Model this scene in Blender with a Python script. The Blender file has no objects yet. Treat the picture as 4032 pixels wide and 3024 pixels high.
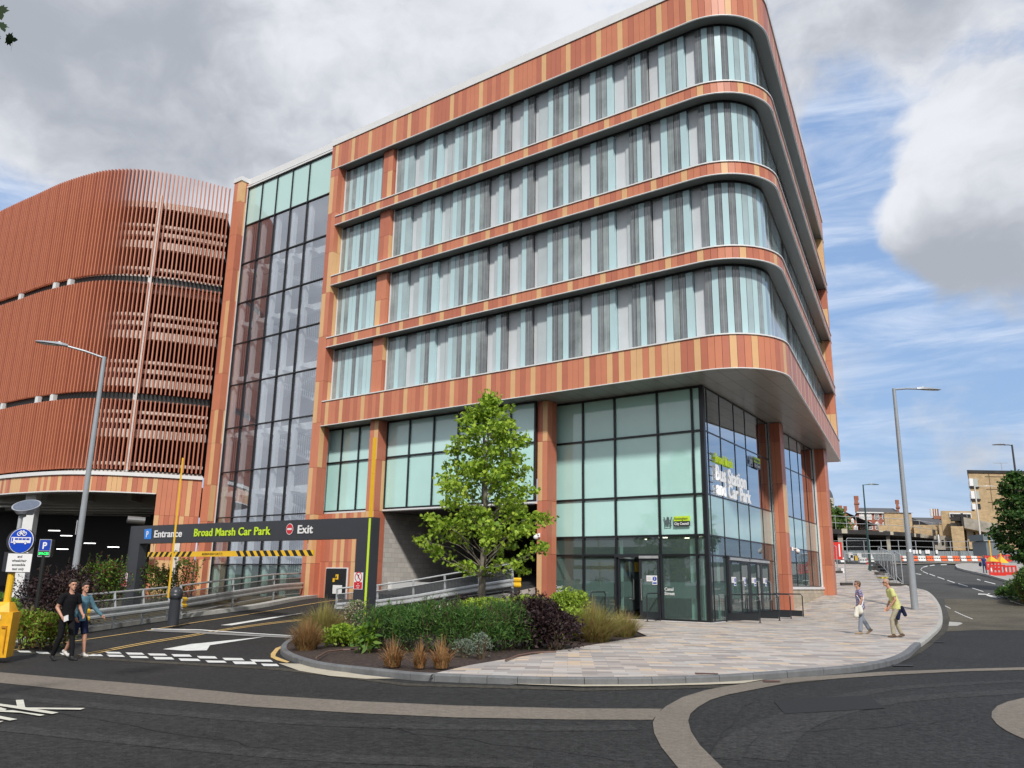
import bpy, bmesh, math, random
import numpy as np
from mathutils import Vector, Matrix
from mathutils.geometry import delaunay_2d_cdt
random.seed(7)
sc = bpy.context.scene
R = math.radians
# ---------------------------------------------------------------- camera
EYE = 1.5
FPX = 3213.18
PIT, ROL = R(13.5373), R(0.92477)
cp, sp = math.cos(PIT), math.sin(PIT)
FW = np.array([0, cp, sp]); _u = np.array([0, -sp, cp]); _r = np.array([1., 0, 0])
cr, sr = math.cos(ROL), math.sin(ROL)
RT = cr*_r + sr*_u; UP = -sr*_r + cr*_u
cam = bpy.data.cameras.new("camera"); camo = bpy.data.objects.new("camera", cam); sc.collection.objects.link(camo)
camo.matrix_world = Matrix(((RT[0], UP[0], -FW[0], 0), (RT[1], UP[1], -FW[1], 0), (RT[2], UP[2], -FW[2], EYE), (0, 0, 0, 1)))
cam.sensor_width = 36; cam.lens = FPX/4032*36; cam.clip_start = 0.1; cam.clip_end = 5000
sc.camera = camo
sc.view_settings.view_transform = 'Standard'; sc.view_settings.look = 'None'; sc.view_settings.exposure = 0.10; sc.view_settings.gamma = 1
sc.cycles.max_bounces = 6; sc.cycles.transparent_max_bounces = 12; sc.cycles.glossy_bounces = 3; sc.cycles.transmission_bounces = 4
sc.cycles.caustics_reflective = False; sc.cycles.caustics_refractive = False
O3 = np.array([0, 0, EYE])
def ray(x, y): return (x-2016)/FPX*RT - (y-1512)/FPX*UP + FW
def at_y(x, y, Y): d = ray(x, y); return O3 + d*(Y/d[1])
def at_z(x, y, z): d = ray(x, y); return O3 + d*((z-EYE)/d[2])
# ---------------------------------------------------------------- sky
SUN_EL, SUN_AZ = R(42), R(176)      # azimuth from +Y clockwise: the sun stands behind the viewer
sun_dir = np.array([math.cos(SUN_EL)*math.sin(SUN_AZ), math.cos(SUN_EL)*math.cos(SUN_AZ), math.sin(SUN_EL)])
w = bpy.data.worlds.new("World"); sc.world = w; w.use_nodes = True
nt = w.node_tree; N = nt.nodes; Lk = nt.links; N.clear()
def nd(t, **k):
    n = N.new(t)
    for a, b in k.items(): setattr(n, a, b)
    return n
def mth(op, a, b=None, c=None, clamp=False):
    n = nd('ShaderNodeMath', operation=op); n.use_clamp = clamp
    for i, v in enumerate((a, b, c)):
        if v is None: continue
        if isinstance(v, (int, float)): n.inputs[i].default_value = v
        else: Lk.new(v, n.inputs[i])
    return n.outputs[0]
tc = nd('ShaderNodeTexCoord')
D = tc.outputs['Generated']
def noise(scale, det, rough, vec=None, stretch=(1, 1, 1), loc=(0, 0, 0), dist=0):
    m = nd('ShaderNodeMapping'); m.inputs['Scale'].default_value = stretch; m.inputs['Location'].default_value = loc
    Lk.new(vec or D, m.inputs[0])
    n = nd('ShaderNodeTexNoise'); n.inputs['Scale'].default_value = scale; n.inputs['Detail'].default_value = det
    n.inputs['Roughness'].default_value = rough; n.inputs['Distortion'].default_value = dist
    Lk.new(m.outputs[0], n.inputs['Vector']); return n
warp = noise(4, 4, .6)
vsub = nd('ShaderNodeVectorMath', operation='SUBTRACT'); Lk.new(warp.outputs['Color'], vsub.inputs[0]); vsub.inputs[1].default_value = (.5, .5, .5)
vsc = nd('ShaderNodeVectorMath', operation='SCALE'); Lk.new(vsub.outputs[0], vsc.inputs[0]); vsc.inputs['Scale'].default_value = .13
vad = nd('ShaderNodeVectorMath', operation='ADD'); Lk.new(D, vad.inputs[0]); Lk.new(vsc.outputs[0], vad.inputs[1])
vno = nd('ShaderNodeVectorMath', operation='NORMALIZE'); Lk.new(vad.outputs[0], vno.inputs[0]); DW = vno.outputs[0]
def blob(px, py, deg, amp):
    d = ray(px*1.8228, py*1.8228); d = d/np.linalg.norm(d)
    n = nd('ShaderNodeVectorMath', operation='DISTANCE'); Lk.new(DW, n.inputs[0]); n.inputs[1].default_value = tuple(d)
    m = nd('ShaderNodeMapRange', interpolation_type='SMOOTHSTEP'); Lk.new(n.outputs['Value'], m.inputs[0])
    m.inputs[1].default_value = R(deg)*1.25; m.inputs[2].default_value = 0.0; m.inputs[3].default_value = 0; m.inputs[4].default_value = amp*1.15
    return m.outputs[0]
def add_all(l):
    s = l[0]
    for x in l[1:]: s = mth('ADD', s, x)
    return s
n1 = noise(4.2, 8, .55, stretch=(1, 1, 1.8), loc=(3.1, 0, 1.7)).outputs['Fac']
n2 = noise(4.6, 9, .56, stretch=(1, 1, 1.6), loc=(7.3, 2, .4), vec=DW).outputs['Fac']
n3 = noise(3.4, 8, .60, stretch=(1.3, 1, 7.5), loc=(1.3, 5, 2.2), dist=.5).outputs['Fac']
n4 = noise(14, 6, .6, stretch=(1, 1, 1.3), loc=(2.2, 1, .9), vec=DW).outputs['Fac']
def cen(n, a): return mth('MULTIPLY', mth('SUBTRACT', n, .5), a)
sy = nd('ShaderNodeSeparateXYZ'); Lk.new(D, sy.inputs[0])
def ramp(v, a, b, c):
    m_ = nd('ShaderNodeMapRange', interpolation_type='SMOOTHSTEP'); Lk.new(v, m_.inputs[0]); m_.inputs[1].default_value = a; m_.inputs[2].default_value = b; m_.inputs[3].default_value = 0; m_.inputs[4].default_value = c; return m_.outputs[0]
# cover: 0 clear .. 1 cloud
cov = add_all([cen(n1, 1.5), cen(n4, .8), blob(350, 80, 24, .8), blob(900, 100, 26, .75), blob(1750, 20, 12, .35), blob(1850, 330, 6, -.22), blob(1790, 620, 6, -.3), blob(2150, 310, 5.0, .95), blob(2060, 480, 4.3, .85), blob(2160, 540, 5.0, .8), blob(1950, 480, 2.8, .4), blob(2060, 10, 7, .28),
               blob(40, 400, 5, -.55), blob(480, 350, 4, -.25), ramp(sy.outputs[1], .35, -.3, .6), ramp(sy.outputs[0], -.52, -.8, .6)])  # the ramps add unseen cloud behind and left to brighten reflections
m = nd('ShaderNodeMapRange', interpolation_type='SMOOTHSTEP'); Lk.new(cov, m.inputs[0]); m.inputs[1].default_value = .02; m.inputs[2].default_value = .52
covs = m.outputs[0]
m = nd('ShaderNodeMapRange', interpolation_type='SMOOTHSTEP'); Lk.new(n3, m.inputs[0]); m.inputs[1].default_value = .38; m.inputs[2].default_value = .74; m.inputs[4].default_value = .85
cirrus = m.outputs[0]
shade = add_all([mth('ADD', cen(n2, 2.8), .57), cen(n4, .95), blob(2100, 250, 5.0, .42), blob(2150, 400, 4, .2), blob(1920, 455, 3.2, .35), blob(2060, 590, 6.5, -.55), blob(1980, 560, 4, -.2), blob(200, 170, 12, -.22), blob(560, 170, 9, -.12), blob(620, 30, 9, .25), blob(1150, 60, 12, .35), blob(60, 120, 8, -.1), blob(1900, 90, 8, .1), blob(2080, 20, 6, -.1)])
m = nd('ShaderNodeMapRange', interpolation_type='SMOOTHSTEP'); Lk.new(shade, m.inputs[0]); m.inputs[1].default_value = -.15; m.inputs[2].default_value = 1.25
shd = m.outputs[0]
STR = .1
def mixc(f, a, b):
    n = nd('ShaderNodeMix', data_type='RGBA')
    if isinstance(f, float): n.inputs[0].default_value = f
    else: Lk.new(f, n.inputs[0])
    for i, v in ((6, a), (7, b)):
        if isinstance(v, tuple): n.inputs[i].default_value = (*v, 1)
        else: Lk.new(v, n.inputs[i])
    return n.outputs[2]
k = 1/STR
cloudc = mixc(shd, (.40*k, .43*k, .485*k), (.78*k, .80*k, .85*k))
sky = nd('ShaderNodeTexSky', sky_type='NISHITA'); sky.sun_disc = False; sky.sun_elevation = SUN_EL; sky.sun_rotation = SUN_AZ
sky.air_density = 1.3; sky.dust_density = 1.6; sky.ozone_density = 2.2
skyb = mixc(.6, sky.outputs[0], (.32*k, .50*k, .86*k))
col = mixc(cirrus, skyb, (.70*k, .78*k, .92*k))
col = mixc(covs, col, cloudc)
bg = nd('ShaderNodeBackground'); bg.inputs['Strength'].default_value = STR; Lk.new(col, bg.inputs['Color'])
wo = nd('ShaderNodeOutputWorld'); Lk.new(bg.outputs[0], wo.inputs[0])
sl = bpy.data.lights.new("sun", 'SUN'); sl.energy = 3.2; sl.angle = R(3.5); sl.color = (1, .955, .89)
so = bpy.data.objects.new("sun", sl); sc.collection.objects.link(so)
so.rotation_euler = Vector(sun_dir).to_track_quat('Z', 'Y').to_euler(); so.location = (0, -20, 60)
# ---------------------------------------------------------------- materials
MATS = {}
def mat(name, col, rough=.6, metal=0, var=0.0, scale=6, bump=0, bscale=60, spec=.5, coat=0, emit=None, alpha=None, trans=0):
    if name in MATS: return MATS[name]
    m = bpy.data.materials.new(name); m.use_nodes = True; t = m.node_tree; b = t.nodes['Principled BSDF']
    b.inputs['Base Color'].default_value = (*col, 1); b.inputs['Roughness'].default_value = rough; b.inputs['Metallic'].default_value = metal
    b.inputs['Specular IOR Level'].default_value = spec; b.inputs['Coat Weight'].default_value = coat; b.inputs['Coat Roughness'].default_value = .03
    b.inputs['Transmission Weight'].default_value = trans
    tcn = t.nodes.new('ShaderNodeTexCoord')
    if var > 0:
        n = t.nodes.new('ShaderNodeTexNoise'); n.inputs['Scale'].default_value = scale; n.inputs['Detail'].default_value = 6; n.inputs['Roughness'].default_value = .65
        t.links.new(tcn.outputs['Object'], n.inputs['Vector'])
        mr = t.nodes.new('ShaderNodeMapRange'); mr.inputs[1].default_value = .3; mr.inputs[2].default_value = .7
        mr.inputs[3].default_value = 1-var; mr.inputs[4].default_value = 1+var; t.links.new(n.outputs['Fac'], mr.inputs[0])
        mx = t.nodes.new('ShaderNodeVectorMath'); mx.operation = 'SCALE'; mx.inputs[0].default_value = col; t.links.new(mr.outputs[0], mx.inputs['Scale'])
        t.links.new(mx.outputs[0], b.inputs['Base Color'])
    if bump > 0:
        n = t.nodes.new('ShaderNodeTexNoise'); n.inputs['Scale'].default_value = bscale; n.inputs['Detail'].default_value = 4
        t.links.new(tcn.outputs['Object'], n.inputs['Vector'])
        bp = t.nodes.new('ShaderNodeBump'); bp.inputs['Strength'].default_value = bump; bp.inputs['Distance'].default_value = .02
        t.links.new(n.outputs['Fac'], bp.inputs['Height']); t.links.new(bp.outputs[0], b.inputs['Normal'])
    if emit:
        b.inputs['Emission Color'].default_value = (*emit[0], 1); b.inputs['Emission Strength'].default_value = emit[1]
    MATS[name] = m; return m
def leafmat(name, c1, c2, tr=.35):
    if name in MATS: return MATS[name]
    m = bpy.data.materials.new(name); m.use_nodes = True; t = m.node_tree; b = t.nodes['Principled BSDF']; o = t.nodes['Material Output']
    g = t.nodes.new('ShaderNodeNewGeometry'); rmp = t.nodes.new('ShaderNodeMix'); rmp.data_type = 'RGBA'
    rmp.inputs[6].default_value = (*c1, 1); rmp.inputs[7].default_value = (*c2, 1); t.links.new(g.outputs['Random Per Island'], rmp.inputs[0])
    t.links.new(rmp.outputs[2], b.inputs['Base Color']); b.inputs['Roughness'].default_value = .55; b.inputs['Specular IOR Level'].default_value = .3
    tl = t.nodes.new('ShaderNodeBsdfTranslucent'); t.links.new(rmp.outputs[2], tl.inputs[0])
    ms = t.nodes.new('ShaderNodeMixShader'); ms.inputs[0].default_value = tr
    t.links.new(b.outputs[0], ms.inputs[1]); t.links.new(tl.outputs[0], ms.inputs[2]); t.links.new(ms.outputs[0], o.inputs[0])
    MATS[name] = m; return m
def glassmat(name, tint, refl, rough=.0, wave=0, wscale=1.2, light_veil=None):
    """clear window glass: sky-reflecting coat over see-through tinted pane"""
    if name in MATS: return MATS[name]
    m = bpy.data.materials.new(name); m.use_nodes = True; t = m.node_tree; t.nodes.remove(t.nodes['Principled BSDF']); o = t.nodes['Material Output']
    tr = t.nodes.new('ShaderNodeBsdfTransparent'); tr.inputs[0].default_value = (*tint, 1)
    gl = t.nodes.new('ShaderNodeBsdfGlossy'); gl.inputs['Roughness'].default_value = rough; gl.inputs[0].default_value = (.9, .95, 1, 1)
    fr = t.nodes.new('ShaderNodeFresnel'); fr.inputs[0].default_value = 1.5
    ma = t.nodes.new('ShaderNodeMath'); ma.operation = 'MULTIPLY_ADD'; ma.use_clamp = True; ma.inputs[1].default_value = 1.25; ma.inputs[2].default_value = refl
    t.links.new(fr.outputs[0], ma.inputs[0])
    ge = t.nodes.new('ShaderNodeNewGeometry'); fb = t.nodes.new('ShaderNodeMath'); fb.operation = 'SUBTRACT'; fb.inputs[0].default_value = 1; t.links.new(ge.outputs['Backfacing'], fb.inputs[1])
    mk = t.nodes.new('ShaderNodeMath'); mk.operation = 'MULTIPLY'; t.links.new(ma.outputs[0], mk.inputs[0]); t.links.new(fb.outputs[0], mk.inputs[1]); ma = mk
    if light_veil:  # pale diffuse haze painted into the pane to brighten it
        df = t.nodes.new('ShaderNodeBsdfDiffuse'); df.inputs[0].default_value = (*light_veil[0], 1); v_ = t.nodes.new('ShaderNodeMixShader'); v_.inputs[0].default_value = light_veil[1]; t.links.new(tr.outputs[0], v_.inputs[1]); t.links.new(df.outputs[0], v_.inputs[2]); tr = v_
    ms = t.nodes.new('ShaderNodeMixShader'); t.links.new(ma.outputs[0], ms.inputs[0]); t.links.new(tr.outputs[0], ms.inputs[1]); t.links.new(gl.outputs[0], ms.inputs[2])
    t.links.new(ms.outputs[0], o.inputs[0])
    if wave:
        tcn = t.nodes.new('ShaderNodeTexCoord'); n = t.nodes.new('ShaderNodeTexNoise'); n.inputs['Scale'].default_value = wscale; n.inputs['Detail'].default_value = 1
        t.links.new(tcn.outputs['Object'], n.inputs['Vector']); bp = t.nodes.new('ShaderNodeBump'); bp.inputs['Strength'].default_value = wave; bp.inputs['Distance'].default_value = .05
        t.links.new(n.outputs['Fac'], bp.inputs['Height']); t.links.new(bp.outputs[0], gl.inputs['Normal']); t.links.new(bp.outputs[0], fr.inputs['Normal'])
    MATS[name] = m; return m
def asphalt(name, c, patch=.15, amp=1.0):
    if name in MATS: return MATS[name]
    m = bpy.data.materials.new(name); m.use_nodes = True; t = m.node_tree; b = t.nodes['Principled BSDF']; b.inputs['Roughness'].default_value = .8; b.inputs['Specular IOR Level'].default_value = .22
    tcn = t.nodes.new('ShaderNodeTexCoord')
    def nz(s, d, r=.6):
        n = t.nodes.new('ShaderNodeTexNoise'); n.inputs['Scale'].default_value = s; n.inputs['Detail'].default_value = d; n.inputs['Roughness'].default_value = r
        t.links.new(tcn.outputs['Object'], n.inputs['Vector']); return n.outputs['Fac']
    def mr(f, a, b_, c_, d_):
        n = t.nodes.new('ShaderNodeMapRange'); t.links.new(f, n.inputs[0])
        for i, v in enumerate((a, b_, c_, d_)): n.inputs[i+1].default_value = v
        return n.outputs[0]
    def mul(a, b_):
        n = t.nodes.new('ShaderNodeMath'); n.operation = 'MULTIPLY'; t.links.new(a, n.inputs[0]); t.links.new(b_, n.inputs[1]); return n.outputs[0]
    f = mul(mr(nz(11, 6, .9), .36, .64, 1-.65*amp, 1+.8*amp), mr(nz(.35, 5), .3, .7, 1-patch, 1+patch))
    f = mul(f, mr(nz(45, 3, .8), .3, .7, 1-.5*amp, 1+.6*amp))
    v = t.nodes.new('ShaderNodeVectorMath'); v.operation = 'SCALE'; v.inputs[0].default_value = c; t.links.new(f, v.inputs['Scale']); t.links.new(v.outputs[0], b.inputs['Base Color'])
    bp = t.nodes.new('ShaderNodeBump'); bp.inputs['Strength'].default_value = .8; bp.inputs['Distance'].default_value = .02; t.links.new(nz(28, 4, .85), bp.inputs['Height']); t.links.new(bp.outputs[0], b.inputs['Normal'])
    MATS[name] = m; return m
def brickmat(name, cols, bw, bh, mortar, ms, rot=0, rough=.8, offs=.5, horiz=False, bump=.2, face=None, dirt=.12):
    """blocks, slabs or bricks with a random colour each; face = angle (about Z) of a wall plane, None = ground"""
    if name in MATS: return MATS[name]
    m = bpy.data.materials.new(name); m.use_nodes = True; t = m.node_tree; b = t.nodes['Principled BSDF']; b.inputs['Roughness'].default_value = rough
    tcn = t.nodes.new('ShaderNodeTexCoord'); mp = t.nodes.new('ShaderNodeMapping'); mp.vector_type = 'TEXTURE'
    if face is not None: mp.inputs['Rotation'].default_value = (R(90), 0, face)
    else: mp.inputs['Rotation'].default_value = (0, 0, rot)
    t.links.new(tcn.outputs['Object'], mp.inputs[0])
    br = t.nodes.new('ShaderNodeTexBrick'); br.offset = offs; br.inputs['Color1'].default_value = (0, 0, 0, 1); br.inputs['Color2'].default_value = (1, 1, 1, 1); br.inputs['Mortar'].default_value = (.5, .5, .5, 1)
    br.inputs['Scale'].default_value = 1; br.inputs['Mortar Size'].default_value = ms; br.inputs['Brick Width'].default_value = bw; br.inputs['Row Height'].default_value = bh; br.inputs['Bias'].default_value = 0
    t.links.new(mp.outputs[0], br.inputs['Vector'])
    cr_ = t.nodes.new('ShaderNodeValToRGB'); cr_.color_ramp.interpolation = 'CONSTANT'
    e = cr_.color_ramp.elements
    while len(e) < len(cols): e.new(.5)
    for i, c in enumerate(cols): e[i].position = (i/len(cols)); e[i].color = (*c, 1)
    t.links.new(br.outputs['Color'], cr_.inputs[0])
    mx = t.nodes.new('ShaderNodeMix'); mx.data_type = 'RGBA'; t.links.new(br.outputs['Fac'], mx.inputs[0]); t.links.new(cr_.outputs[0], mx.inputs[6]); mx.inputs[7].default_value = (*mortar, 1)
    n = t.nodes.new('ShaderNodeTexNoise'); n.inputs['Scale'].default_value = 1.3; n.inputs['Detail'].default_value = 8; n.inputs['Roughness'].default_value = .7; t.links.new(tcn.outputs['Object'], n.inputs['Vector'])
    r_ = t.nodes.new('ShaderNodeMapRange'); t.links.new(n.outputs['Fac'], r_.inputs[0]); r_.inputs[1].default_value = .3; r_.inputs[2].default_value = .7; r_.inputs[3].default_value = 1-dirt; r_.inputs[4].default_value = 1+dirt
    vs = t.nodes.new('ShaderNodeVectorMath'); vs.operation = 'SCALE'; t.links.new(mx.outputs[2], vs.inputs[0]); t.links.new(r_.outputs[0], vs.inputs['Scale']); t.links.new(vs.outputs[0], b.inputs['Base Color'])
    MATS[name] = m; return m
M_A = mat('terracotta_orange', (.60, .225, .130), .42, var=.05, scale=1.5, spec=.35)
M_B = mat('terracotta_red', (.50, .170, .105), .42, var=.05, scale=1.5, spec=.35)
M_T = mat('terracotta_tan', (.72, .44, .22), .42, var=.05, scale=1.5, spec=.35)
M_BK = mat('joint_dark', (.06, .025, .018), .9)
M_WH = mat('white_trim', (.75, .76, .76), .45, var=.04, scale=3)
M_FR = mat('frame_black', (.012, .013, .016), .35, var=.1)
M_SOF = mat('soffit_grey', (.14, .15, .145), .35, var=.04)
M_STL = mat('galvanised', (.46, .48, .49), .45, .35, var=.15, scale=5, spec=.5)
M_POLE = mat('pole_grey', (.36, .39, .42), .4, .3, var=.06, scale=4)
M_DK = mat('anthracite', (.035, .038, .046), .38, var=.06, scale=2)
M_CONC = mat('concrete', (.50, .48, .44), .8, var=.12, scale=3, bump=.2)
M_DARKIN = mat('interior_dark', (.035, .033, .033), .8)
M_YEL = mat('yellow_paint', (.85, .50, .02), .4, var=.06)
M_LIME = mat('lime_paint', (.58, .80, .03), .45)
M_WP = mat('white_paint', (.82, .82, .82), .5)
M_BLUE = mat('sign_blue', (.01, .055, .42), .4)
M_RED = mat('sign_red', (.60, .02, .03), .4)
M_BLK = mat('black_paint', (.01, .01, .01), .5)
# ---------------------------------------------------------------- objects
def link(o): sc.collection.objects.link(o); return o
def tag(o, label=None, cat=None, group=None, kind=None):
    if label: o['label'] = label
    if cat: o['category'] = cat
    if group: o['group'] = group
    if kind: o['kind'] = kind
    return o
def empty(name, loc, label, cat, group=None, rz=0):
    o = bpy.data.objects.new(name, None); o.empty_display_size = .3; o.location = loc; o.rotation_euler = (0, 0, rz); link(o)
    return tag(o, label, cat, group)
class MB:
    def __init__(s): s.v = []; s.f = []; s.m = []; s.mats = []
    def mi(s, m):
        if m not in s.mats: s.mats.append(m)
        return s.mats.index(m)
    def poly(s, pts, m):
        b = len(s.v); s.v += [tuple(map(float, p)) for p in pts]; s.f.append(tuple(range(b, b+len(pts)))); s.m.append(s.mi(m))
    def raw(s, vs, fs, m):
        b = len(s.v); s.v += [tuple(map(float, p)) for p in vs]; k = s.mi(m)
        for f in fs: s.f.append(tuple(b+i for i in f)); s.m.append(k)
    def box(s, o, ax, ay, az, m):
        o, ax, ay, az = [np.array(q, float) for q in (o, ax, ay, az)]
        if np.dot(np.cross(ax, ay), az) < 0: ax, ay = ay, ax
        v = [o, o+ax, o+ax+ay, o+ay, o+az, o+ax+az, o+ax+ay+az, o+ay+az]
        s.raw(v, [(0, 3, 2, 1), (4, 5, 6, 7), (0, 1, 5, 4), (1, 2, 6, 5), (2, 3, 7, 6), (3, 0, 4, 7)], m)
    def bx(s, x0, x1, y0, y1, z0, z1, m): s.box((x0, y0, z0), (x1-x0, 0, 0), (0, y1-y0, 0), (0, 0, z1-z0), m)
    def prism(s, p2, z0, z1, m, mt=None):
        n = len(p2); a = sum(p2[i][0]*p2[(i+1) % n][1]-p2[(i+1) % n][0]*p2[i][1] for i in range(n))
        if a < 0: p2 = p2[::-1]
        f0 = (lambda i: z0[i]) if hasattr(z0, '__len__') else (lambda i: z0)
        v = [(p[0], p[1], f0(i)) for i, p in enumerate(p2)] + [(p[0], p[1], z1) for p in p2]
        s.raw(v, [tuple(range(n-1, -1, -1))] + [(i, (i+1) % n, n+(i+1) % n, n+i) for i in range(n)], m)
        s.raw(v, [tuple(range(n, 2*n))], mt or m)
    def tube(s, pts, rad, m, n=8, cap=True, sx=1, sy=1):
        pts = [np.array(p, float) for p in pts]; K = len(pts)
        rad = list(rad) if hasattr(rad, '__len__') else [rad]*K
        t0 = pts[1]-pts[0]; t0 /= np.linalg.norm(t0)+1e-9
        ref = np.array([0, 0, 1.]) if abs(t0[2]) < .9 else np.array([1., 0, 0])
        a = np.cross(t0, ref); a /= np.linalg.norm(a); vs = []
        for i in range(K):
            t = pts[min(i+1, K-1)]-pts[max(i-1, 0)]; t /= np.linalg.norm(t)+1e-9
            a = a-t*np.dot(a, t); a /= np.linalg.norm(a)+1e-9; b = np.cross(t, a)
            for j in range(n):
                an = 2*math.pi*j/n; vs.append(pts[i]+rad[i]*(sx*math.cos(an)*a+sy*math.sin(an)*b))
        fs = [(i*n+j, i*n+(j+1) % n, (i+1)*n+(j+1) % n, (i+1)*n+j) for i in range(K-1) for j in range(n)]
        if cap: fs += [tuple(range(n-1, -1, -1)), tuple((K-1)*n+j for j in range(n))]
        s.raw(vs, fs, m)
    def ball(s, c, r, m, n=8, k=6):
        r = r if hasattr(r, '__len__') else (r, r, r); vs = []; fs = []
        for i in range(k+1):
            th = math.pi*i/k
            for j in range(n):
                ph = 2*math.pi*j/n; vs.append((c[0]+r[0]*math.sin(th)*math.cos(ph), c[1]+r[1]*math.sin(th)*math.sin(ph), c[2]+r[2]*math.cos(th)))
        for i in range(k):
            for j in range(n): fs.append((i*n+j, (i+1)*n+j, (i+1)*n+(j+1) % n, i*n+(j+1) % n))
        s.raw(vs, fs, m)
    def build(s, name, parent=None, smooth=False, label=None):
        me = bpy.data.meshes.new(name); v = s.v
        if parent is not None and parent.type == 'EMPTY' or parent is not None:
            L = WL(parent); v = [(a-L[0], b-L[1], c-L[2]) for a, b, c in s.v] if not getattr(s, 'local', False) else s.v
        me.from_pydata(v, [], s.f)
        for m in s.mats: me.materials.append(m)
        me.polygons.foreach_set('material_index', s.m)
        if smooth: me.polygons.foreach_set('use_smooth', [True]*len(s.f))
        me.update(); o = bpy.data.objects.new(name, me); link(o)
        if parent is not None: o.parent = parent
        if label: o['label'] = label
        return o
def WL(o):
    x = np.zeros(3)
    while o is not None: x += np.array(o.location); o = o.parent
    return x
class LB(MB):      # built in the thing's own local frame
    local = True
def copy_tree(o, parent=None):
    c = o.copy(); sc.collection.objects.link(c); c.parent = parent
    for ch in [q for q in bpy.data.objects if q.parent == o]: copy_tree(ch, c)
    return c
_TXT = {}
def text(mb, s, o, ax, up, h, m, ext=.01, bold=.02, sx=.8, align='LEFT'):
    """flat lettering with depth: origin o, writing direction ax, up direction, capital height h"""
    key = (s, bold)
    if key not in _TXT:
        c = bpy.data.curves.new('lettering', 'FONT'); c.body = s; c.size = 1; c.offset = bold; c.extrude = .5; c.resolution_u = 3; c.space_character = 1.04
        ob = bpy.data.objects.new('lettering', c); me = bpy.data.meshes.new_from_object(ob)
        _TXT[key] = ([tuple(v.co) for v in me.vertices], [tuple(p.vertices) for p in me.polygons])
        bpy.data.objects.remove(ob); bpy.data.curves.remove(c); bpy.data.meshes.remove(me)
    vs, fs = _TXT[key]
    ax = np.array(ax, float); ax /= np.linalg.norm(ax); up = np.array(up, float); up /= np.linalg.norm(up); nn = np.cross(ax, up); k = h/.72
    xs = [v[0] for v in vs]; wd = (max(xs)-min(xs))*k*sx
    off = {'LEFT': 0, 'CENTER': -wd/2, 'RIGHT': -wd}[align]-min(xs)*k*sx
    mb.raw([np.array(o)+ax*(v[0]*k*sx+off)+up*(v[1]*k)+nn*((v[2]+.5)*ext) for v in vs], fs, m)
    return wd
# ---------------------------------------------------------------- the building's own axes
aL, aG, aU = R(36.7736), R(32.846), R(25.9187)
DL = np.array([-math.cos(aL), math.sin(aL), 0]); NL = np.array([-math.sin(aL), -math.cos(aL), 0])
DG = np.array([math.sin(aG), math.cos(aG), 0]); NG = np.array([math.cos(aG), -math.sin(aG), 0])
DU = np.array([math.sin(aU), math.cos(aU), 0]); NU = np.array([math.cos(aU), -math.sin(aU), 0])
Z1 = np.array([0, 0, 1.])
C = at_z(2802, 2466, 0)
def PL(s, off, z=0): p = C+DL*s+NL*off; p[2] = z; return p
def PG(g, off, z=0): p = C+DG*g+NG*off; p[2] = z; return p
# ---------------------------------------------------------------- terrain
CT = np.array([(0,0,-.1),(6,5,-.1),(-6,5,-.15),(-12,12,-.35),(-10.6,19.4,-.48),(-5,16,-.25),(-3.5,20,-.2),(0,13,-.12),(6,14,-.1),(12,15,-.1),(20,15,-.1),(9.9,23.3,0),(7.4,30.8,0),(3,33,0),(4.5,28,0),(13.5,23,0),
 (12.9,38.6,.15),(16.6,44.4,.75),(20.5,52,1.45),(43.5,75,2.85),(57,115,4.9),(30,115,4.9),(22,80,3.1),(90,115,5),(31,50,1.6),(62,99,4.2),(-9.5,39.5,.5),(-17.8,47,.3),(-14,30,-.1),(-25,35,-.2),(-25,15,-.6),(-40,30,-.5),(-40,0,-.6),
 (0,-30,-.2),(40,-20,0),(40,20,.1),(60,40,1),(0,60,1),(-40,60,.3),(-4,28,-.05),(0,24,-.05),(5,20,-.05),(-80,100,0),(80,-50,0),(0,-80,-.5),(120,100,5),(-90,-50,-1),(50,150,6),(0,150,5)], float)
def _phi(r2): return np.where(r2 > 1e-9, .5*r2*np.log(np.maximum(r2, 1e-9)), 0)
_n = len(CT); _A = np.zeros((_n+3, _n+3)); _d = ((CT[:, None, :2]-CT[None, :, :2])**2).sum(-1)
_A[:_n, :_n] = _phi(_d)+np.eye(_n)*.5; _A[:_n, _n] = 1; _A[:_n, _n+1:] = CT[:, :2]; _A[_n:, :_n] = _A[:_n, _n:].T
_W = np.linalg.solve(_A, np.concatenate([CT[:, 2], np.zeros(3)]))
def ZT(x, y):
    x = np.asarray(x, float); y = np.asarray(y, float)
    r2 = (x[..., None]-CT[:, 0])**2+(y[..., None]-CT[:, 1])**2
    z = _phi(r2)@_W[:_n]+_W[_n]+_W[_n+1]*x+_W[_n+2]*y
    d = np.hypot(x-10, y-40); t = np.clip((d-120)/120, 0, 1); t = t*t*(3-2*t)
    far = np.clip(y/25, -3, 6)
    return z*(1-t)+far*t
def G(x, y, dz=0, dmax=160):
    """point of the ground seen at photo pixel x, y (dz above it)"""
    d = ray(x, y); ts = np.concatenate([np.arange(3, 60, .1), np.arange(60, dmax, .5)])/d[1]
    P = O3+ts[:, None]*d; h = P[:, 2]-ZT(P[:, 0], P[:, 1])-dz; i = np.argmax(h < 0)
    if h.min() >= 0: return P[-1]
    a, b = ts[i-1], ts[i]; f = h[i-1]/(h[i-1]-h[i]+1e-12); q = O3+d*(a+(b-a)*f); return q
def Gd(x, y, dz=0): return G(x*1.8228, y*1.8228, dz)
def zt(p): return float(ZT(p[0], p[1]))
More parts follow.
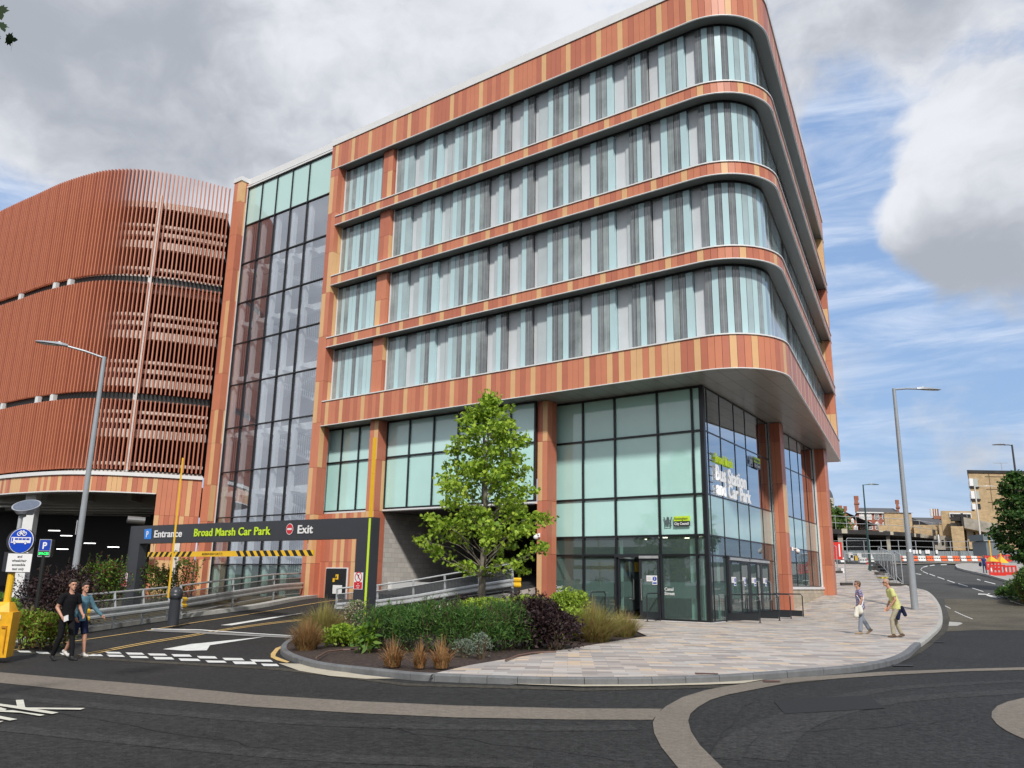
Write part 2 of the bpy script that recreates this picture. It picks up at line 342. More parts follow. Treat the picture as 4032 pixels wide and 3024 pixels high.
def drape(name, rings, dz, m, step=.6, kind='structure', z=None, parent=None):
    mb = MB(); zf = z or (lambda x, y: ZT(x, y))
    for ring in rings:
        pts = []; n = len(ring)
        for i in range(n):
            a = np.array(ring[i][:2]); b = np.array(ring[(i+1) % n][:2]); L = np.linalg.norm(b-a); k = max(1, int(L/step))
            for j in range(k): pts.append(a+(b-a)*j/k)
        nb = len(pts); P = np.array(pts); x0, y0 = P.min(0); x1, y1 = P.max(0)
        vin = [Vector(p) for p in pts]
        if (x1-x0) > step*1.5 and (y1-y0) > step*1.5:
            xs = np.arange(x0+step/2, x1, step); ys = np.arange(y0+step/2, y1, step)
            for X in xs:
                for Y in ys:
                    if inside(X, Y, P) and np.min((P[:, 0]-X)**2+(P[:, 1]-Y)**2) > (step*.35)**2: vin.append(Vector((X, Y)))
        r = delaunay_2d_cdt(vin, [], [list(range(nb))], 1, 1e-5)
        V = np.array([(v[0], v[1]) for v in r[0]]); zz = zf(V[:, 0], V[:, 1])+dz
        fs = []
        for f in r[2]:
            a = sum(V[f[i]][0]*V[f[(i+1) % len(f)]][1]-V[f[(i+1) % len(f)]][0]*V[f[i]][1] for i in range(len(f)))
            fs.append(tuple(f) if a > 0 else tuple(f[::-1]))
        mb.raw(np.column_stack([V, zz]), fs, m)
    o = mb.build(name, parent, smooth=True); 
    if kind: o['kind'] = kind
    return o
def inside(x, y, P):
    n = len(P); c = False; j = n-1
    for i in range(n):
        if (P[i][1] > y) != (P[j][1] > y) and x < (P[j][0]-P[i][0])*(y-P[i][1])/(P[j][1]-P[i][1])+P[i][0]: c = not c
        j = i
    return c
def strip(pts, wd):
    pts = [np.array(p[:2], float) for p in pts]; Lf, Rt = [], []
    for i in range(len(pts)):
        t = pts[min(i+1, len(pts)-1)]-pts[max(i-1, 0)]; t /= np.linalg.norm(t)+1e-9; n = np.array([-t[1], t[0]])
        w_ = wd[i] if hasattr(wd, '__len__') else wd
        Lf.append(pts[i]+n*w_/2); Rt.append(pts[i]-n*w_/2)
    return Lf+Rt[::-1]
def smooth_line(pts, k=6):
    pts = [np.array(p[:2], float) for p in pts]; out = []
    for i in range(len(pts)-1):
        p0 = pts[max(i-1, 0)]; p1 = pts[i]; p2 = pts[i+1]; p3 = pts[min(i+2, len(pts)-1)]
        for j in range(k):
            t = j/k; out.append(.5*((2*p1)+(-p0+p2)*t+(2*p0-5*p1+4*p2-p3)*t*t+(-p0+3*p1-3*p2+p3)*t**3))
    out.append(pts[-1]); return out
# ground sheet
gx = np.concatenate([[-1500, -700, -300, -150, -90], np.arange(-60, -30, 3), np.arange(-30, 30, .75), np.arange(30, 90, 2), [100, 130, 200, 350, 700, 1500]])
gy = np.concatenate([[-1200, -500, -200, -90, -50], np.arange(-30, 0, 3), np.arange(0, 60, .75), np.arange(60, 135, 2), [145, 170, 220, 350, 700, 2500]])
X, Y = np.meshgrid(gx, gy, indexing='ij'); Zg = ZT(X, Y)
mb = MB(); nx, ny = len(gx), len(gy)
mb.raw(np.stack([X.ravel(), Y.ravel(), Zg.ravel()], 1), [(i*ny+j, (i+1)*ny+j, (i+1)*ny+j+1, i*ny+j+1) for i in range(nx-1) for j in range(ny-1)], asphalt('asphalt', (.030, .0297, .0288)))
o = mb.build('road', smooth=True); o['kind'] = 'structure'
# ---------------------------------------------------------------- paving, kerbs, road markings
SLAB = [(.45, .385, .335), (.37, .325, .295), (.52, .45, .395), (.30, .262, .24), (.46, .43, .40), (.57, .44, .31), (.36, .33, .31), (.50, .455, .415)]
M_PAVE = brickmat('paving_slabs', SLAB, .50, .26, (.30, .28, .26), .006, rot=R(-4), bump=.1, dirt=.10)
M_KERB = mat('kerb_granite', (.155, .16, .165), .75, var=.22, scale=4, bump=.3)
M_KERBL = mat('kerb_pale', (.44, .43, .40), .8, var=.15, scale=4, bump=.3)
M_MARK = mat('road_marking_white', (.70, .70, .67), .7, var=.12, scale=5)
M_YLINE = mat('road_marking_yellow', (.62, .42, .16), .7, var=.15, scale=5)
M_BUFF = asphalt('buff_surfacing', (.205, .178, .145), .10, .35)
M_MULCH = mat('bark_mulch', (.045, .028, .021), .95, var=.95, scale=14, bump=1.0, bscale=25)
M_SOIL = mat('verge_soil', (.10, .085, .05), .95, var=.5, scale=12, bump=.8, bscale=30)
KH = .12
kpx = [(1161,2519),(1127,2539),(1107,2556),(1104,2574),(1123,2592),(1159,2608),(1221,2628),(1293,2641),(1383,2652),(1492,2664),(1615,2678),(1759,2686),(1916,2692),(2100,2698),(2300,2700),(2500,2699),(2700,2695),(2900,2686),(3100,2671),(3300,2654),(3380,2646),(3466,2631),(3532,2614),(3585,2588),(3615,2558),(3651,2531),(3675,2508),(3701,2482),(3711,2458),(3711,2425),(3702,2392),(3681,2359),(3651,2335),(3612,2325),(3585,2318),(3559,2306),(3520,2285),(3480,2268),(3445,2245),(3437,2228)]
kerb = [G(x, y)[:2] for x, y in kpx]; kerb_s = smooth_line(kerb, 3)
K3 = [np.array([p[0], p[1]]) for p in kerb_s]
bedpx = [(1677,2658),(1850,2618),(1996,2594),(2145,2569),(2300,2544),(2420,2524),(2548,2504)]
bed_edge = [G(x, y, KH)[:2] for x, y in bedpx]
# index on the kerb where paving starts (below bed point)
def near_i(p, L): return int(np.argmin([np.hypot(*(np.array(q)-p)) for q in L]))
i0 = near_i(bed_edge[0], K3)
def kerb_in(i, w_=.14):
    a = K3[max(i-1, 0)]; b = K3[min(i+1, len(K3)-1)]; t = (b-a)/np.linalg.norm(b-a); n = np.array([-t[1], t[0]]); return K3[i]+n*w_
pav = [kerb_in(i, .13) for i in range(i0, len(K3))]
farL = [G(3180, 2224)[:2], PG(34, -7)[:2], PG(18.5, -7)[:2]]
wallpts = [PG(18.4, -.3)[:2], PG(9.2, 0.02)[:2], PG(0, 0.03)[:2], PL(.5, .0)[:2], PL(3.83, .03)[:2], PL(3.83, .8)[:2]]
pav += farL + wallpts + [bed_edge[-1]] + bed_edge[:-1][::-1]
drape('pavement', [pav], KH-.002, M_PAVE, .7)
drape('entrance_paving', [[PL(-.02, .03)[:2], PL(6.9, .03)[:2], PL(6.9, 1.2)[:2], PL(3.9, 1.2)[:2]]], KH-.012, M_PAVE, .7)
# kerb stones round the pavement
mb = MB(); L_ = 0
for i in range(len(K3)-1):
    a, b = K3[i], K3[i+1]; ai, bi = kerb_in(i), kerb_in(i+1); za, zb = zt(a), zt(b)
    pale = i > i0+40
    m_ = M_KERBL if pale else M_KERB
    g = (b-a)*.035 if i % 2 == 0 else (b-a)*0
    mb.raw([(*(a+g), za-.1), (*b, zb-.1), (*bi, zb-.1), (*(ai+g), za-.1), (*(a+g+(ai-a)*.12), za+KH), (*(b+(bi-b)*.12), zb+KH), (*bi, zb+KH), (*(ai+g), za+KH), (*(a+g), za+KH-.025), (*b, zb+KH-.025)],
           [(0, 1, 9, 8), (8, 9, 5, 4), (4, 5, 6, 7), (2, 3, 7, 6), (1, 2, 6, 5, 9), (3, 0, 8, 4, 7)], m_)
o = mb.build('kerb'); o['kind'] = 'structure'
# planting bed of bark mulch
bed = [kerb_in(i, .13) for i in range(0, i0+1)] + bed_edge + [PL(3.9, .85)[:2], PL(6.5, .55)[:2], PL(6.6, 1.4)[:2]]
ramp_r = [G(1161, 2519)[:2], np.array([-5.0, 24.5]), np.array([-5.3, 27.2]), np.array([-5.9, 30.5]), np.array([-6.9, 32.6]), np.array([-5.4, 34.6]), np.array([-2.8, 34.4]), np.array([.1, 33.4])]
bed += ramp_r[::-1][:-1]
def zbed(x, y): return ZT(x, y)+.05+.10*np.exp(-((x+1.2)**2+(y-22)**2)/30)
drape('mulch_bed', [bed], .0, M_MULCH, .5, z=zbed)
# ramp road
kl = [(331,2493),(560,2458),(800,2425),(1060,2389),(1344,2347)]
left_k = [G(x, y)[:2] for x, y in kl]; left_k.append(PL(15.6, 2.2)[:2]); left_k += [PL(15.75, -6)[:2]]
rr = [(-5.0, 24.5), (-5.45, 27.2), (-5.75, 30.5), (-5.5, 34.8), (-2.8, 34.45), (.15, 33.5)]
rz = [zt(p)+.01 for p in rr[:3]]+[.16, .58, 1.05]
lz = [zt(p)+.012 for p in left_k[:5]]+[.80, 1.9]
def resample(P, z, k):
    P = [np.array([p[0], p[1], h]) for p, h in zip(P, z)]; L = [0]
    for i in range(1, len(P)): L.append(L[-1]+np.linalg.norm(P[i]-P[i-1]))
    return [np.array([np.interp(t, L, [p[j] for p in P]) for j in range(3)]) for t in np.linspace(0, L[-1], k)]
LL = resample(left_k[4:], lz[4:], 24); RR = resample([(-6.9, 32.6)]+rr[3:]+[tuple(PL(7.1, -6)[:2])], [zt((-6.9, 32.6))]+rz[3:]+[2.1], 24)
mb = MB(); M_ASPH2 = asphalt('asphalt_ramp', (.033, .033, .034))
vs = []; 
for i in range(24):
    for j in range(7):
        q = LL[i]+(RR[i]-LL[i])*j/6; 
        q[2] = max(q[2], zt(q)+.012) if i < 20 else q[2]
        vs.append(q)
mb.raw(vs, [(i*7+j, i*7+j+1, (i+1)*7+j+1, (i+1)*7+j) for i in range(23) for j in range(6)], M_ASPH2)
for i in range(23):
    a, b = RR[i], RR[i+1]; mb.poly([(a[0], a[1], a[2]), (a[0], a[1], -.3), (b[0], b[1], -.3), (b[0], b[1], b[2])], M_CONC)
o = mb.build('ramp', smooth=False); o['kind'] = 'structure'
# left kerb of the ramp, curving out to the street
lk = [(-160,2552),(0,2532),(100,2524),(200,2512),(270,2500),(331,2488),(560,2453),(800,2420),(1060,2384),(1330,2343)]
LK = smooth_line([G(x, y+4)[:2] for x, y in lk], 3)
mb = MB()
for i in range(len(LK)-1):
    a, b = LK[i], LK[i+1]; t = (b-a)/np.linalg.norm(b-a); n = np.array([-t[1], t[0]]); wd = .42 if i > 14 else .16
    ai, bi = a+n*wd, b+n*wd; za, zb = zt(a), zt(b); g = (b-a)*.008*(i % 2)
    mb.raw([(*(a+g), za-.1), (*b, zb-.1), (*bi, zb-.1), (*(ai+g), za-.1), (*(a+g+n*.02), za+.14), (*(b+n*.02), zb+.14), (*bi, zb+.14), (*(ai+g), za+.14)], [(0, 1, 5, 4), (4, 5, 6, 7), (2, 3, 7, 6), (1, 2, 6, 5), (3, 0, 4, 7)], M_KERBL)
o = mb.build('kerb'); o['kind'] = 'structure'
# bed behind it up to the car park
n0 = len(LK)
lb = [p+np.array([-.05, .3]) for p in LK]+[PL(20.5, 2.3)[:2], PL(29.5, 1.9)[:2], np.array([-19.5, 41.2]), np.array([-27, 43]), np.array([-27, 22])]
drape('planted_verge', [lb], .06, M_SOIL, 1.0)
def gl(px, w_, m=M_MARK, dz=.012, name='road_marking', sm=True, z=None):
    P = [G(x, y)[:2] for x, y in px]
    if sm and len(P) > 2: P = smooth_line(P, 5)
    drape(name, [strip(P, w_)], dz, m, .5, z=z)
def gp(polys, m=M_MARK, dz=.012, name='road_marking', step=.4): drape(name, [[G(x, y)[:2] for x, y in q] for q in polys], dz, m, step)
# buff bands
gp([[(-150,2628),(0,2648),(250,2670),(547,2694),(1000,2737),(1398,2762),(1800,2780),(2240,2791),(2606,2792),(2570,2836),(2240,2835),(1800,2827),(1398,2809),(1000,2785),(547,2747),(250,2716),(0,2690),(-150,2672)]], M_BUFF, .006, 'buff_band')
def z9(a, b): return (2500+a*.6926, 2550+b*.6926)
outer = [z9(*p) for p in [(270,720),(215,650),(150,570),(110,490),(102,430),(125,380),(180,335),(270,285),(400,245),(520,222),(620,207),(720,190),(900,172),(1100,160),(1400,140),(1700,129),(1950,121),(2212,114),(2500,106)]]
inner = [z9(*p) for p in [(2500,122),(2212,129),(1900,136),(1500,155),(1200,175),(980,192),(860,205),(760,225),(640,248),(520,272),(430,300),(360,340),(315,380),(303,420),(318,480),(370,560),(450,640),(530,720)]]
gp([outer+inner], M_BUFF, .009, 'buff_band')
gp([[z9(*p) for p in [(2400,270),(2212,288),(2120,310),(2060,335),(2030,368),(2028,400),(2060,440),(2110,475),(2170,505),(2230,530),(2400,600)]]], M_BUFF, .009, 'buff_band')
gp([[z9(*p) for p in [(-900,190),(-600,203),(-300,212),(0,209),(200,206),(400,200),(600,190),(760,182),(610,209),(400,216),(200,221),(0,225),(-300,226),(-600,216),(-900,200)]]], mat('buff_line', (.48, .43, .33), .8, var=.12, scale=3, bump=.2), .018, 'buff_edge_line')
gp([[(1096,2614),(1180,2616),(1300,2640),(1430,2660),(1560,2674),(1440,2676),(1300,2664),(1180,2644)]], mat('buff_line', (.48, .43, .33)), .013, 'buff_edge_line')
# yellow nose paint round the bed
gp([[(1114,2543),(1085,2554),(1066,2576),(1066,2590),(1090,2602),(1130,2612),(1140,2608),(1104,2594),(1084,2586),(1086,2576),(1098,2560),(1117,2548)]], M_YLINE, .013, 'yellow_marking', .25)
# give-way dashes at the mouth of the ramp (zoom2 px)
def q2(a, b): return (a*.6076, 1800+b*.6076)
dash1 = [(110,1262,95,12),(230,1270,95,12),(560,1285,110,14),(680,1270,110,12),(812,1276,125,14),(955,1282,130,14),(1110,1288,135,16),(1275,1300,135,16),(1440,1312,145,16),(1620,1322,150,14)]
dash2 = [(690,1290,120,14),(835,1298,130,14),(990,1306,140,16),(1155,1316,145,16),(1330,1328,140,14),(1505,1336,160,18),(1690,1350,120,16),(385,1278,80,12),(-20,1252,80,8)]
P = []
for a, b, c, d in dash1+dash2: P.append([q2(a, b-d/2), q2(a+c-18, b-d/2+2), q2(a+c, b+d/2+1), q2(a+18, b+d/2)])
gp(P, M_MARK, .013)
# double yellow and edge lines
gl([q2(510,1284), q2(900,1210), q2(1230,1156), q2(1440,1120), q2(1700,1082), q2(1960,1052)], .09, M_YLINE, .014, 'yellow_line')
gl([q2(520,1292), q2(910,1218), q2(1240,1163), q2(1450,1126), q2(1710,1088), q2(1965,1058)], .09, M_YLINE, .014, 'yellow_line')
gl([q2(60,1256), q2(300,1222), q2(520,1190), q2(940,1128), q2(1300,1068), q2(1700,1006), q2(2212,925)], .09, M_YLINE, .016, 'yellow_line')
# drainage channel across
gp([[q2(940,1122), q2(1200,1124), q2(1600,1150), q2(1930,1166), q2(1930,1176), q2(1600,1162), q2(1200,1140), q2(950,1130)]], mat('channel_steel', (.33, .33, .32), .5, .4, var=.1), .016, 'drainage_channel')
gp([[q2(980,1114), q2(1300,1120), q2(1920,1160), q2(1920,1164), q2(1300,1126), q2(980,1119)]], M_MARK, .018)
# arrows
gp([[q2(1055,1248), q2(1240,1214), q2(1335,1205), q2(1720,1166), q2(1360,1222), q2(1340,1255), q2(1210,1258)]], M_MARK, .014)
gp([[q2(1428,1092), q2(1760,1040), q2(1980,1010), q2(1945,1016), q2(1800,1042), q2(1755,1050), q2(1500,1093)]], M_MARK, .016)
# lettering at the lower left of the carriageway (edge of a word)
def q0(a, b): return (a*.226, 2650+b*.226)
gp([[q0(-300,520), q0(0,555), q0(285,592), q0(640,650), q0(1020,712), q0(900,735), q0(600,690), q0(0,595), q0(-300,560)],
    [q0(272,490), q0(405,485), q0(437,620), q0(300,630)], [q0(437,622), q0(1478,632), q0(1400,660), q0(620,650)],
    [q0(-300,690), q0(0,675), q0(230,672), q0(500,715), q0(780,752), q0(690,770), q0(350,712), q0(0,697), q0(-300,715)],
    [q0(-300,735), q0(0,770), q0(300,828), q0(165,852), q0(0,820), q0(-300,770)], [q0(-300,600), q0(0,618), q0(115,650), q0(80,672), q0(-300,660)], [q0(-300,862), q0(60,860), q0(0,882), q0(-300,900)]], mat('marking_worn', (.64, .62, .52), .75, var=.12, scale=4), .016)
# markings on the far street (zoom8 px)
def q8(a, b): return (3300+a*.3315, 2200+b*.3315)
P = []
for a, b in [((1270,562),(1335,595)),((1385,628),(1598,720)),((2042,502),(2208,555)),((1592,350),(1725,394)),((1428,298),(1540,331)),((1296,258),(1385,288)),((1180,218),(1262,247)),((1085,184),(1152,208)),((1008,154),(1068,180)),((980,128),(1000,146)),((985,122),(1002,108)),((1010,102),(1062,88)),((1090,84),(1145,77)),((1220,73),(1290,71)),((1960,322),(2040,346)),((2165,372),(2230,392)),((1740,270),(1868,303)),((1650,245),(1690,257))]:
    P.append([q8(a[0], a[1]-3.5), q8(b[0], b[1]-4), q8(b[0]+2, b[1]+4), q8(a[0], a[1]+3.5)])
P += [[q8(1662,416), q8(1750,420), q8(1960,474), q8(1940,474), q8(1745,430), q8(1665,428)], [q8(1765,432), q8(1900,472), q8(1890,478), q8(1765,440)], [q8(1785,414), q8(1812,418), q8(1765,428)], [q8(920,176), q8(990,186), q8(985,192), q8(925,182)]]
P += [[q8(778,316), q8(865,362), q8(858,366), q8(772,320)]]
gp(P, M_MARK, .014)
gp([[q8(1240, 868), q8(1700, 850), q8(2400, 852), q8(2400, 300), q8(2205, 336), q8(2000, 286), q8(1500, 160), q8(1380, 128), q8(1390, 95), q8(1560, 62), q8(1300, 60), q8(1000, 58), q8(780, 70), q8(600, 72), q8(700, 180), q8(790, 300), q8(870, 355), q8(945, 380), q8(1070, 405), q8(1150, 480), q8(1215, 590), q8(1240, 690), q8(1235, 790), q8(1215, 860)]], asphalt('asphalt_old_sheen', (.070, .068, .062), .25, .5), .003, 'side_street', 1.2)  # older, lighter asphalt with grazing sheen also put into its colour
# worn patch and concrete slab in the side street
gp([[q8(1260,482), q8(1700,486), q8(2300,490), q8(2300,850), q8(1900,850), q8(1640,845), q8(1240,870), q8(1300,800), q8(1330,720), q8(1290,600)]], asphalt('worn_asphalt', (.105, .092, .068), .35, .5), .007, 'worn_road_patch', 1.0)
gp([[q8(1320,752), q8(1450,760), q8(1482,772), q8(1420,800), q8(1312,803)]], M_KERBL, .014, 'concrete_patch')
gp([[q8(900,1120), q8(1080,985), q8(1210,870), q8(1240,800), q8(1240,680), q8(1215,590), q8(1330,700), q8(1300,850), q8(1150,1000), q8(1000,1110), q8(860,1190), q8(660,1262)]], asphalt('gutter_grit', (.06, .054, .043), .3), .009, 'worn_road_patch', .8)
gp([[(0,2555),(300,2580),(1100,2630),(1600,2692),(2300,2712),(3000,2695),(3450,2650),(3400,2662),(3000,2706),(2300,2722),(1600,2702),(1100,2640),(300,2590),(0,2562)]], asphalt('gutter_grit', (.06, .054, .043), .3), .006, 'worn_road_patch', .8)
for a, b, c, d in [(1105,995,160,7),(640,1276,265,18)]: gp([[q8(a, b-d/2), q8(a+c, b-d/4), q8(a+c-15, b+d/2), q8(a+20, b+d/2)]], mat('drain_iron', (.03, .03, .03), .6), .018, 'drain_cover')
for q in ([z9(340,143), z9(470,147), z9(475,152), z9(345,152)], [z9(725,192), z9(822,195), z9(830,201), z9(735,202)]):
    drape('drain_cover', [[G(x, y, KH if q[0][1] < 2665 else 0)[:2] for x, y in q]], KH+.006 if q[0][1] < 2665 else .022, mat('rust_iron', (.12, .055, .04), .7, var=.2), .3)
# pavement and kerb across the side street, right
rk = [(4100,2338),(4032,2311),(3960,2291),(3880,2267),(3800,2249),(3770,2240),(3762,2232),(3765,2226),(3800,2222),(3860,2219),(3900,2218)]
RK = [G(x, y)[:2] for x, y in rk]; 
drape('pavement', [RK+[np.array([90, 112]), np.array([70, 60])]], .10, mat('pavement_grey', (.36, .34, .31), .85, var=.12, scale=2), 1.2)
mb = MB()
for i in range(len(RK)-1):
    a, b = RK[i], RK[i+1]; t = (b-a)/np.linalg.norm(b-a); n = np.array([t[1], -t[0]]); za, zb = zt(a), zt(b); ai, bi = a+n*.2, b+n*.2
    mb.raw([(*a, za-.1), (*b, zb-.1), (*bi, zb-.1), (*ai, za-.1), (*a, za+.14), (*b, zb+.14), (*bi, zb+.14), (*ai, za+.14)], [(0, 4, 5, 1), (4, 7, 6, 5), (2, 6, 7, 3)], M_KERBL)
o = mb.build('kerb'); o['kind'] = 'structure'

# wear on the carriageway: repairs, cracks, tar seams
M_PATCH = asphalt('asphalt_repair', (.026, .026, .0255), .1); M_CRACK = mat('road_crack', (.012, .012, .012), .9); M_POL = asphalt('asphalt_polished', (.040, .0395, .038), .15)
rc = random.Random(12)
for q in ([(3050, 2760), (3420, 2740), (3480, 2790), (3090, 2812)],):
    gl(q+[q[0]], .035, M_CRACK, .0075, 'tar_seam', sm=False)
for a, b, n in (((80, 2780), (1300, 2990), 16), ((1500, 2870), (2500, 3000), 14), ((2900, 2900), (3900, 2830), 16), ((2950, 2760), (2760, 3000), 8), ((3300, 2700), (3950, 2740), 12), ((700, 2720), (1900, 2735), 14)):
    P_ = [(a[0]+(b[0]-a[0])*i/n+rc.uniform(-14, 14), a[1]+(b[1]-a[1])*i/n+rc.uniform(-7, 7)) for i in range(n+1)]
    gl(P_, .014, M_CRACK, .0055, 'road_crack', sm=False)
for P_, w_ in (([(-50, 2735), (600, 2800), (1300, 2850), (2100, 2868), (2500, 2865)], .34), ([(-50, 2860), (600, 2925), (1300, 2985), (2100, 3010)], .34), ([(3000, 2990), (3150, 2850), (3500, 2760), (4050, 2720)], .4), ([(2850, 2990), (3000, 2860), (3450, 2720), (4050, 2680)], .3)):
    gl(P_, w_, M_POL, .0035, 'tyre_polish')
# ---------------------------------------------------------------- office block over the bus station
BO = empty('bus_station_building', tuple(C), 'five storey building with terracotta panels, rounded corner and mint glass entrance', 'building')
OFFL, OFFU, RAD = 2.12, 3.27, 2.3
_p = PL(0, OFFL)[:2]; _q = (C+NU*OFFU)[:2]
_ab = np.linalg.solve(np.array([DL[:2], -DU[:2]]).T, _q-_p); XC = _p+DL[:2]*_ab[0]          # corner of the two faces
_hf = math.acos(np.dot(DL, DU))/2; TAN = RAD/math.tan(_hf); _bis = (DL[:2]+DU[:2]); _bis /= np.linalg.norm(_bis); ARC = XC+_bis*RAD/math.sin(_hf)
S_X = (XC-C[:2])@DL[:2]; S_T = S_X+TAN; U_END = 25.9
A_LEN = RAD*(math.pi-2*_hf); a0 = math.atan2(NL[1], NL[0]); a1 = math.atan2(NU[1], NU[0])
while a1 < a0: a1 += 2*math.pi
def PTH(l, d=0, z=0):
    """point at length l along the face measured from s = 20.4 on the left end, set back by d"""
    L1 = 20.4-S_T
    if l <= L1: s = 20.4-l; p = XC+DL[:2]*(s-S_X); n = NL[:2]
    elif l <= L1+A_LEN: an = a0+(a1-a0)*(l-L1)/A_LEN; n = np.array([math.cos(an), math.sin(an)]); p = ARC+n*RAD
    else: p = XC+DU[:2]*(TAN+l-L1-A_LEN); n = NU[:2]
    p = p-n*d; return np.array([p[0], p[1], z])
L1 = 20.4-S_T; L2 = L1+A_LEN; LEND = L2+U_END-TAN
def clad(mb, ls, z0, z1, mats, d=0, th=.03, back=.07):
    for i in range(len(ls)-1):
        a, b = ls[i]+.006, ls[i+1]-.006
        p, q = PTH(a, d), PTH(b, d); pi, qi = PTH(a, d+th), PTH(b, d+th)
        mb.raw([(*pi[:2], z0), (*p[:2], z0), (*q[:2], z0), (*qi[:2], z0), (*pi[:2], z1), (*p[:2], z1), (*q[:2], z1), (*qi[:2], z1)], [(0, 1, 5, 4), (1, 2, 6, 5), (2, 3, 7, 6), (4, 5, 6, 7), (3, 2, 1, 0)], mats[i])
def ribbon(mb, l0, l1, z0, z1, d, m, step=.3):
    n = max(1, int((l1-l0)/step)); ls = [l0+(l1-l0)*i/n for i in range(n+1)]
    for i in range(n): a, b = PTH(ls[i], d), PTH(ls[i+1], d); mb.poly([(*a[:2], z0), (*b[:2], z0), (*b[:2], z1), (*a[:2], z1)], m)
def shelf(mb, l0, l1, d0, d1, z, m, step=.3, th=None):
    n = max(1, int((l1-l0)/step)); ls = [l0+(l1-l0)*i/n for i in range(n+1)]
    for i in range(n):
        a, b, c, e = PTH(ls[i], d0), PTH(ls[i+1], d0), PTH(ls[i+1], d1), PTH(ls[i], d1)
        mb.poly([(*e[:2], z), (*c[:2], z), (*b[:2], z), (*a[:2], z)], m)
        if th:
            mb.poly([(*a[:2], z+th), (*b[:2], z+th), (*c[:2], z+th), (*e[:2], z+th)], m); mb.poly([(*a[:2], z), (*b[:2], z), (*b[:2], z+th), (*a[:2], z+th)], m)
            mb.poly([(*e[:2], z+th), (*c[:2], z+th), (*c[:2], z), (*e[:2], z)], m)
def cuts(l0, l1, w_=.262):
    n = round((l1-l0)/w_); return [l0+(l1-l0)*i/n for i in range(n+1)]
def pattern(n, tan, seed):
    r = random.Random(seed); out = []; k = r.randint(1, 3); since = 0
    for i in range(n):
        since += 1
        if since > k: out.append(M_T); since = 0; k = r.choice(tan)
        else:
            m = M_A if r.random() < .58 else M_B; out.append(m)
    return out
# fascia bands, top coping first
ls = cuts(0, LEND-.0)
bands = [(23.48, 24.93, 0, (4, 4, 5, 6, 3), 3), (20.02, 20.52, .65, (4, 5, 5, 4), 11), (16.57, 17.08, .65, (4, 5, 4), 12), (13.15, 13.65, .65, (5, 4, 5), 13), (8.98, 10.25, .65, (4, 5, 3), 14)]
for z0, z1, l0, tn, sd in bands:
    mb = MB(); lc = cuts(l0, LEND); pt = pattern(len(lc)-1, tn, sd)
    if sd == 14:      # denser tan panels near the rounded corner, as on the real band
        r = random.Random(5)
        for i in range(len(pt)):
            if 17.2 < lc[i] < 22.5: pt[i] = [M_T, M_B, M_T, M_A, M_T, M_T, M_A, M_T, M_A, M_T, M_T, M_T, M_B, M_B, M_T, M_B, M_A, M_A, M_B, M_T, M_B, M_B][int((lc[i]-17.2)/.262) % 22]
    clad(mb, lc, z0+.03, z1-.03, pt)
    ribbon(mb, l0, LEND, z0, z1, .025, M_BK)
    o = mb.build('fascia_band', BO)
    mt = MB()
    shelf(mt, l0, LEND, -.025, .04, z0-.01, M_WH, th=.032)
    if sd == 3: shelf(mt, 0, LEND, -.05, .45, z1, M_WH, th=.38)
    else: shelf(mt, l0, LEND, -.045, .55, z1-.015, M_WH, th=.05)
    mt.build('trim', o)
    # soffit of the recess below, closed back to the glazing
    if z0 > 9:
        ms = MB(); shelf(ms, l0-.1 if l0 else .65, LEND, .04, .72, z0+.012, M_SOF); ms.build('soffit', BO)
# end return of bands at left
# ribbon glazing
M_GB = mat('pane_pale_blue', (.46, .64, .67), .12, spec=.6, coat=.5, var=.04, scale=1)
M_GB2 = mat('pane_blue_grey', (.34, .44, .46), .10, spec=.6, coat=.6, var=.15, scale=.8)
M_GD = mat('pane_dark', (.155, .165, .17), .06, spec=1.0, coat=1.0, var=.5, scale=.7)
M_GG = mat('pane_grey_green', (.26, .30, .30), .1, spec=.6, coat=1.0, var=.45, scale=.7)
M_GW = mat('panel_white', (.60, .63, .655), .5, var=.10, scale=.5)
M_GL = mat('panel_light', (.47, .53, .55), .35, var=.12, scale=.6, coat=.3)
TY = dict(B=M_GB, b=M_GB2, D=M_GD, G=M_GG, W=M_GW, L=M_GL)
bay1 = [(19.71,'G'),(19.41,'B'),(19.16,'G'),(18.87,'B'),(18.58,'B'),(18.3,'D'),(18.04,'B'),(17.78,'b'),(17.49,'B'),(17.2,'B'),(16.89,'D')]
bay2 = [(15.76,'G'),(15.5,'G'),(15.25,'B'),(14.95,'b'),(14.6,'W'),(14.3,'L'),(13.83,'B'),(13.52,'b'),(13.25,'D'),(12.99,'B'),(12.62,'W'),(12.38,'L'),(12.05,'L'),(11.81,'B'),(11.52,'b'),(11.25,'D'),(10.98,'B'),(10.7,'G'),(10.42,'B'),(10.1,'G'),(9.85,'D'),(9.58,'W'),(9.25,'L'),(8.98,'B'),(8.7,'D'),(8.4,'W'),(7.89,'L'),(7.62,'B'),(7.35,'D'),(7.02,'W'),(6.82,'L'),(6.23,'B'),(5.95,'D'),(5.68,'G'),(5.42,'B'),(5.13,'D'),(4.86,'G'),(4.58,'W'),(4.02,'B'),(3.71,'D'),(3.44,'G'),(3.17,'B'),(2.88,'W'),(2.37,'L'),(2.14,'D'),(1.95,'G'),(1.78,'B'),(1.5,'D'),(1.22,'W'),(.69,'B'),(.38,'G'),(.1,'D'),(-.17,'B'),(-.46,'W')]
rest = []; r = random.Random(3); l = 20.4+.95; seq = 'DBDBDBbBGBbBDBGbBD'; k = 0
while l < LEND-1.1:
    w_ = .34 if l < L2 else r.uniform(.24, .42); rest.append((l, seq[k % len(seq)] if l < L2 else r.choice('BBbDGBLDb'))); l += w_; k += 1
rest.append((LEND-.8, None))
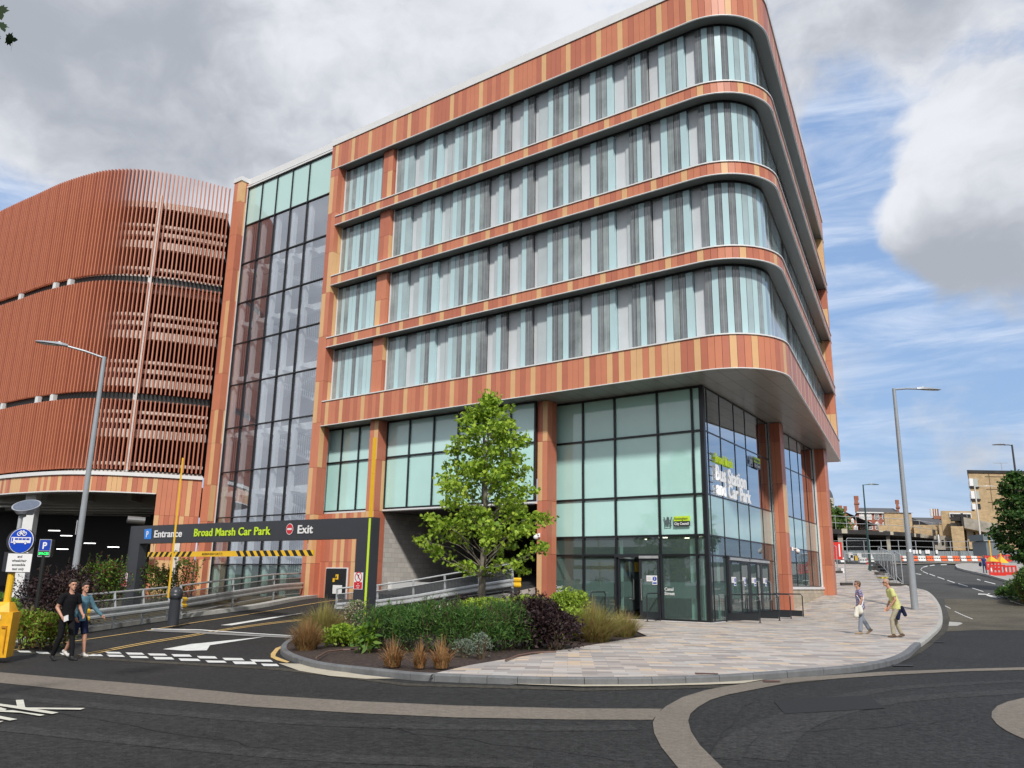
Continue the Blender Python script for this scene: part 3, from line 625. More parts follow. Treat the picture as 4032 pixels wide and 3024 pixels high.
for z0, z1 in ((10.25, 13.15), (13.65, 16.57), (17.08, 20.02), (20.52, 23.48)):
    b1 = [(20.4-s, t) for s, t in bay1]+[(20.4-16.64, None)]; b2 = [(20.4-s, t) for s, t in bay2]+rest
    for bay in (b1, b2):
        mb = MB(); mr_ = MB()
        for (l, t), (l2, _) in zip(bay[:-1], bay[1:]):
            m = TY[t]; d = .55 if t in 'BbDG' else (.72 if t == 'W' else .66)
            n = 1
            p, q = PTH(l+.012, d), PTH(l2-.012, d)
            pi, qi = PTH(l+.012, .9), PTH(l2-.012, .9)
            mb.raw([(*pi[:2], z0), (*p[:2], z0), (*q[:2], z0), (*qi[:2], z0), (*pi[:2], z1), (*p[:2], z1), (*q[:2], z1), (*qi[:2], z1)], [(0, 1, 5, 4), (1, 2, 6, 5), (2, 3, 7, 6)], m)
            if t in 'DG':       # slim glazing bead in the middle of a dark pane
                lm = (l+l2)/2; p = PTH(lm-.008, d-.012); q = PTH(lm+.008, d-.012); mr_.poly([(*p[:2], z0), (*q[:2], z0), (*q[:2], z1), (*p[:2], z1)], M_GB2)
        ribbon(mb, bay[0][0], bay[-1][0], z0, z1, .78, M_FR)
        a, b = PTH(bay[0][0]-.03, .5), PTH(bay[0][0]+.015, .5); a2, b2_ = PTH(bay[0][0]-.03, .8), PTH(bay[0][0]+.015, .8)
        mr_.prism([a[:2], b[:2], b2_[:2], a2[:2]], z0, z1, M_WH)
        shelf(mr_, bay[0][0], bay[-1][0], .53, .6, z1-.09, M_FR, th=.08)
        o = mb.build('ribbon_window', BO)
        if mr_.v: mr_.build('window_frame', o)
# piers: (s_left, s_right, face offset back from band face, z0, z1, depth)
def pier(name, sa, sb, offc, z0, z1, depth, npan, parent, seed, wall='L', joints=(2.1, 2.5)):
    """panelled pier on the L side: sa > sb"""
    mb = MB(); r = random.Random(seed)
    PP = PL if wall == 'L' else (lambda g, off, z=0: PG(-g, off, z))
    zz = [z0]
    while zz[-1] < z1-.4: zz.append(min(z1, zz[-1]+r.uniform(*joints)))
    zz[-1] = z1
    base = MB()
    mb.prism([PP(sa-.01, offc-.02)[:2], PP(sb+.01, offc-.02)[:2], PP(sb+.01, offc-depth)[:2], PP(sa-.01, offc-depth)[:2]], z0, z1, M_BK)
    for a, b in zip(zz[:-1], zz[1:]):
        w_ = (sa-sb)/npan
        for i in range(npan):
            m = r.choice((M_A, M_A, M_B, M_T)); mb.box(PP(sa-w_*i-.005, offc-.03, a+.006), PP(sa-w_*(i+1)+.005, offc-.03)-PP(sa-w_*i-.005, offc-.03), NL*.03 if wall == 'L' else NG*.03, (0, 0, b-a-.012), m)
        nr = max(1, round(depth/.3)); wr = depth/nr
        for i in range(nr):
            m = r.choice((M_A, M_B, M_B, M_T)); q = PP(sb+.02, offc-wr*i-.005, a+.006); mb.box(q, PP(sb+.02, offc-wr*(i+1)+.005)-PP(sb+.02, offc-wr*i-.005), (-DL if wall == 'L' else DG)*.0+((-DL)*.03 if wall == 'L' else DG*.03), (0, 0, b-a-.012), m)
            m = r.choice((M_A, M_B)); q = PP(sa-.02, offc-wr*i-.005, a+.006); mb.box(q, PP(sa-.02, offc-wr*(i+1)+.005)-PP(sa-.02, offc-wr*i-.005), ((DL)*.03 if wall == 'L' else -DG*.03), (0, 0, b-a-.012), m)
    return mb.build(name, parent)
pier('end_pier', 20.4, 19.78, OFFL, 0.0, 23.5, .6, 2, BO, 21)
for i, (z0, z1) in enumerate(((10.25, 13.15), (13.65, 16.57), (17.08, 20.02), (20.52, 23.48))):
    pier('window_pier', 16.56, 15.86, 1.82, z0, z1, .5, 2, BO, 30+i, joints=(1.5, 1.9))
    mb = MB(); r = random.Random(50+i)
    for j in range(3): # end pier of the right-hand face
        la = LEND-.8+j*.265; clad(mb, [la, la+.265], z0, z1, [r.choice((M_A, M_B, M_T))], d=.02 if j else .0)
        p, q = PTH(LEND-.8, .05), PTH(LEND-.8, .7)
    w_ = .33
    for j in range(2):
        a = PTH(LEND-.81, .02+w_*j+.005, z0); b = PTH(LEND-.81, .02+w_*(j+1)-.005, z0); mm = r.choice((M_A, M_B, M_T)); h = (z1-z0)*.55
        mb.box(a, b-a, DU*.03, (0, 0, h-.01), mm); mb.box(a+Z1*h, b-a, DU*.03, (0, 0, z1-z0-h), r.choice((M_A, M_B, M_T)))
    mb.build('window_pier', BO)
pier('column', 16.5, 15.94, 1.75, 0.0, 8.98, .75, 2, BO, 61)
pier('column', 7.05, 6.56, 1.0, 0.1, 8.98, .7, 2, BO, 62)
pier('column', -8.93, -9.6, .55, 0.0, 8.98, .8, 2, BO, 63, wall='G', joints=(1.7, 2.3))
pier('column', -17.85, -18.65, .62, 0.6, 8.98, 1.0, 2, BO, 64, wall='G', joints=(1.7, 2.3))
# underside of the overhang
mb = MB(); under = [PTH(l, .05)[:2] for l in np.concatenate([np.linspace(0.1, L1, 12), np.linspace(L1, L2, 22)[1:], np.linspace(L2, LEND, 12)[1:]])]
pl = under+[PTH(LEND, 4.2)[:2], PG(18.6, -.5)[:2], PG(0, -.3)[:2], PL(20.4, -.3)[:2]]
M_SOFP = brickmat('soffit_panels', [(.30, .315, .30), (.285, .30, .29), (.31, .32, .31)], 1.55, .62, (.05, .05, .05), .012, rot=R(90)-aG, rough=.3, offs=0, dirt=.06)
mb.prism(pl[::-1], 9.0, 9.06, M_SOFP)
mb.build('overhang_soffit', BO)
# roof and the hidden body of the building
mb = MB(); top = [PTH(l, .3)[:2] for l in np.concatenate([np.linspace(0, L1, 8), np.linspace(L1, L2, 14)[1:], np.linspace(L2, LEND, 8)[1:]])]
bk = [PTH(LEND, 24)[:2], PL(20.4, -24)[:2]]
mb.prism(top+bk, 24.9, 25.2, mat('roof_grey', (.3, .3, .3), .8))
mb.build('roof', BO)
mb = MB()
for a, b in ((PTH(LEND, .02)[:2], bk[0]), (bk[0], bk[1]), (bk[1], PL(20.4, 2.0)[:2])):
    mb.prism([a, b, b+np.array([.02, .3]), a+np.array([.02, .3])], 9.0, 24.95, M_B)
mb.build('wall', BO)
# ---- lower glazing
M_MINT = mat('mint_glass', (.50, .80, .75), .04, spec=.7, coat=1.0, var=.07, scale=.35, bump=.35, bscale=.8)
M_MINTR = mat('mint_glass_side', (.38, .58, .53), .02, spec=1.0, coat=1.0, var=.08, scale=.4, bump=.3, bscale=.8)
M_CLR = glassmat('clear_glass', (.80, .88, .86), .03, wave=.02, light_veil=((.36, .50, .47), .10))  # greenish veil lifts the dark hall glass by colour
M_MIR = glassmat('sky_glass', (.42, .60, .56), .38, wave=.05, wscale=.6)
def glazing(P, edges, levels, kinds, name, back=.03, fw=None, fd=.16, parent=BO, skip=()):
    """curtain wall: P(s, off, z); edges and levels are mullion and transom lines; kinds[row] picks the glass"""
    pr = .07 if P is PL else .012; fw = .075 if P is PL else .055; fr = MB(); e0, e1 = edges[0], edges[-1]; sg = 1 if e1 > e0 else -1
    n = NL if P is PL else NG; ax = (DL if P is PL else DG)
    for s in edges: fr.box(P(s-fw/2, -fd+pr, levels[0]), ax*fw, n*fd, (0, 0, levels[-1]-levels[0]), M_FR)
    for z in levels:
        zz = z-fw if z == levels[-1] else z-fw/2*(z != levels[0])
        fr.box(P(min(e0, e1)+fw/2, -fd+pr+.004, zz), ax*(abs(e1-e0)-fw), n*(fd-.008), (0, 0, fw), M_FR)
    f = fr.build('glazing_frame', parent)
    for i, (za, zb) in enumerate(zip(levels[:-1], levels[1:])):
        for j, (sa, sb) in enumerate(zip(edges[:-1], edges[1:])):
            if (i, j) in skip: continue
            mb = MB(); a, b = min(sa, sb), max(sa, sb); t = random.uniform(-.0015, .0015)
            mb.box(P(a+.02, -.02+t, za+.02), ax*(b-a-.04), n*.012, (0, 0, zb-za-.04), kinds[i])
            mb.build('glass_pane', parent)
    return f
LV = [.12, 2.54, 3.27, 4.80, 7.22, 8.98]
skipL = [(0, 3)]
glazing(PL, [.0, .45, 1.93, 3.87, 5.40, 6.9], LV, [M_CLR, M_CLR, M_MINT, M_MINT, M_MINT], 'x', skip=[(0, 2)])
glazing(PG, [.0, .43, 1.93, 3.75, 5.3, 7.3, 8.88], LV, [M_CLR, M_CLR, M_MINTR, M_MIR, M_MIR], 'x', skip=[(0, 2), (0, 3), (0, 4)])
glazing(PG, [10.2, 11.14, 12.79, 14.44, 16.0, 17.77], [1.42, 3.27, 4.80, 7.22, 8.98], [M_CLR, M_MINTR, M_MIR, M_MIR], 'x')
PL1 = lambda s, off, z=0: PL(s, off+1.1, z)
def PLo(d):
    f = lambda s, off, z=0: PL(s, off+d, z)
    return f
def glazing_off(d, edges, levels, kinds, parent=BO, refl=None):
    n, ax = NL, DL; fr = MB(); fw, fd = (.07 if parent is BO else .06), .14
    for s in edges: fr.box(PL(s-fw/2, d-fd/2, levels[0]), ax*fw, n*fd, (0, 0, levels[-1]-levels[0]), M_FR)
    for z in levels:
        zz = z-fw if z == levels[-1] else z-fw/2*(z != levels[0])
        fr.box(PL(edges[0]+fw/2, d-fd/2+.004, zz), ax*(edges[-1]-edges[0]-fw), n*(fd-.008), (0, 0, fw), M_FR)
    fr.build('glazing_frame', parent)
    for i, (za, zb) in enumerate(zip(levels[:-1], levels[1:])):
        for sa, sb in zip(edges[:-1], edges[1:]):
            mb = MB(); t = random.uniform(-.0015, .0015); mb.box(PL(sa+.02, d-.02+t, za+.02), ax*(sb-sa-.04), n*.012, (0, 0, zb-za-.04), kinds[i]); mb.build('glass_pane', parent)
M_MINT2 = mat('mint_glass_pale', (.57, .83, .81), .05, spec=.6, coat=1.0)
glazing_off(1.1, [16.6, 17.9, 19.17, 20.35], [4.72, 7.22, 8.98], [M_MINT, M_MINT2])
glazing_off(1.1, [7.1, 8.4, 9.87, 11.37, 12.87, 14.42, 15.92], [4.72, 7.21, 8.98], [M_MINT, M_MINT2])
mb = MB()
mb.box(PL(16.55, 1.0, 4.6), DL*3.9, NL*.28, (0, 0, .10), M_WH); mb.box(PL(7.05, 1.0, 4.62), DL*8.9, NL*.2, (0, 0, .08), M_WH)
mb.box(PL(20.40, 1.0, 4.7), DL*.05, NL*.2, (0, 0, 4.28), M_WH); mb.box(PL(15.965, 1.0, 4.7), DL*.04, NL*.2, (0, 0, 4.28), M_WH); mb.box(PL(6.93, -.1, .2), DL*.05, NL*.22, (0, 0, 8.78), M_WH)
mb.box(PG(8.92, -.1, .2), DG*.05, NG*.2, (0, 0, 8.78), M_WH); mb.box(PG(17.8, -.1, 1.4), DG*.05, NG*.2, (0, 0, 7.58), M_WH)
mb.box(PG(9.6, -.15, 1.30), DG*8.3, NG*.32, (0, 0, .12), M_WH)
mb.box(PL(-.05, -.2, .06), DL*7.0, NL*.30, (0, 0, .07), M_WH); mb.box(PG(-.05, -.2, .06), DG*9, NG*.30, (0, 0, .07), M_WH)
mb.build('trim', BO)
# terracotta wall below the left bay, with the plant room door
mb = MB(); r = random.Random(9)
mb.prism([PL(16.5, 1.5)[:2], PL(20.45, 1.5)[:2], PL(20.45, 1.2)[:2], PL(16.5, 1.2)[:2]], 0, 4.6, M_BK)
for za, zb in ((.0, 2.25), (2.25, 4.6)):
    for i in range(15):
        s = 16.5+i*.262; mb.box(PL(s+.005, 1.5, za+.006), DL*.252, NL*.03, (0, 0, zb-za-.012), r.choice((M_A, M_B, M_T, M_A, M_B, M_T)))
mb.build('panel_wall', BO)
mb = MB(); M_LOUV = mat('louvre_dark', (.05, .052, .06), .5, .3)
mb.box(PL(17.68, 1.53, 0.478), DL*1.56, NL*.03, (0, 0, 1.5), M_WH); mb.box(PL(17.76, 1.56, 0.494), DL*1.42, NL*.03, (0, 0, 1.44), M_LOUV)
for i in range(24): mb.box(PL(17.78+i*.06, 1.59, 0.509), DL*.02, NL*.015, (0, 0, 1.40), M_FR)
dd = mb.build('plant_room_door', BO)
mb = MB(); mb.box(PL(18.26, 1.61, 1.414), DL*.20, NL*.01, (0, 0, .24), M_YEL); mb.box(PL(18.51, 1.61, 1.297), DL*.14, NL*.01, (0, 0, .18), M_YEL); mb.box(PL(17.96, 1.61, 0.751), DL*.65, NL*.01, (0, 0, .4), M_WP)
mb.poly([PL(18.34, 1.623, 1.476), PL(18.46, 1.623, 1.476), PL(18.40, 1.623, 1.617)][::-1], M_BLK); mb.build('warning_sign', dd)
# tunnel of the ramp
mb = MB(); M_BLOCK = brickmat('grey_blocks', [(.50, .475, .44), (.46, .435, .405), (.54, .51, .475)], .45, .225, (.38, .36, .34), .012, face=math.atan2(NL[1], NL[0]), dirt=.08)
a, b = PL(15.95, 1.35)[:2], PL(15.6, -16)[:2]; w_ = DL[:2]*.3
mb.prism([a, b, b+w_, a+w_], 0.0, 4.7, M_BLOCK); mb.build('block_wall', BO)
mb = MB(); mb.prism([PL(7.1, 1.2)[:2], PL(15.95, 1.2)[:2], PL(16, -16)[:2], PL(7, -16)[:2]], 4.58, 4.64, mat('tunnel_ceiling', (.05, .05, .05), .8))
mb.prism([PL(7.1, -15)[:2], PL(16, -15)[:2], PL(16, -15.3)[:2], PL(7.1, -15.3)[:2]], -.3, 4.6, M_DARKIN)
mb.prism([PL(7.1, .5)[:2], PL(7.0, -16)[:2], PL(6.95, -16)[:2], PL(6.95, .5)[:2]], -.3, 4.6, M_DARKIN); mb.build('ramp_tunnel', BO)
mb = MB(); q = PL(15.5, 1.0); q2_ = PL(15.3, -7); mb.prism([q[:2], q2_[:2], q2_[:2]-DL[:2]*.22, q[:2]-DL[:2]*.22], .3, 1.35, M_WH); mb.build('ramp_upstand', BO)
# inside of the entrance hall
mb = MB(); hall = [PL(.1, -.12)[:2], PL(6.9, -.12)[:2], PL(6.9, -9)[:2], PG(18, -9)[:2], PG(18, -.12)[:2]]
mb.prism(hall, -.05, .06, mat('hall_floor', (.26, .25, .24), .3)); mb.build('hall_floor', BO)
mb = MB(); mb.prism(hall, 3.40, 3.5, mat('hall_ceiling', (.42, .43, .42), .8)); mb.build('hall_ceiling', BO)
mb = MB(); HW = mat('hall_wall', (.26, .28, .27), .6)
for a, b in ((PL(6.88, -.2), PL(6.88, -9)), (PL(6.9, -7.5), PG(18, -7.5)), (PG(17.9, -.2), PG(17.9, -9))):
    t = (b-a)[:2]; t /= np.linalg.norm(t); n = np.array([-t[1], t[0]])*.1; mb.prism([a[:2], b[:2], b[:2]+n, a[:2]+n], .06, 3.4, HW)
mb.prism([PL(3.2, -4)[:2], PL(4.6, -4)[:2], PL(4.6, -5)[:2], PL(3.2, -5)[:2]], .06, 3.4, mat('hall_core', (.03, .03, .033), .5))
mb.prism([PG(5, -4)[:2], PG(8, -4)[:2], PG(8, -5)[:2], PG(5, -5)[:2]], .06, 3.4, HW)
mb.prism([PL(4.5, -2.9)[:2], PL(6.8, -2.9)[:2], PL(6.8, -3.0)[:2], PL(4.5, -3.0)[:2]], 1.95, 2.35, mat('hall_band', (.45, .28, .02), .5))
mb.build('hall_wall', BO)
for k_, (s, o_) in enumerate([(6.0, -1.5), (5.2, -2.2), (3.6, -1.3), (3.2, -3.2), (2.4, -2.0), (2.3, -3.8), (1.2, -1.6), (1.3, -3.1), (.3, -2.2), (4.4, -4.2)]):
    mb = MB(); mb.box(PL(s, o_, 3.36), DL*.36, NL*.09, (0, 0, .03), mat('ceiling_light', (1, .93, .8), emit=((1, .88, .68), 4))); mb.build('ceiling_light', BO)
M_FRST = mat('frosted_band', (.12, .16, .155), .5, spec=.3)
mb = MB()
for a, b in ((.5, 1.9), (3.95, 5.35), (5.45, 6.85)): mb.box(PL(a, -.045, .95), DL*(b-a), NL*.004, (0, 0, .58), M_FRST)
for a, b in ((.48, 1.9), (7.35, 8.8)): mb.box(PG(a, -.045, .95), DG*(b-a), NG*.004, (0, 0, .58), M_FRST)
mb.build('frosted_band', BO)
mb = MB(); M_CUR = mat('blind_mint', (.36, .50, .45), .6)
for a, b in ((.08, .42), (.52, .85), (3.72, 3.86)): mb.box(PL(a, -.25, .13), DL*(b-a), NL*.02, (0, 0, 3.1), M_CUR)
for a, b in ((1.55, 1.85), (.05, .2)): mb.box(PG(a, -.25, .13), DG*(b-a), NG*.02, (0, 0, 3.1), M_CUR)
mb.build('blind', BO)
# doors
M_DOOR = mat('door_grey', (.030, .034, .040), .35, .2)
def door(P, s0, wd, name='entrance_door', swing=0, sign=True, hside=1):
    n0, ax0 = (NL, -DL) if P is PL else (NG, DG)
    hinge = P(s0, .05, .13); an = R(swing)
    ax = ax0*math.cos(an)+n0*math.sin(an); n = n0*math.cos(an)-ax0*math.sin(an)
    mb = MB(); h = 2.3
    mb.box(hinge, ax*.1, n*.05, (0, 0, h), M_DOOR); mb.box(hinge+ax*(wd-.1), ax*.1, n*.05, (0, 0, h), M_DOOR)
    mb.box(hinge+ax*.1, ax*(wd-.2), n*.05, (0, 0, .3), M_DOOR); mb.box(hinge+ax*.1+Z1*(h-.1), ax*(wd-.2), n*.05, (0, 0, .1), M_DOOR)
    mb.box(hinge+ax*.02+Z1*(h-.02), ax*(wd-.04), n*.1, (0, 0, .1), M_STL)
    d = mb.build(name, BO)
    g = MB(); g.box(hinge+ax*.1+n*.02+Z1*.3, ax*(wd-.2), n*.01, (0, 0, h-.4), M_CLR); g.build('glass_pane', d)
    g = MB(); g.box(hinge+ax*.11+n*.014+Z1*.82, ax*(wd-.22), n*.004, (0, 0, .58), M_FRST); g.build('frosted_band', d)
    hx = wd-.17 if hside > 0 else .12; q = hinge+ax*hx+n*.05
    g = MB(); g.tube([q+Z1*.72, q+n*.09+Z1*.72, q+n*.09+Z1*1.5, q+Z1*1.5], .018, mat('brushed_steel', (.75, .75, .74), .25, .9), 6); g.build('handle', d)
    if sign:
        q = hinge+ax*(.16 if hside > 0 else .3)+n*.034+Z1*1.42
        g = MB(); g.box(q, ax*.24, n*.006, (0, 0, .22), M_WP); g.box(q+ax*.25-Z1*.12, ax*.2, n*.006, (0, 0, .34), M_WP)
        c = q+ax*.35+Z1*.1+n*.008; g.raw([c+ax*.085*math.cos(t)+Z1*.085*math.sin(t) for t in np.linspace(0, 2*math.pi, 16, endpoint=False)], [tuple(range(16))], M_BLUE)
        g.box(c-ax*.012-Z1*.05, ax*.024, n*.002, (0, 0, .1), M_WP); g.box(q+ax*.27-Z1*.09, ax*.16, n*.008, (0, 0, .06), M_BLUE)
        for t in (0, 1, 2): g.box(q+ax*.03+n*.006+Z1*(.15-.045*t), ax*.16, n*.001, (0, 0, .012), mat('print_grey', (.3, .3, .32)))
        g.build('door_sign', d)
    return d
mb = MB()
for s in (3.87, 1.87): mb.box(PL(s-.0, -.1, .13), DL*.06, NL*.2, (0, 0, 2.42), M_DOOR)
mb.box(PL(1.93, -.1, 2.46), DL*1.94, NL*.22, (0, 0, .12), M_DOOR); mb.build('door_frame', BO); mb = MB()
for g_ in (1.95, 4.55, 6.26, 7.35): mb.box(PG(g_, -.1, .13), DG*.06, NG*.2, (0, 0, 2.42), M_DOOR)
mb.box(PG(1.95, -.1, 2.46), DG*5.4, NG*.22, (0, 0, .12), M_DOOR)
mb.build('door_frame', BO)
door(PL, 3.8, .93, swing=-78, sign=False)
door(PL, 2.84, .86, swing=0, hside=-1)
door(PG, 2.05, 1.22, swing=4); door(PG, 3.32, 1.2, swing=0, hside=-1); door(PG, 4.65, .8, swing=6); door(PG, 5.47, .78, swing=0, sign=False, hside=-1)
door(PG, 6.32, 1.0, swing=3, sign=True)
M_WPL = mat('lit_letter_white', (.8, .8, .8), emit=((1, 1, 1), .42)); M_LIMEL = mat('lit_letter_lime', (.58, .75, .03), emit=((.62, .8, .05), .30))
def fitx(s_, h, bold, wd): return wd/text(MB(), s_, (0, 0, 0), (1, 0, 0), (0, 1, 0), h, M_WP, bold=bold, sx=1.0)
# writing on the glass
mb = MB(); text(mb, 'Broad Marsh', PG(1.0, .05, 6.12), DG, Z1, .38, M_LIMEL, ext=.03, bold=.010, sx=fitx('Broad Marsh', .38, .010, 2.12)); mb.build('sign_lettering', BO, label='yellow-green raised lettering')
mb = MB(); text(mb, 'Bus Station', PG(1.0, .05, 5.44), DG, Z1, .60, M_WPL, ext=.03, bold=.016, sx=fitx('Bus Station', .60, .016, 3.85)); text(mb, 'and Car Park', PG(1.02, .05, 4.88), DG, Z1, .55, M_WPL, ext=.03, bold=.016, sx=fitx('and Car Park', .55, .016, 4.4)); mb.build('sign_lettering', BO, label='white raised lettering')
mb = MB()
for z in (4.95, 5.3, 5.55, 5.9, 6.15, 6.4): mb.box(PG(.5, .04, z), DG*(.45), NG*.03, (0, 0, .03), M_STL)
mb.build('sign_rail', BO)
mb = MB()
mb.box(PL(1.33, .06, 3.80), -DL*.66, NL*.03, (0, 0, .18), M_LIME); mb.box(PL(1.33, .06, 3.61), -DL*.66, NL*.03, (0, 0, .18), M_DK)
text(mb, 'Nottingham', PL(1.30, .094, 3.845), -DL, Z1, .10, M_DK, ext=.003, bold=.01, sx=.80); text(mb, 'City Council', PL(1.30, .094, 3.655), -DL, Z1, .10, M_WP, ext=.003, bold=.03, sx=.80)
def crest(mb, o, ax, n, h, m):
    def bar(x0, z0, x1, z1, w_=.05):
        a = o+ax*x0*h+Z1*z0*h; b = o+ax*x1*h+Z1*z1*h; t = (b-a)/np.linalg.norm(b-a); s_ = np.cross(n, t)*w_*h
        mb.raw([a-s_, b-s_, b+s_, a+s_, a-s_+n*.01, b-s_+n*.01, b+s_+n*.01, a+s_+n*.01], [(4, 5, 6, 7), (0, 1, 5, 4), (2, 3, 7, 6), (1, 2, 6, 5), (3, 0, 4, 7)], m)
    mb.raw([o+ax*x*h+Z1*z*h+n*.01 for x, z in ((.30,.65),(.30,.35),(.36,.2),(.48,.1),(.60,.2),(.66,.35),(.66,.65))], [tuple(range(7))], m)
    bar(.4, .7, .4, .95); bar(.48, .7, .48, 1.0); bar(.56, .7, .56, .95); bar(.34, .72, .62, .72)
    for s_ in (-1, 1):
        c = .48+s_*.30
        bar(c, .15, c+s_*.02, .62, .07); bar(c+s_*.02, .62, c+s_*.12, .82, .05); bar(c+s_*.12, .82, c+s_*.05, .95, .03); bar(c+s_*.12, .82, c+s_*.2, .97, .03); bar(c, .5, c-s_*.14, .6, .035); bar(c, .15, c+s_*.1, .02, .04)
    bar(.1, .0, .86, .0, .04)
crest(mb, PL(1.76, .05, 3.62), -DL, NL, .36, mat('crest_grey', (.10, .13, .14), .5)); mb.build('council_sign', BO)
mb = MB(); q = PG(6.15, .05, 6.78); mb.box(q, DG*.95, NG*.03, (0, 0, .24), M_LIME); mb.box(q-Z1*.25, DG*.95, NG*.03, (0, 0, .24), M_DK)
text(mb, 'Nottingham', q+NG*.034+DG*.04+Z1*.06, DG, Z1, .13, M_DK, ext=.003, bold=.01, sx=.88); text(mb, 'City Council', q+NG*.034+DG*.04-Z1*.19, DG, Z1, .13, M_WP, ext=.003, bold=.03, sx=.88)
crest(mb, q-DG*.55-Z1*.22, DG, NG, .46, mat('crest_pale', (.5, .55, .6), .5)); mb.build('council_sign', BO)
mb = MB()
for s in (1.83, 6.82):
    text(mb, 'Canal', PL(s, .0, 1.22), -DL, Z1, .12, M_WP, ext=.003, bold=.02, sx=.95); text(mb, 'Street', PL(s, .0, 1.06), -DL, Z1, .12, M_WP, ext=.003, bold=.02, sx=.95)
mb.build('window_lettering', BO)
# stone plinth wall under the second glazed bay
mb = MB(); M_STONE = brickmat('sandstone_blocks', [(.46, .39, .29), (.42, .355, .27), (.50, .43, .33), (.44, .38, .30)], .5, .22, (.33, .29, .23), .012, face=math.atan2(DG[1], DG[0]), dirt=.15)
mb.prism([PG(9.55, .12)[:2], PG(17.85, .12)[:2], PG(17.85, -.3)[:2], PG(9.55, -.3)[:2]], -.1, 1.31, M_STONE); mb.build('plinth_wall', BO)
# hidden remainder beyond the second column
mb = MB(); mb.prism([PG(18.0, -.3)[:2], PG(18.3, -.3)[:2], PG(18.3, -12)[:2], PG(18.0, -12)[:2]], .5, 9.0, M_B); mb.build('wall', BO)
# cctv cameras
def cctv(P, s, off, z, label):
    c = P(s, off, z); t = empty('cctv_camera', tuple(c), label, 'camera'); n = NL if P is PL else NG
    mb = MB(); mb.box(c-np.array([.04, .04, 0]), (.08, 0, 0), (0, .08, 0), (0, 0, .16), M_WP); mb.tube([c+Z1*.08, c+n*.22+Z1*.1], .03, M_WP, 8); mb.build('bracket', t)
    mb = MB(); mb.ball(c+n*.24-Z1*.02, .10, M_WP, 10, 8); mb.ball(c+n*.24-Z1*.07, .075, M_DK, 10, 6); mb.build('dome', t, smooth=True)
cctv(PL, 6.9, 1.06, 3.25, 'white dome cctv camera on the terracotta column beside the tree')
cctv(PG, 9.65, .62, 3.05, 'white dome cctv camera on the terracotta column right of the glass doors')
# ---------------------------------------------------------------- stair tower
ST = empty('stair_tower', tuple(PL(25, 1.5)), 'tall glazed stair tower between the office block and the finned car park', 'tower')
M_STG = glassmat('stair_glass', (.94, .96, .98), .33, wave=.03, wscale=.5, light_veil=((.60, .60, .70), .06))  # lilac veil paints some sky brightness into the pane
M_STM = mat('mint_glass_top', (.50, .74, .70), .05, spec=.6, coat=1.0)
def glazing_st():
    ed = [20.5, 22.94, 24.46, 25.9, 27.35, 28.76]; lv = [.2, 2.12, 4.67, 7.23, 9.78, 12.35, 14.87, 17.43, 19.97, 22.51, 25.05]
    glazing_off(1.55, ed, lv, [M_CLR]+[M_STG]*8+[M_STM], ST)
glazing_st()
mb = MB()
mb.box(PL(20.45, 1.3, 25.05), DL*8.4, NL*.38, (0, 0, .10), M_WH); mb.box(PL(20.45, 1.3, 25.15), DL*8.4, NL*.30, (0, 0, .10), M_FR); mb.box(PL(20.45, .6, 25.25), DL*9.5, NL*1.0, (0, 0, .42), M_WH)
mb.box(PL(28.78, 1.45, .2), DL*.06, NL*.2, (0, 0, 24.9), M_WH); mb.build('parapet', ST)
pier('end_pier', 29.6, 28.86, 2.08, 0.0, 25.4, 1.0, 2, ST, 77, joints=(1.9, 2.5))
mb = MB(); mb.prism([PL(29.65, 2.14)[:2], PL(28.8, 2.14)[:2], PL(28.8, .9)[:2], PL(29.65, .9)[:2]], 25.4, 25.68, M_WH); mb.build('pier_cap', ST)
mb = MB(); M_STI = mat('stair_white', (.86, .88, .87), .5); M_STR = mat('stair_red', (.30, .16, .13), .7)
for z in (2.45, 5.85, 9.25, 12.65, 16.05, 19.45):
    mb.box(PL(20.5, .6, z), DL*9, NL*.25, (0, 0, .42), M_STI)
    for s in (22.94, 24.46, 25.9, 27.35, 28.76): mb.box(PL(s-.45, .85, z+.05), DL*.5, NL*.55, (0, 0, .22), M_STI)
for s in (22.94, 24.46, 25.9, 27.35, 28.76): mb.box(PL(s-.28, 1.2, .2), DL*.24, NL*.22, (0, 0, 22.3), M_STI)
mb.build('steelwork', ST)
mb = MB(); mb.prism([PL(20.5, -4)[:2], PL(30, -4)[:2], PL(30, -4.2)[:2], PL(20.5, -4.2)[:2]], 0, 25, mat('stair_back', (.50, .49, .52), .8))
mb.prism([PL(29.6, 1.4)[:2], PL(30, 1.4)[:2], PL(30, -4)[:2], PL(29.6, -4)[:2]], 0, 25, M_STR); mb.prism([PL(20.2, 1.4)[:2], PL(20.5, 1.4)[:2], PL(20.5, -4)[:2], PL(20.2, -4)[:2]], 0, 25, M_STI)
mb.prism([PL(20.2, 1.4)[:2], PL(30, 1.4)[:2], PL(30, -4)[:2], PL(20.2, -4)[:2]], 24.9, 25.2, M_STI); mb.prism([PL(20.2, 1.4)[:2], PL(30, 1.4)[:2], PL(30, -4)[:2], PL(20.2, -4)[:2]], .1, .2, M_CONC)
mb.build('wall', ST)
mb = MB()
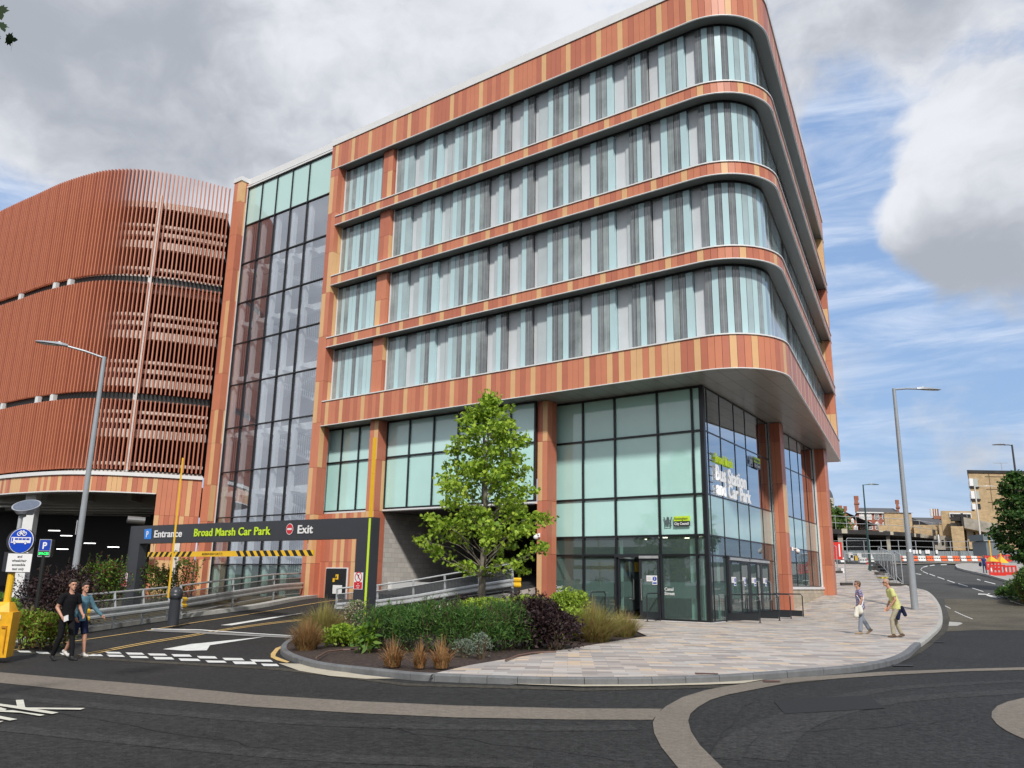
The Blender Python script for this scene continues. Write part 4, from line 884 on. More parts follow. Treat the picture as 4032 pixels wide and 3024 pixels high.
for i, z in enumerate((.2, 2.45, 5.85, 9.25, 12.65, 16.05)):
    z1 = (.2, 2.45, 5.85, 9.25, 12.65, 16.05, 19.45)[i+1]; zm = (z+z1)/2
    mb.prism([PL(20.6, 0.2)[:2], PL(22.6, 0.2)[:2], PL(22.6, -3.8)[:2], PL(20.6, -3.8)[:2]], zm, zm+.2, M_STI)
    mb.prism([PL(27.2, 0.2)[:2], PL(29.6, 0.2)[:2], PL(29.6, -3.8)[:2], PL(27.2, -3.8)[:2]], z1, z1+.2, M_STI)
    for (sa, sb, za, zb, o_) in ((27.2, 22.6, z+.1, zm+.1, -2.0), (22.6, 27.2, zm+.1, z1+.1, -.2)):
        a = PL(sa, o_, za); b = PL(sb, o_, zb); mb.box(a-Z1*.15, b-a, NL*.0-NL*1.4, (0, 0, .28), M_STI)
        for j in range(26):
            p = a+(b-a)*j/25; mb.box(p, DL*.025, NL*.025, (0, 0, 1.1), M_DK)
        mb.box(a+Z1*1.1, b-a, NL*.04, (0, 0, .05), M_DK)
    for j in range(30): mb.box(PL(27.2+j*.08, .2, z1+.2), DL*.02, NL*.02, (0, 0, 1.1), M_DK)
mb.build('staircase', ST)
# ---------------------------------------------------------------- multi-storey car park
CP = empty('multi_storey_car_park', (-22, 45, .3), 'multi-storey car park screened by curved rows of terracotta fins', 'car park')
crv = [(-53,64.3),(-44.9,58.4),(-34.7,51.3),(-31.1,48.9),(-28.6,47.25),(-25.9,45.85),(-24.2,45.35),(-22.55,45.35),(-21.2,45.65),(-19.9,46.1),(-18.7,46.65),(-17.75,47.1)]
cs = smooth_line(crv, 14)
cl = [0]
for a, b in zip(cs[:-1], cs[1:]): cl.append(cl[-1]+np.linalg.norm(b-a))
def CV(l, d=0):
    x = np.interp(l, cl, [p[0] for p in cs]); y = np.interp(l, cl, [p[1] for p in cs]); l2 = min(l+.05, cl[-1]); l1 = l2-.1
    t = np.array([np.interp(l2, cl, [p[0] for p in cs])-np.interp(l1, cl, [p[0] for p in cs]), np.interp(l2, cl, [p[1] for p in cs])-np.interp(l1, cl, [p[1] for p in cs])]); t /= np.linalg.norm(t)
    n = np.array([t[1], -t[0]]); return np.array([x, y])-n*d, n, t
CLN = cl[-1]
M_FIN = mat('fin_terracotta', (.53, .180, .098), .45, var=.05, scale=2)
M_FINB = mat('fin_red', (.46, .145, .08), .45)
lx = [0, CLN*.45, CLN*.8, CLN]
def topz(l): return float(np.interp(l, [0, CLN-5, CLN], [25.6, 25.5, 25.15]))
SP = .235
for ti, (z0, z1) in enumerate(((7.2, 11.2), (11.6, 18.3), (18.7, None))):
    mb = MB(); l = .1; i = 0
    while l < CLN-.05:
        p, n, t = CV(l); zt_ = z1 or topz(l); w_ = .072; dp = .25
        a = p-t*w_/2; mb.box((*a, z0), (*(t*w_), 0), (*(-n*dp), 0), (0, 0, zt_-z0), M_FIN if (i*7) % 5 else M_FINB); l += SP; i += 1
    if z1:
        pass
    mb.build('fin_screen', CP)
for ti, zc in enumerate((11.4, 18.5)):
    mb = MB()
    for j in range(60):
        l = j/60*CLN; l2 = (j+1)/60*CLN; a, n, t = CV(l, .30); b, n2, t2 = CV(l2, .30); a2 = CV(l, .5)[0]; b2 = CV(l2, .5)[0]
        mb.raw([(*a, zc-.22), (*b, zc-.22), (*b, zc+.22), (*a, zc+.22), (*a2, zc-.22), (*b2, zc-.22), (*b2, zc+.22), (*a2, zc+.22)], [(0, 1, 2, 3), (4, 7, 6, 5), (0, 4, 5, 1), (3, 2, 6, 7)], M_BLK)
    for l in (CLN-9.6, CLN-11, CLN-15, CLN-22):
        p, n, t = CV(l, .05); mb.box((*p, zc-.2), (*(t*.3), 0), (*(-n*.3), 0), (0, 0, .4), M_WH)
    mb.build('screen_rail', CP)

FL = [6.6, 9.6, 12.6, 15.5, 18.4, 21.2]
M_CPC = mat('carpark_concrete', (.66, .62, .58), .75, var=.15, scale=2)
for z in FL+[23.5]:
    mb = MB()
    for j in range(50):
        l = j/50*CLN; l2 = (j+1)/50*CLN; a, _, _ = CV(l, .8); b, _, _ = CV(l2, .8); a2 = CV(l, 1.1)[0]; b2 = CV(l2, 1.1)[0]
        for (h0, h1) in (((-.45, .02), (.38, .62), (.95, 1.12)) if z < 23 else ((-.1, .3),)):
            mb.raw([(*a, z+h0), (*b, z+h0), (*b, z+h1), (*a, z+h1), (*a2, z+h0), (*b2, z+h0), (*b2, z+h1), (*a2, z+h1)], [(0, 1, 2, 3), (4, 7, 6, 5), (0, 4, 5, 1), (3, 2, 6, 7)], M_CPC)
    mb.build('floor_edge', CP)
    if z < 23.6:
        pts = [CV(l, 1.05)[0] for l in np.linspace(0, CLN, 30)]; mb = MB(); mb.prism(pts+[np.array([-22, 66.]), np.array([-40, 72.])], z-.3, z-.02, mat('slab_dark', (.05, .046, .044), .8)); mb.build('floor_slab', CP)
mb = MB(); pts = [CV(l, 5.0)[0] for l in np.linspace(0, CLN-3, 20)]
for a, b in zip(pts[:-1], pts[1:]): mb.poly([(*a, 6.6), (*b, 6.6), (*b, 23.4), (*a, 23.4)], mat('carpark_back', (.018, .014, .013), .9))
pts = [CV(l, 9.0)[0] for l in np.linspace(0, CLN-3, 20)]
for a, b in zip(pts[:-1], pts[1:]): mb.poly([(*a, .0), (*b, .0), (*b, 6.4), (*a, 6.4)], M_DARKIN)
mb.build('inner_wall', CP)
mb = MB()
for l in (CLN-4.2, ):
    p, n, t = CV(l, .10); mb.box((*p, 7.1), (*(t*.20), 0), (*(-n*.34), 0), (0, 0, 16.9), mat('mast_steel', (.60, .57, .55), .6, var=.15, scale=3))
mb.build('column', CP)
for l in (6, 14, 20): mb = MB(); p, n, t = CV(l, 1.4); mb.box((*p, .2), (*(t*.45), 0), (*(-n*.45), 0), (0, 0, 23.4), M_CPC); mb.build('column', CP)
# white trim and terracotta band under the fins
mb = MB(); mt = MB(); r = random.Random(19); l = 0; since = 0
while l < CLN-.1:
    a, n, t = CV(l+.006, -.02); b, n2, t2 = CV(l+.256, -.02); ai = CV(l+.006, .02)[0]; bi = CV(l+.256, .02)[0]
    zb_ = 5.9 if l < CLN-2.4 else 0.0
    segs = [(zb_, 6.82)] if zb_ > 1 else [(4.75, 6.82), (2.3, 4.74), (0, 2.29)]
    for z0, z1 in segs:
        since += 1; m = M_T if r.random() < .33 else (M_A if r.random() < .55 else M_B)
        mb.raw([(*ai, z0), (*a, z0), (*b, z0), (*bi, z0), (*ai, z1), (*a, z1), (*b, z1), (*bi, z1)], [(0, 1, 5, 4), (1, 2, 6, 5), (2, 3, 7, 6), (0, 3, 2, 1)], m)
    a0_ = CV(l, .03)[0]; b0_ = CV(l+.262, .03)[0]; mb.poly([(*a0_, zb_), (*b0_, zb_), (*b0_, 6.85), (*a0_, 6.85)], M_BK)
    l += .262
mb.build('fascia_band', CP)
for j in range(80):
    l = j/80*CLN; l2 = (j+1)/80*CLN; a = CV(l, -.12)[0]; b = CV(l2, -.12)[0]; a2 = CV(l, .5)[0]; b2 = CV(l2, .5)[0]
    mt.raw([(*a, 6.84), (*b, 6.84), (*b, 7.04), (*a, 7.04), (*a2, 6.84), (*b2, 6.84), (*b2, 7.04), (*a2, 7.04)], [(0, 1, 2, 3), (3, 2, 6, 7), (0, 4, 5, 1)], M_WH)
mt.build('trim', CP); mt = MB()
for j in range(60):
    L6 = CLN-2.4; l = j/60*L6; l2 = (j+1)/60*L6; a = CV(l, -.03)[0]; b = CV(l2, -.03)[0]; a2 = CV(l, .5)[0]; b2 = CV(l2, .5)[0]
    mt.raw([(*a, 5.9), (*b, 5.9), (*b, 5.96), (*a, 5.96), (*a2, 5.9), (*b2, 5.9)], [(0, 1, 2, 3), (0, 4, 5, 1)], M_WH)
mt.build('trim', CP)
# ceiling of the vehicle opening with beams, columns and lights
mb = MB(); pts = [CV(l, .35)[0] for l in np.linspace(0, CLN-1, 24)]; mb.prism(pts+[np.array([-18, 60.]), np.array([-40, 70.])], 6.15, 6.25, mat('opening_ceiling', (.20, .20, .19), .7))
MCB = mat('opening_beam', (.42, .41, .37), .6)
for k_ in range(4):
    a = np.array([-34, 49.5+k_*3.0]); mb.box((*a, 5.55-.0), (16, 1.0, 0), (0, .35, 0), (0, 0, .6), MCB)
for k_ in range(5): mb.box((-31+k_*2.8, 48.5, 5.75), (.25, 0, 0), (-1.5, 14, 0), (0, 0, .4), MCB)
for k_ in range(4): mb.tube([(-32+k_, 49+k_*2, 5.3), (-18.5, 49+k_*2, 5.35)], .06, MCB, 6)
mb.build('ceiling_beams', CP)
mb = MB(); q = at_y(97, 2010, 47.6); mb.box((q[0]-.05, 47.6, 0), (.62, 0, 0), (0, .5, 0), (0, 0, 6.0), M_WH); mb.build('column', CP); mb = MB(); mb.box((-18.9, 46.6, 0), (.45, 0, 0), (0, .5, 0), (0, 0, 3.3), M_CPC); mb.build('column', CP)
for x, y in ((238,2110),(222,2163),(423,2155),(190,2090),(330,2140)):
    q = at_y(x, y, 50); mb = MB(); mb.box((q[0], 50, q[2]), (.65, 0, 0), (0, .12, 0), (0, 0, .04), mat('tube_light', (1, 1, 1), emit=((1, 1, .95), 3))); mb.build('ceiling_light', CP)
q = at_y(545, 2050, 43.8); mb = MB(); mb.tube([q+np.array([-.45, -.3, .03]), q+np.array([.3, .1, 0])], .19, mat('duct_metal', (.22, .22, .22), .4, .5), 14); mb.tube([q+np.array([-.46, -.31, .03]), q+np.array([-.3, -.2, 0])], .15, M_BLK, 12); mb.build('ventilation_duct', CP)
# ---------------------------------------------------------------- car park portal
PR = at_y(1440, 2470, 25.6); PR[2] = zt(PR)
def PP(s, off, z): p = PR+DL*s+NL*off; p[2] = z; return p
ZT_ = 3.47; ZB_ = 2.78
q = at_z(1380, 2040, ZT_)
def sAt(x, y, z): p = at_z(x, y, z); return (p-PR)@DL
PORT = empty('car_park_portal', tuple(PR), 'dark grey portal frame over the car park entrance with entrance and exit lettering', 'gateway')
# solve the run of the beam from the photo's two ends
def onP(x, y, off=0):
    d = ray(x, y); n = np.array([DL[1], -DL[0], 0]); P0 = PR+NL*off; t = (n@(P0-O3))/(n@d); return O3+d*t
eR = onP(1463, 2036); eL = onP(516, 2072); sR_ = (eR-PR)@DL; sL_ = (eL-PR)@DL; ZTR = eR[2]; ZTL = eL[2]
lR = (onP(1393, 2300)-PR)@DL; lL = (onP(523+28, 2300)-PR)@DL
zbR = onP(1393, 2120)[2]; zbL = onP(560, 2140)[2]
mb = MB(); W_ = .34
def zt_at(s): return ZTR+(ZTL-ZTR)*(s-sR_)/(sL_-sR_)
def zb_at(s): return zbR+(zbL-zbR)*(s-lR)/((onP(560, 2140)-PR)@DL-lR)
legLw = .82
a, b = PP(sR_, 0, 0), PP(sL_, 0, 0)
def slab(mb, s0, s1, z00, z01, z10, z11, m, f=0, bk=W_):
    """slab between s0 and s1 with bottoms z00, z10 and tops z01, z11"""
    P4 = [PP(s0, f, z00), PP(s1, f, z10), PP(s1, f, z11), PP(s0, f, z01)]; Q4 = [PP(s0, f-bk, z00), PP(s1, f-bk, z10), PP(s1, f-bk, z11), PP(s0, f-bk, z01)]
    mb.raw(P4+Q4, [(3, 2, 1, 0), (4, 5, 6, 7), (0, 1, 5, 4), (2, 3, 7, 6), (1, 2, 6, 5), (3, 0, 4, 7)], m)
slab(mb, lR, sL_-legLw, zb_at(lR), zt_at(lR), zb_at(sL_-legLw), zt_at(sL_-legLw), M_DK); mb.build('beam', PORT)
g0 = zt(PP(sR_, 0, 0))-.1
mb = MB(); slab(mb, sR_+.11, lR, g0, zt_at(sR_), g0, zt_at(lR), M_DK); mb.build('leg', PORT)
mb = MB(); slab(mb, sR_+.02, sR_+.11, g0, zt_at(sR_)-.03, g0, zt_at(sR_)-.03, M_LIME, f=.005, bk=.05); slab(mb, sR_+.02, sR_+.11, g0, zt_at(sR_)-.0, g0, zt_at(sR_)-.0, M_DK, f=-.05, bk=W_-.05); slab(mb, sR_-.03, sR_+.02, g0, zt_at(sR_), g0, zt_at(sR_), M_DK); mb.build('lime_strip', PORT, label='yellow-green edge strip')
gL = zt(PP(sL_, 0, 0))-.2
mb = MB(); slab(mb, sL_-legLw, sL_, gL, zt_at(sL_-legLw), gL, zt_at(sL_), M_DK); mb.build('leg', PORT)
# lettering
axp = (PP(sR_, 0, ZTR)-PP(sL_, 0, ZTL)); axp /= np.linalg.norm(axp)
def ptxt(s, x0, y0, x1, y1, m, bold=.018):
    A = onP(x0, y0, .01); B = onP(x1, y0+0, .01); T = onP(x0, y1, .01); h = T[2]-A[2]; wd = np.linalg.norm((onP(x1, y0, .01)-A)[:2])
    mb = MB(); w0 = text(mb, s, (0, 0, 0), (1, 0, 0), (0, 1, 0), h, m, ext=.02, bold=bold, sx=1.0); mb = MB()
    text(mb, s, A, axp, Z1, h, m, ext=.02, bold=bold, sx=wd/w0); return mb
def q2(a, b): return (a*.6076, 1800+b*.6076)
ptxt('Entrance', *q2(1000, 520), *q2(1178, 474), M_WP).build('lettering', PORT)
ptxt('Broad Marsh Car Park', *q2(1258, 513), *q2(1752, 464), M_LIME).build('lettering', PORT, label='yellow-green lettering')
ptxt('Exit', *q2(1930, 494), *q2(2027, 440), M_WP).build('lettering', PORT)
def pquad(mb, px4, m, off=.012): mb.poly([onP(*p, off) for p in px4][::-1], m)
mb = MB(); pquad(mb, [q2(937, 467), q2(983, 463), q2(979, 531), q2(934, 531)], mat('sign_blue_light', (.02, .22, .75), .4), .014); A = onP(*q2(946, 519), .016)
text(mb, 'P', A, axp, Z1, onP(*q2(946, 478), .016)[2]-A[2], M_WP, ext=.004, bold=.02, sx=.95); mb.build('parking_symbol', PORT)
c = onP(*q2(1877, 466), .012); rr_ = (onP(*q2(1877, 430), .012)[2]-c[2])
mb = MB(); 
for r_, m, o_ in ((1.0, M_WP, 0), (.9, M_RED, .004)): mb.raw([c+axp*r_*rr_*math.cos(t)+Z1*r_*rr_*math.sin(t)+NL*o_ for t in np.linspace(0, 2*math.pi, 28, endpoint=False)], [tuple(range(28))], m)
mb.box(c-axp*rr_*.62-Z1*rr_*.16+NL*.006, axp*rr_*1.24, NL*.002, Z1*rr_*.32, M_WP); mb.build('no_entry_symbol', PORT)
def no_ped(x0, y0, x1, y1, par):
    a = onP(x0, y1, .012); wd = np.linalg.norm((onP(x1, y1, .012)-a)[:2]); h = onP(x0, y0, .012)[2]-a[2]; mb = MB()
    mb.box(a, axp*wd, NL*.004, Z1*h, M_WP); mb.box(a+axp*wd*.06+Z1*h*.03+NL*.005, axp*wd*.88, NL*.002, Z1*h*.40, M_RED)
    c = a+axp*wd*.5+Z1*h*.73+NL*.006; r0 = wd*.40
    ri = [c+axp*r0*math.cos(t)+Z1*r0*math.sin(t) for t in np.linspace(0, 2*math.pi, 24, endpoint=False)]; ro = [c+axp*r0*.8*math.cos(t)+Z1*r0*.8*math.sin(t) for t in np.linspace(0, 2*math.pi, 24, endpoint=False)]
    mb.raw(ri+ro, [(i, (i+1) % 24, 24+(i+1) % 24, 24+i) for i in range(24)], M_RED)
    mb.box(c-axp*r0*.03-Z1*r0*.1, axp*r0*.2, NL*.003, Z1*r0*.5, M_BLK)
    for t in (.9, 2.2, -1.0, -2.2): d = axp*math.cos(t)+Z1*math.sin(t); mb.box(c+(Z1*.3*r0 if t > 0 else -Z1*.1*r0)*.6, d*r0*.5, Z1*r0*.08, NL*.003, M_BLK)
    d = (axp-Z1)/1.414; mb.box(c-d*r0*.85+NL*.004, d*r0*1.7, (axp+Z1)/1.414*r0*.15, NL*.002, M_RED)
    for i, s in enumerate(('No', 'pedestrian', 'access')): text(mb, s, a+axp*wd*.5+Z1*h*(.31-.12*i)+NL*.008, axp, Z1, h*.06, M_WP, ext=.001, bold=.03, sx=.9, align='CENTER')
    mb.build('no_pedestrian_sign', par)
no_ped(*q2(777, 746), *q2(819, 836), PORT); no_ped(1391, 2254, 1427, 2320, PORT)
# hanging height bar
A = onP(*q2(955, 647), -.1); B = onP(*q2(2028, 640), -.1); T = onP(*q2(955, 616), -.1); T2 = onP(*q2(2028, 600), -.1)
HBt = empty('height_bar', tuple((A+B)/2), 'yellow and black striped maximum height bar hanging under the portal', 'height bar'); ab = B-A; Lb = np.linalg.norm(ab); ua = ab/Lb; hb = (T[2]-A[2]+T2[2]-B[2])/2
mb = MB(); mb.box(A, ab, -NL*.05, Z1*hb, M_YEL)
for i in range(26):
    if i in (8, 9, 10, 11, 12, 13, 14): continue
    f = i/26; sl_ = hb*.9*(1 if i < 10 else -1); p = A+ab*(f+.012)+NL*.004; w_ = Lb/26*.5
    mb.poly([p-ua*sl_/2+ua*0, p+ua*w_-ua*sl_/2, p+ua*w_+ua*sl_/2+Z1*hb, p+ua*sl_/2+Z1*hb], M_BLK)
mb.build('bar', HBt)
mb = MB(); text(mb, "MAXIMUM HEIGHT 2.2M (7' 3\")", A+ab*.375+NL*.004+Z1*hb*.28, ua, Z1, hb*.42, mat('print_olive', (.10, .07, .01)), ext=.003, bold=.01, sx=.80); mb.build('lettering', HBt)
for f in (.035, .345, .61, .97):
    p = A+ab*f+Z1*hb; mb = MB(); top = zb_at((p-PR)@DL)
    for j in range(9):
        zz = p[2]+(top-p[2])*j/9; mb.tube([(p[0], p[1], zz), (p[0]+(.012 if j % 2 else -.012), p[1], zz+(top-p[2])/9)], .012, M_STL, 5)
    mb.build('chain', HBt)
# ---------------------------------------------------------------- barriers with raised yellow booms
def barrier(base, hpost, top, rb, label, box=True):
    t = empty('car_park_barrier', tuple(base), label, 'barrier', 'raised car park barriers')
    b = np.array(base); mb = MB()
    if box:
        mb.tube([b, b+Z1*(hpost-.3)], [.17, .17], M_DK, 20); mb.build('cabinet', t, smooth=False)
        mb = MB(); a = b+Z1*(hpost-.22); mb.ball(a, (.22, .21, .22), M_DK, 20, 12); mb.tube([a-Z1*.16, a+Z1*.02], [.20, .215], M_DK, 20); mb.build('motor_housing', t, smooth=True)
    else: mb.box(b-np.array([.2, .15, 0]), (.4, 0, 0), (0, .3, 0), (0, 0, hpost), M_DK); mb.build('cabinet', t)
    tp = np.array(top); s = b+Z1*(hpost-.35)+np.array([-.20, -.12, 0]) if box else b+Z1*(hpost-.3)+np.array([0, -.2, 0]); mb = MB(); mb.tube([s, tp], [rb, rb*.9], M_YEL, 4); mb.build('boom', t)
b1 = G(680, 2452); b1 = at_y(682, 2445, 27.5); b1[2] = zt(b1)+.1
hb1 = at_y(690, 2310, 27.5)[2]-b1[2]
barrier(b1, hb1, at_y(720, 1803, 27.6), .034, 'dark rounded barrier post with a thin yellow boom raised before the stair tower')
b2 = PL(16.0, 5.0); b2 = at_y(1446, 2330, 33.5); b2[2] = zt(b2)
barrier(b2, 1.1, at_y(1476, 1723, 33.0), .085, 'raised yellow barrier boom rising behind the right leg of the portal', box=False)
# ---------------------------------------------------------------- guard rails with crash beams
def wbeam(mb, P, z, n, m, hh=.16):
    """corrugated crash beam along points P (xy), centre heights z, outward normal n"""
    prof = [(-hh, 0), (-hh*.75, .05), (-hh*.4, .05), (-.02, .0), (.02, .0), (hh*.4, .05), (hh*.75, .05), (hh, 0)]
    vs = []; K = len(prof)
    for p, zz in zip(P, z):
        for dz, o_ in prof: vs.append((p[0]+n[0]*o_, p[1]+n[1]*o_, zz+dz))
    mb.raw(vs, [(i*K+j, (i+1)*K+j, (i+1)*K+j+1, i*K+j+1) for i in range(len(P)-1) for j in range(K-1)], m)
M_MESH = None
def meshmat():
    m = bpy.data.materials.new('mesh_infill'); m.use_nodes = True; t = m.node_tree; b = t.nodes['Principled BSDF']; b.inputs['Base Color'].default_value = (.13, .14, .15, 1); b.inputs['Metallic'].default_value = .5; b.inputs['Roughness'].default_value = .5
    uv = t.nodes.new('ShaderNodeUVMap'); sp_ = t.nodes.new('ShaderNodeSeparateXYZ'); t.links.new(uv.outputs[0], sp_.inputs[0]); fs = []
    for i in (0, 1):
        f = t.nodes.new('ShaderNodeMath'); f.operation = 'FRACT'; t.links.new(sp_.outputs[i], f.inputs[0]); l = t.nodes.new('ShaderNodeMath'); l.operation = 'LESS_THAN'; l.inputs[1].default_value = .30 if i == 0 else .34; t.links.new(f.outputs[0], l.inputs[0]); fs.append(l)
    mx = t.nodes.new('ShaderNodeMath'); mx.operation = 'MAXIMUM'; t.links.new(fs[0].outputs[0], mx.inputs[0]); t.links.new(fs[1].outputs[0], mx.inputs[1]); t.links.new(mx.outputs[0], b.inputs['Alpha']); return m
M_MESH = meshmat(); M_HER = M_MESH.copy(); M_HER.name = 'fence_mesh'
for n_ in M_HER.node_tree.nodes:
    if n_.bl_idname == 'ShaderNodeMath' and n_.operation == 'LESS_THAN': n_.inputs[1].default_value = .13 if abs(n_.inputs[1].default_value-.30) < .01 else .05
def add_uv(o, uvs):
    l = o.data.uv_layers.new(name='UVMap'); l.data.foreach_set('uv', [c for f in uvs for p in f for c in p])
def meshpanel(parent, a, b, z0a, z1a, z0b, z1b, px=.06, pz=.05, name='mesh_panel'):
    mb = MB(); mb.poly([(a[0], a[1], z0a), (b[0], b[1], z0b), (b[0], b[1], z1b), (a[0], a[1], z1a)], M_HER if name == 'mesh' else M_MESH); o = mb.build(name, parent); L = np.hypot(b[0]-a[0], b[1]-a[1]); add_uv(o, [[(0, 0), (L/px, 0), (L/px, (z1b-z0b)/pz), (0, (z1a-z0a)/pz)]]); return o
def guard(base_pts, zs, H_, n, label, lean=.0, beam=(.0,), ends=(False, False), bz=.55, crooked=False, infill=(.12, None), posts=None):
    """railing along base points, zs = heights of its foot"""
    c = np.array([*base_pts[0][:2], zs[0]]); t = empty('guard_rail', tuple(c), label, 'guard rail', 'galvanised guard rails along the ramp')
    P = [np.array([p[0], p[1]]) for p in base_pts]; K = len(P); n = np.array(n[:2])
    for p, z in zip(P, zs):
        mb = MB()
        if crooked: pts = [(*p, z-.1), (*p, z+.55*H_), (*(p-n*.16), z+H_)]
        else: pts = [(*p, z-.1), (*p, z+.5*H_), (*(p-n*.10), z+H_)]
        mb.tube(pts, .045, M_STL, 4); mb.build('post', t)
    top = [(*(p-n*(.16 if crooked else .10)), z+H_) for p, z in zip(P, zs)]; lo = [(*(p-n*.02), z+H_-.22) for p, z in zip(P, zs)]; bt = [(*p, z+.08) for p, z in zip(P, zs)]
    for q_, r_ in ((top, .035), (lo, .02), (bt, .02)): mb = MB(); mb.tube(q_, r_, M_STL, 8); mb.build('rail', t)
    for i in range(K-1): meshpanel(t, P[i]-n*.02, P[i+1]-n*.02, zs[i]+.1, zs[i]+H_-.22, zs[i+1]+.1, zs[i+1]+H_-.22)
    mb = MB(); wbeam(mb, [p+n*.16 for p in P], [z+bz for z in zs], n, M_STL); o = mb.build('crash_beam', t)
    mb = MB()
    for p, z in zip(P[:], zs): mb.box((*(p+n*.02), z+bz-.22), (*(n*.14), 0), (n[1]*.08, -n[0]*.08, 0), (0, 0, .3), M_STL)
    mb.build('beam_bracket', t)
    for e, (i, j) in zip(ends, ((0, 1), (-1, -2))):
        if e:
            d = P[i]-P[j]; d /= np.linalg.norm(d); mb = MB(); wbeam(mb, [P[i]+n*.17-d*.0, P[i]+n*.17+d*.3], [zs[i]+bz]*2, n, M_YEL, .19); mb.build('end_cap', t, label='yellow end cap')
    return t
NR = np.array([.45, -.89])
# run one: near the two men
def base_of(x, yb): p = G(x, yb); return p
A = G(335, 2497); B = G(668, 2447); nn_ = np.array([-(B-A)[1], (B-A)[0]]); nn_ = -nn_/np.linalg.norm(nn_)
k_ = [A+(B-A)*f for f in (0, .33, .67, 1)]; off = -nn_*.12
guard([p[:2]+off for p in k_], [zt(p)+.13 for p in k_], 1.02, nn_, 'galvanised guard rail with yellow beam ends from the walking men to the dark post', ends=(True, True), bz=.43)
P = [G(*q) for q in ((722, 2440), (880, 2418), (1010, 2399), (1150, 2378), (1290, 2357), (1410, 2338))]
P = [P[0]+(P[-1]-P[0])*f for f in (0, .2, .4, .6, .8, 1)]
nn_ = np.array([-(P[-1]-P[0])[1], (P[-1]-P[0])[0]]); nn_ = -nn_/np.linalg.norm(nn_); off = -nn_*.14
guard([p[:2]+off for p in P], [zt(p)+.13 for p in P], 1.04, nn_, 'long galvanised guard rail climbing from the dark post towards the plant room door', ends=(True, False), bz=.46)
# right hand run beside the ramp behind the tree
P = [np.array(q) for q in ((-7.1, 34.9), (-5.4, 34.75), (-3.9, 34.5), (-2.6, 34.3), (-1.2, 33.95), (.15, 33.5))]
guard(P, [-.02, .14, .36, .60, .85, 1.07], 1.08, np.array([.25, -.97]), 'galvanised guard rail with cranked posts climbing the ramp behind the tree', ends=(False, True), bz=.35, crooked=True)
# ---------------------------------------------------------------- street lamps
def lamp(name, base, h, r0, arm, head, m, label, collar=1.9, mh=None, group='street lamps'):
    b = np.array(base, float); t = empty(name, tuple(b), label, 'street lamp', group)
    mb = MB(); mb.tube([b-Z1*.1, b+Z1*collar, b+Z1*collar, b+Z1*(collar+.12), b+Z1*h], [r0, r0, r0*1.06, r0*.80, r0*.50], m, 16); mb.build('pole', t, smooth=False)
    top = b+Z1*(h-.05); a = top+np.array(arm); mb = MB(); mb.tube([top-Z1*.12, top, top+np.array(arm)*.5+Z1*.03, a], r0*.28, m, 8); mb.build('arm', t)
    d = np.array(arm, float); d[2] = 0; d /= np.linalg.norm(d); s = np.array([-d[1], d[0], 0]); L, w_ = head
    mb = MB(); pts = []
    prof = [(-.1, .35, .06), (.1, .7, .085), (.35, 1, .075), (.8, 1, .045), (1.0, .75, .02)]
    for f, ww, th in prof:
        c = a+d*L*f+Z1*(arm[2]*.1*f); pts += [c-s*w_/2*ww-Z1*.01, c+s*w_/2*ww-Z1*.01, c+s*w_/2*ww*.7+Z1*th, c-s*w_/2*ww*.7+Z1*th]
    fs = [(4*i+j, 4*i+(j+1) % 4, 4*i+4+(j+1) % 4, 4*i+4+j) for i in range(4) for j in range(4)]+[(3, 2, 1, 0), (16, 17, 18, 19)]
    mb.raw(pts, fs, m); hd = mb.build('lamp_head', t)
    mb = MB(); mb.box(a+d*L*.3-s*w_*.32-Z1*.025, d*L*.5, s*w_*.64, (0, 0, .012), mat('lamp_lens', (.75, .76, .74), .3)); mb.build('lens', hd)
    mb = MB(); mb.tube([a+d*L*.2+Z1*.06, a+d*L*.2+Z1*.14], .04, M_WP, 8); mb.build('sensor', hd)
    if mh: mb = MB(); mb.box(b+np.array([-r0-.006, -.05, mh]), (.01, 0, 0), (0, .1, 0), (0, 0, .5), M_WP); mb.build('sticker', t)
    return t
def top_h(base, x, y): return at_y(x, y, base[1])[2]-base[2]
bL = at_y(288, 2300, 29.5); bL[2] = zt(bL); lamp('street_lamp', bL, top_h(bL, 412, 1405), .14, (-1.25, -.5, .32), (.95, .36), M_POLE, 'tall grey street lamp in front of the car park fins', collar=1.2, mh=3.0)
bR = G(3603, 2399, KH); lamp('street_lamp', bR, top_h(bR, 3521, 1530), .155, (1.3, .2, .10), (1.15, .36), M_POLE, 'tall grey street lamp on the slab pavement beside the man in yellow', collar=2.55)
bF = G(3430, 2228); bF = at_y(3425, 2225, 70); bF[2] = zt(bF); lamp('street_lamp', bF, top_h(bF, 3391, 1908), .10, (.55, .0, .06), (.8, .25), mat('lamp_green', (.015, .06, .055), .4), 'dark green street lamp in front of the red brick house', collar=1.5)
bW = at_y(3866, 2160, 110); bW[2] = zt(bW); lamp('street_lamp', bW, top_h(bW, 3836, 1914), .16, (1.3, .0, .05), (1.6, .3), mat('lamp_cream', (.62, .58, .52), .5), 'pale tall street lamp in front of the beige tower block', collar=1.5)
bE = at_y(4050, 2260, 62); bE[2] = zt(bE); lamp('street_lamp', bE, top_h(bE, 4024, 1752), .13, (-.6, .0, .02), (.9, .25), mat('lamp_dark', (.05, .055, .06), .4), 'dark street lamp at the right edge above the tree', collar=1.5)
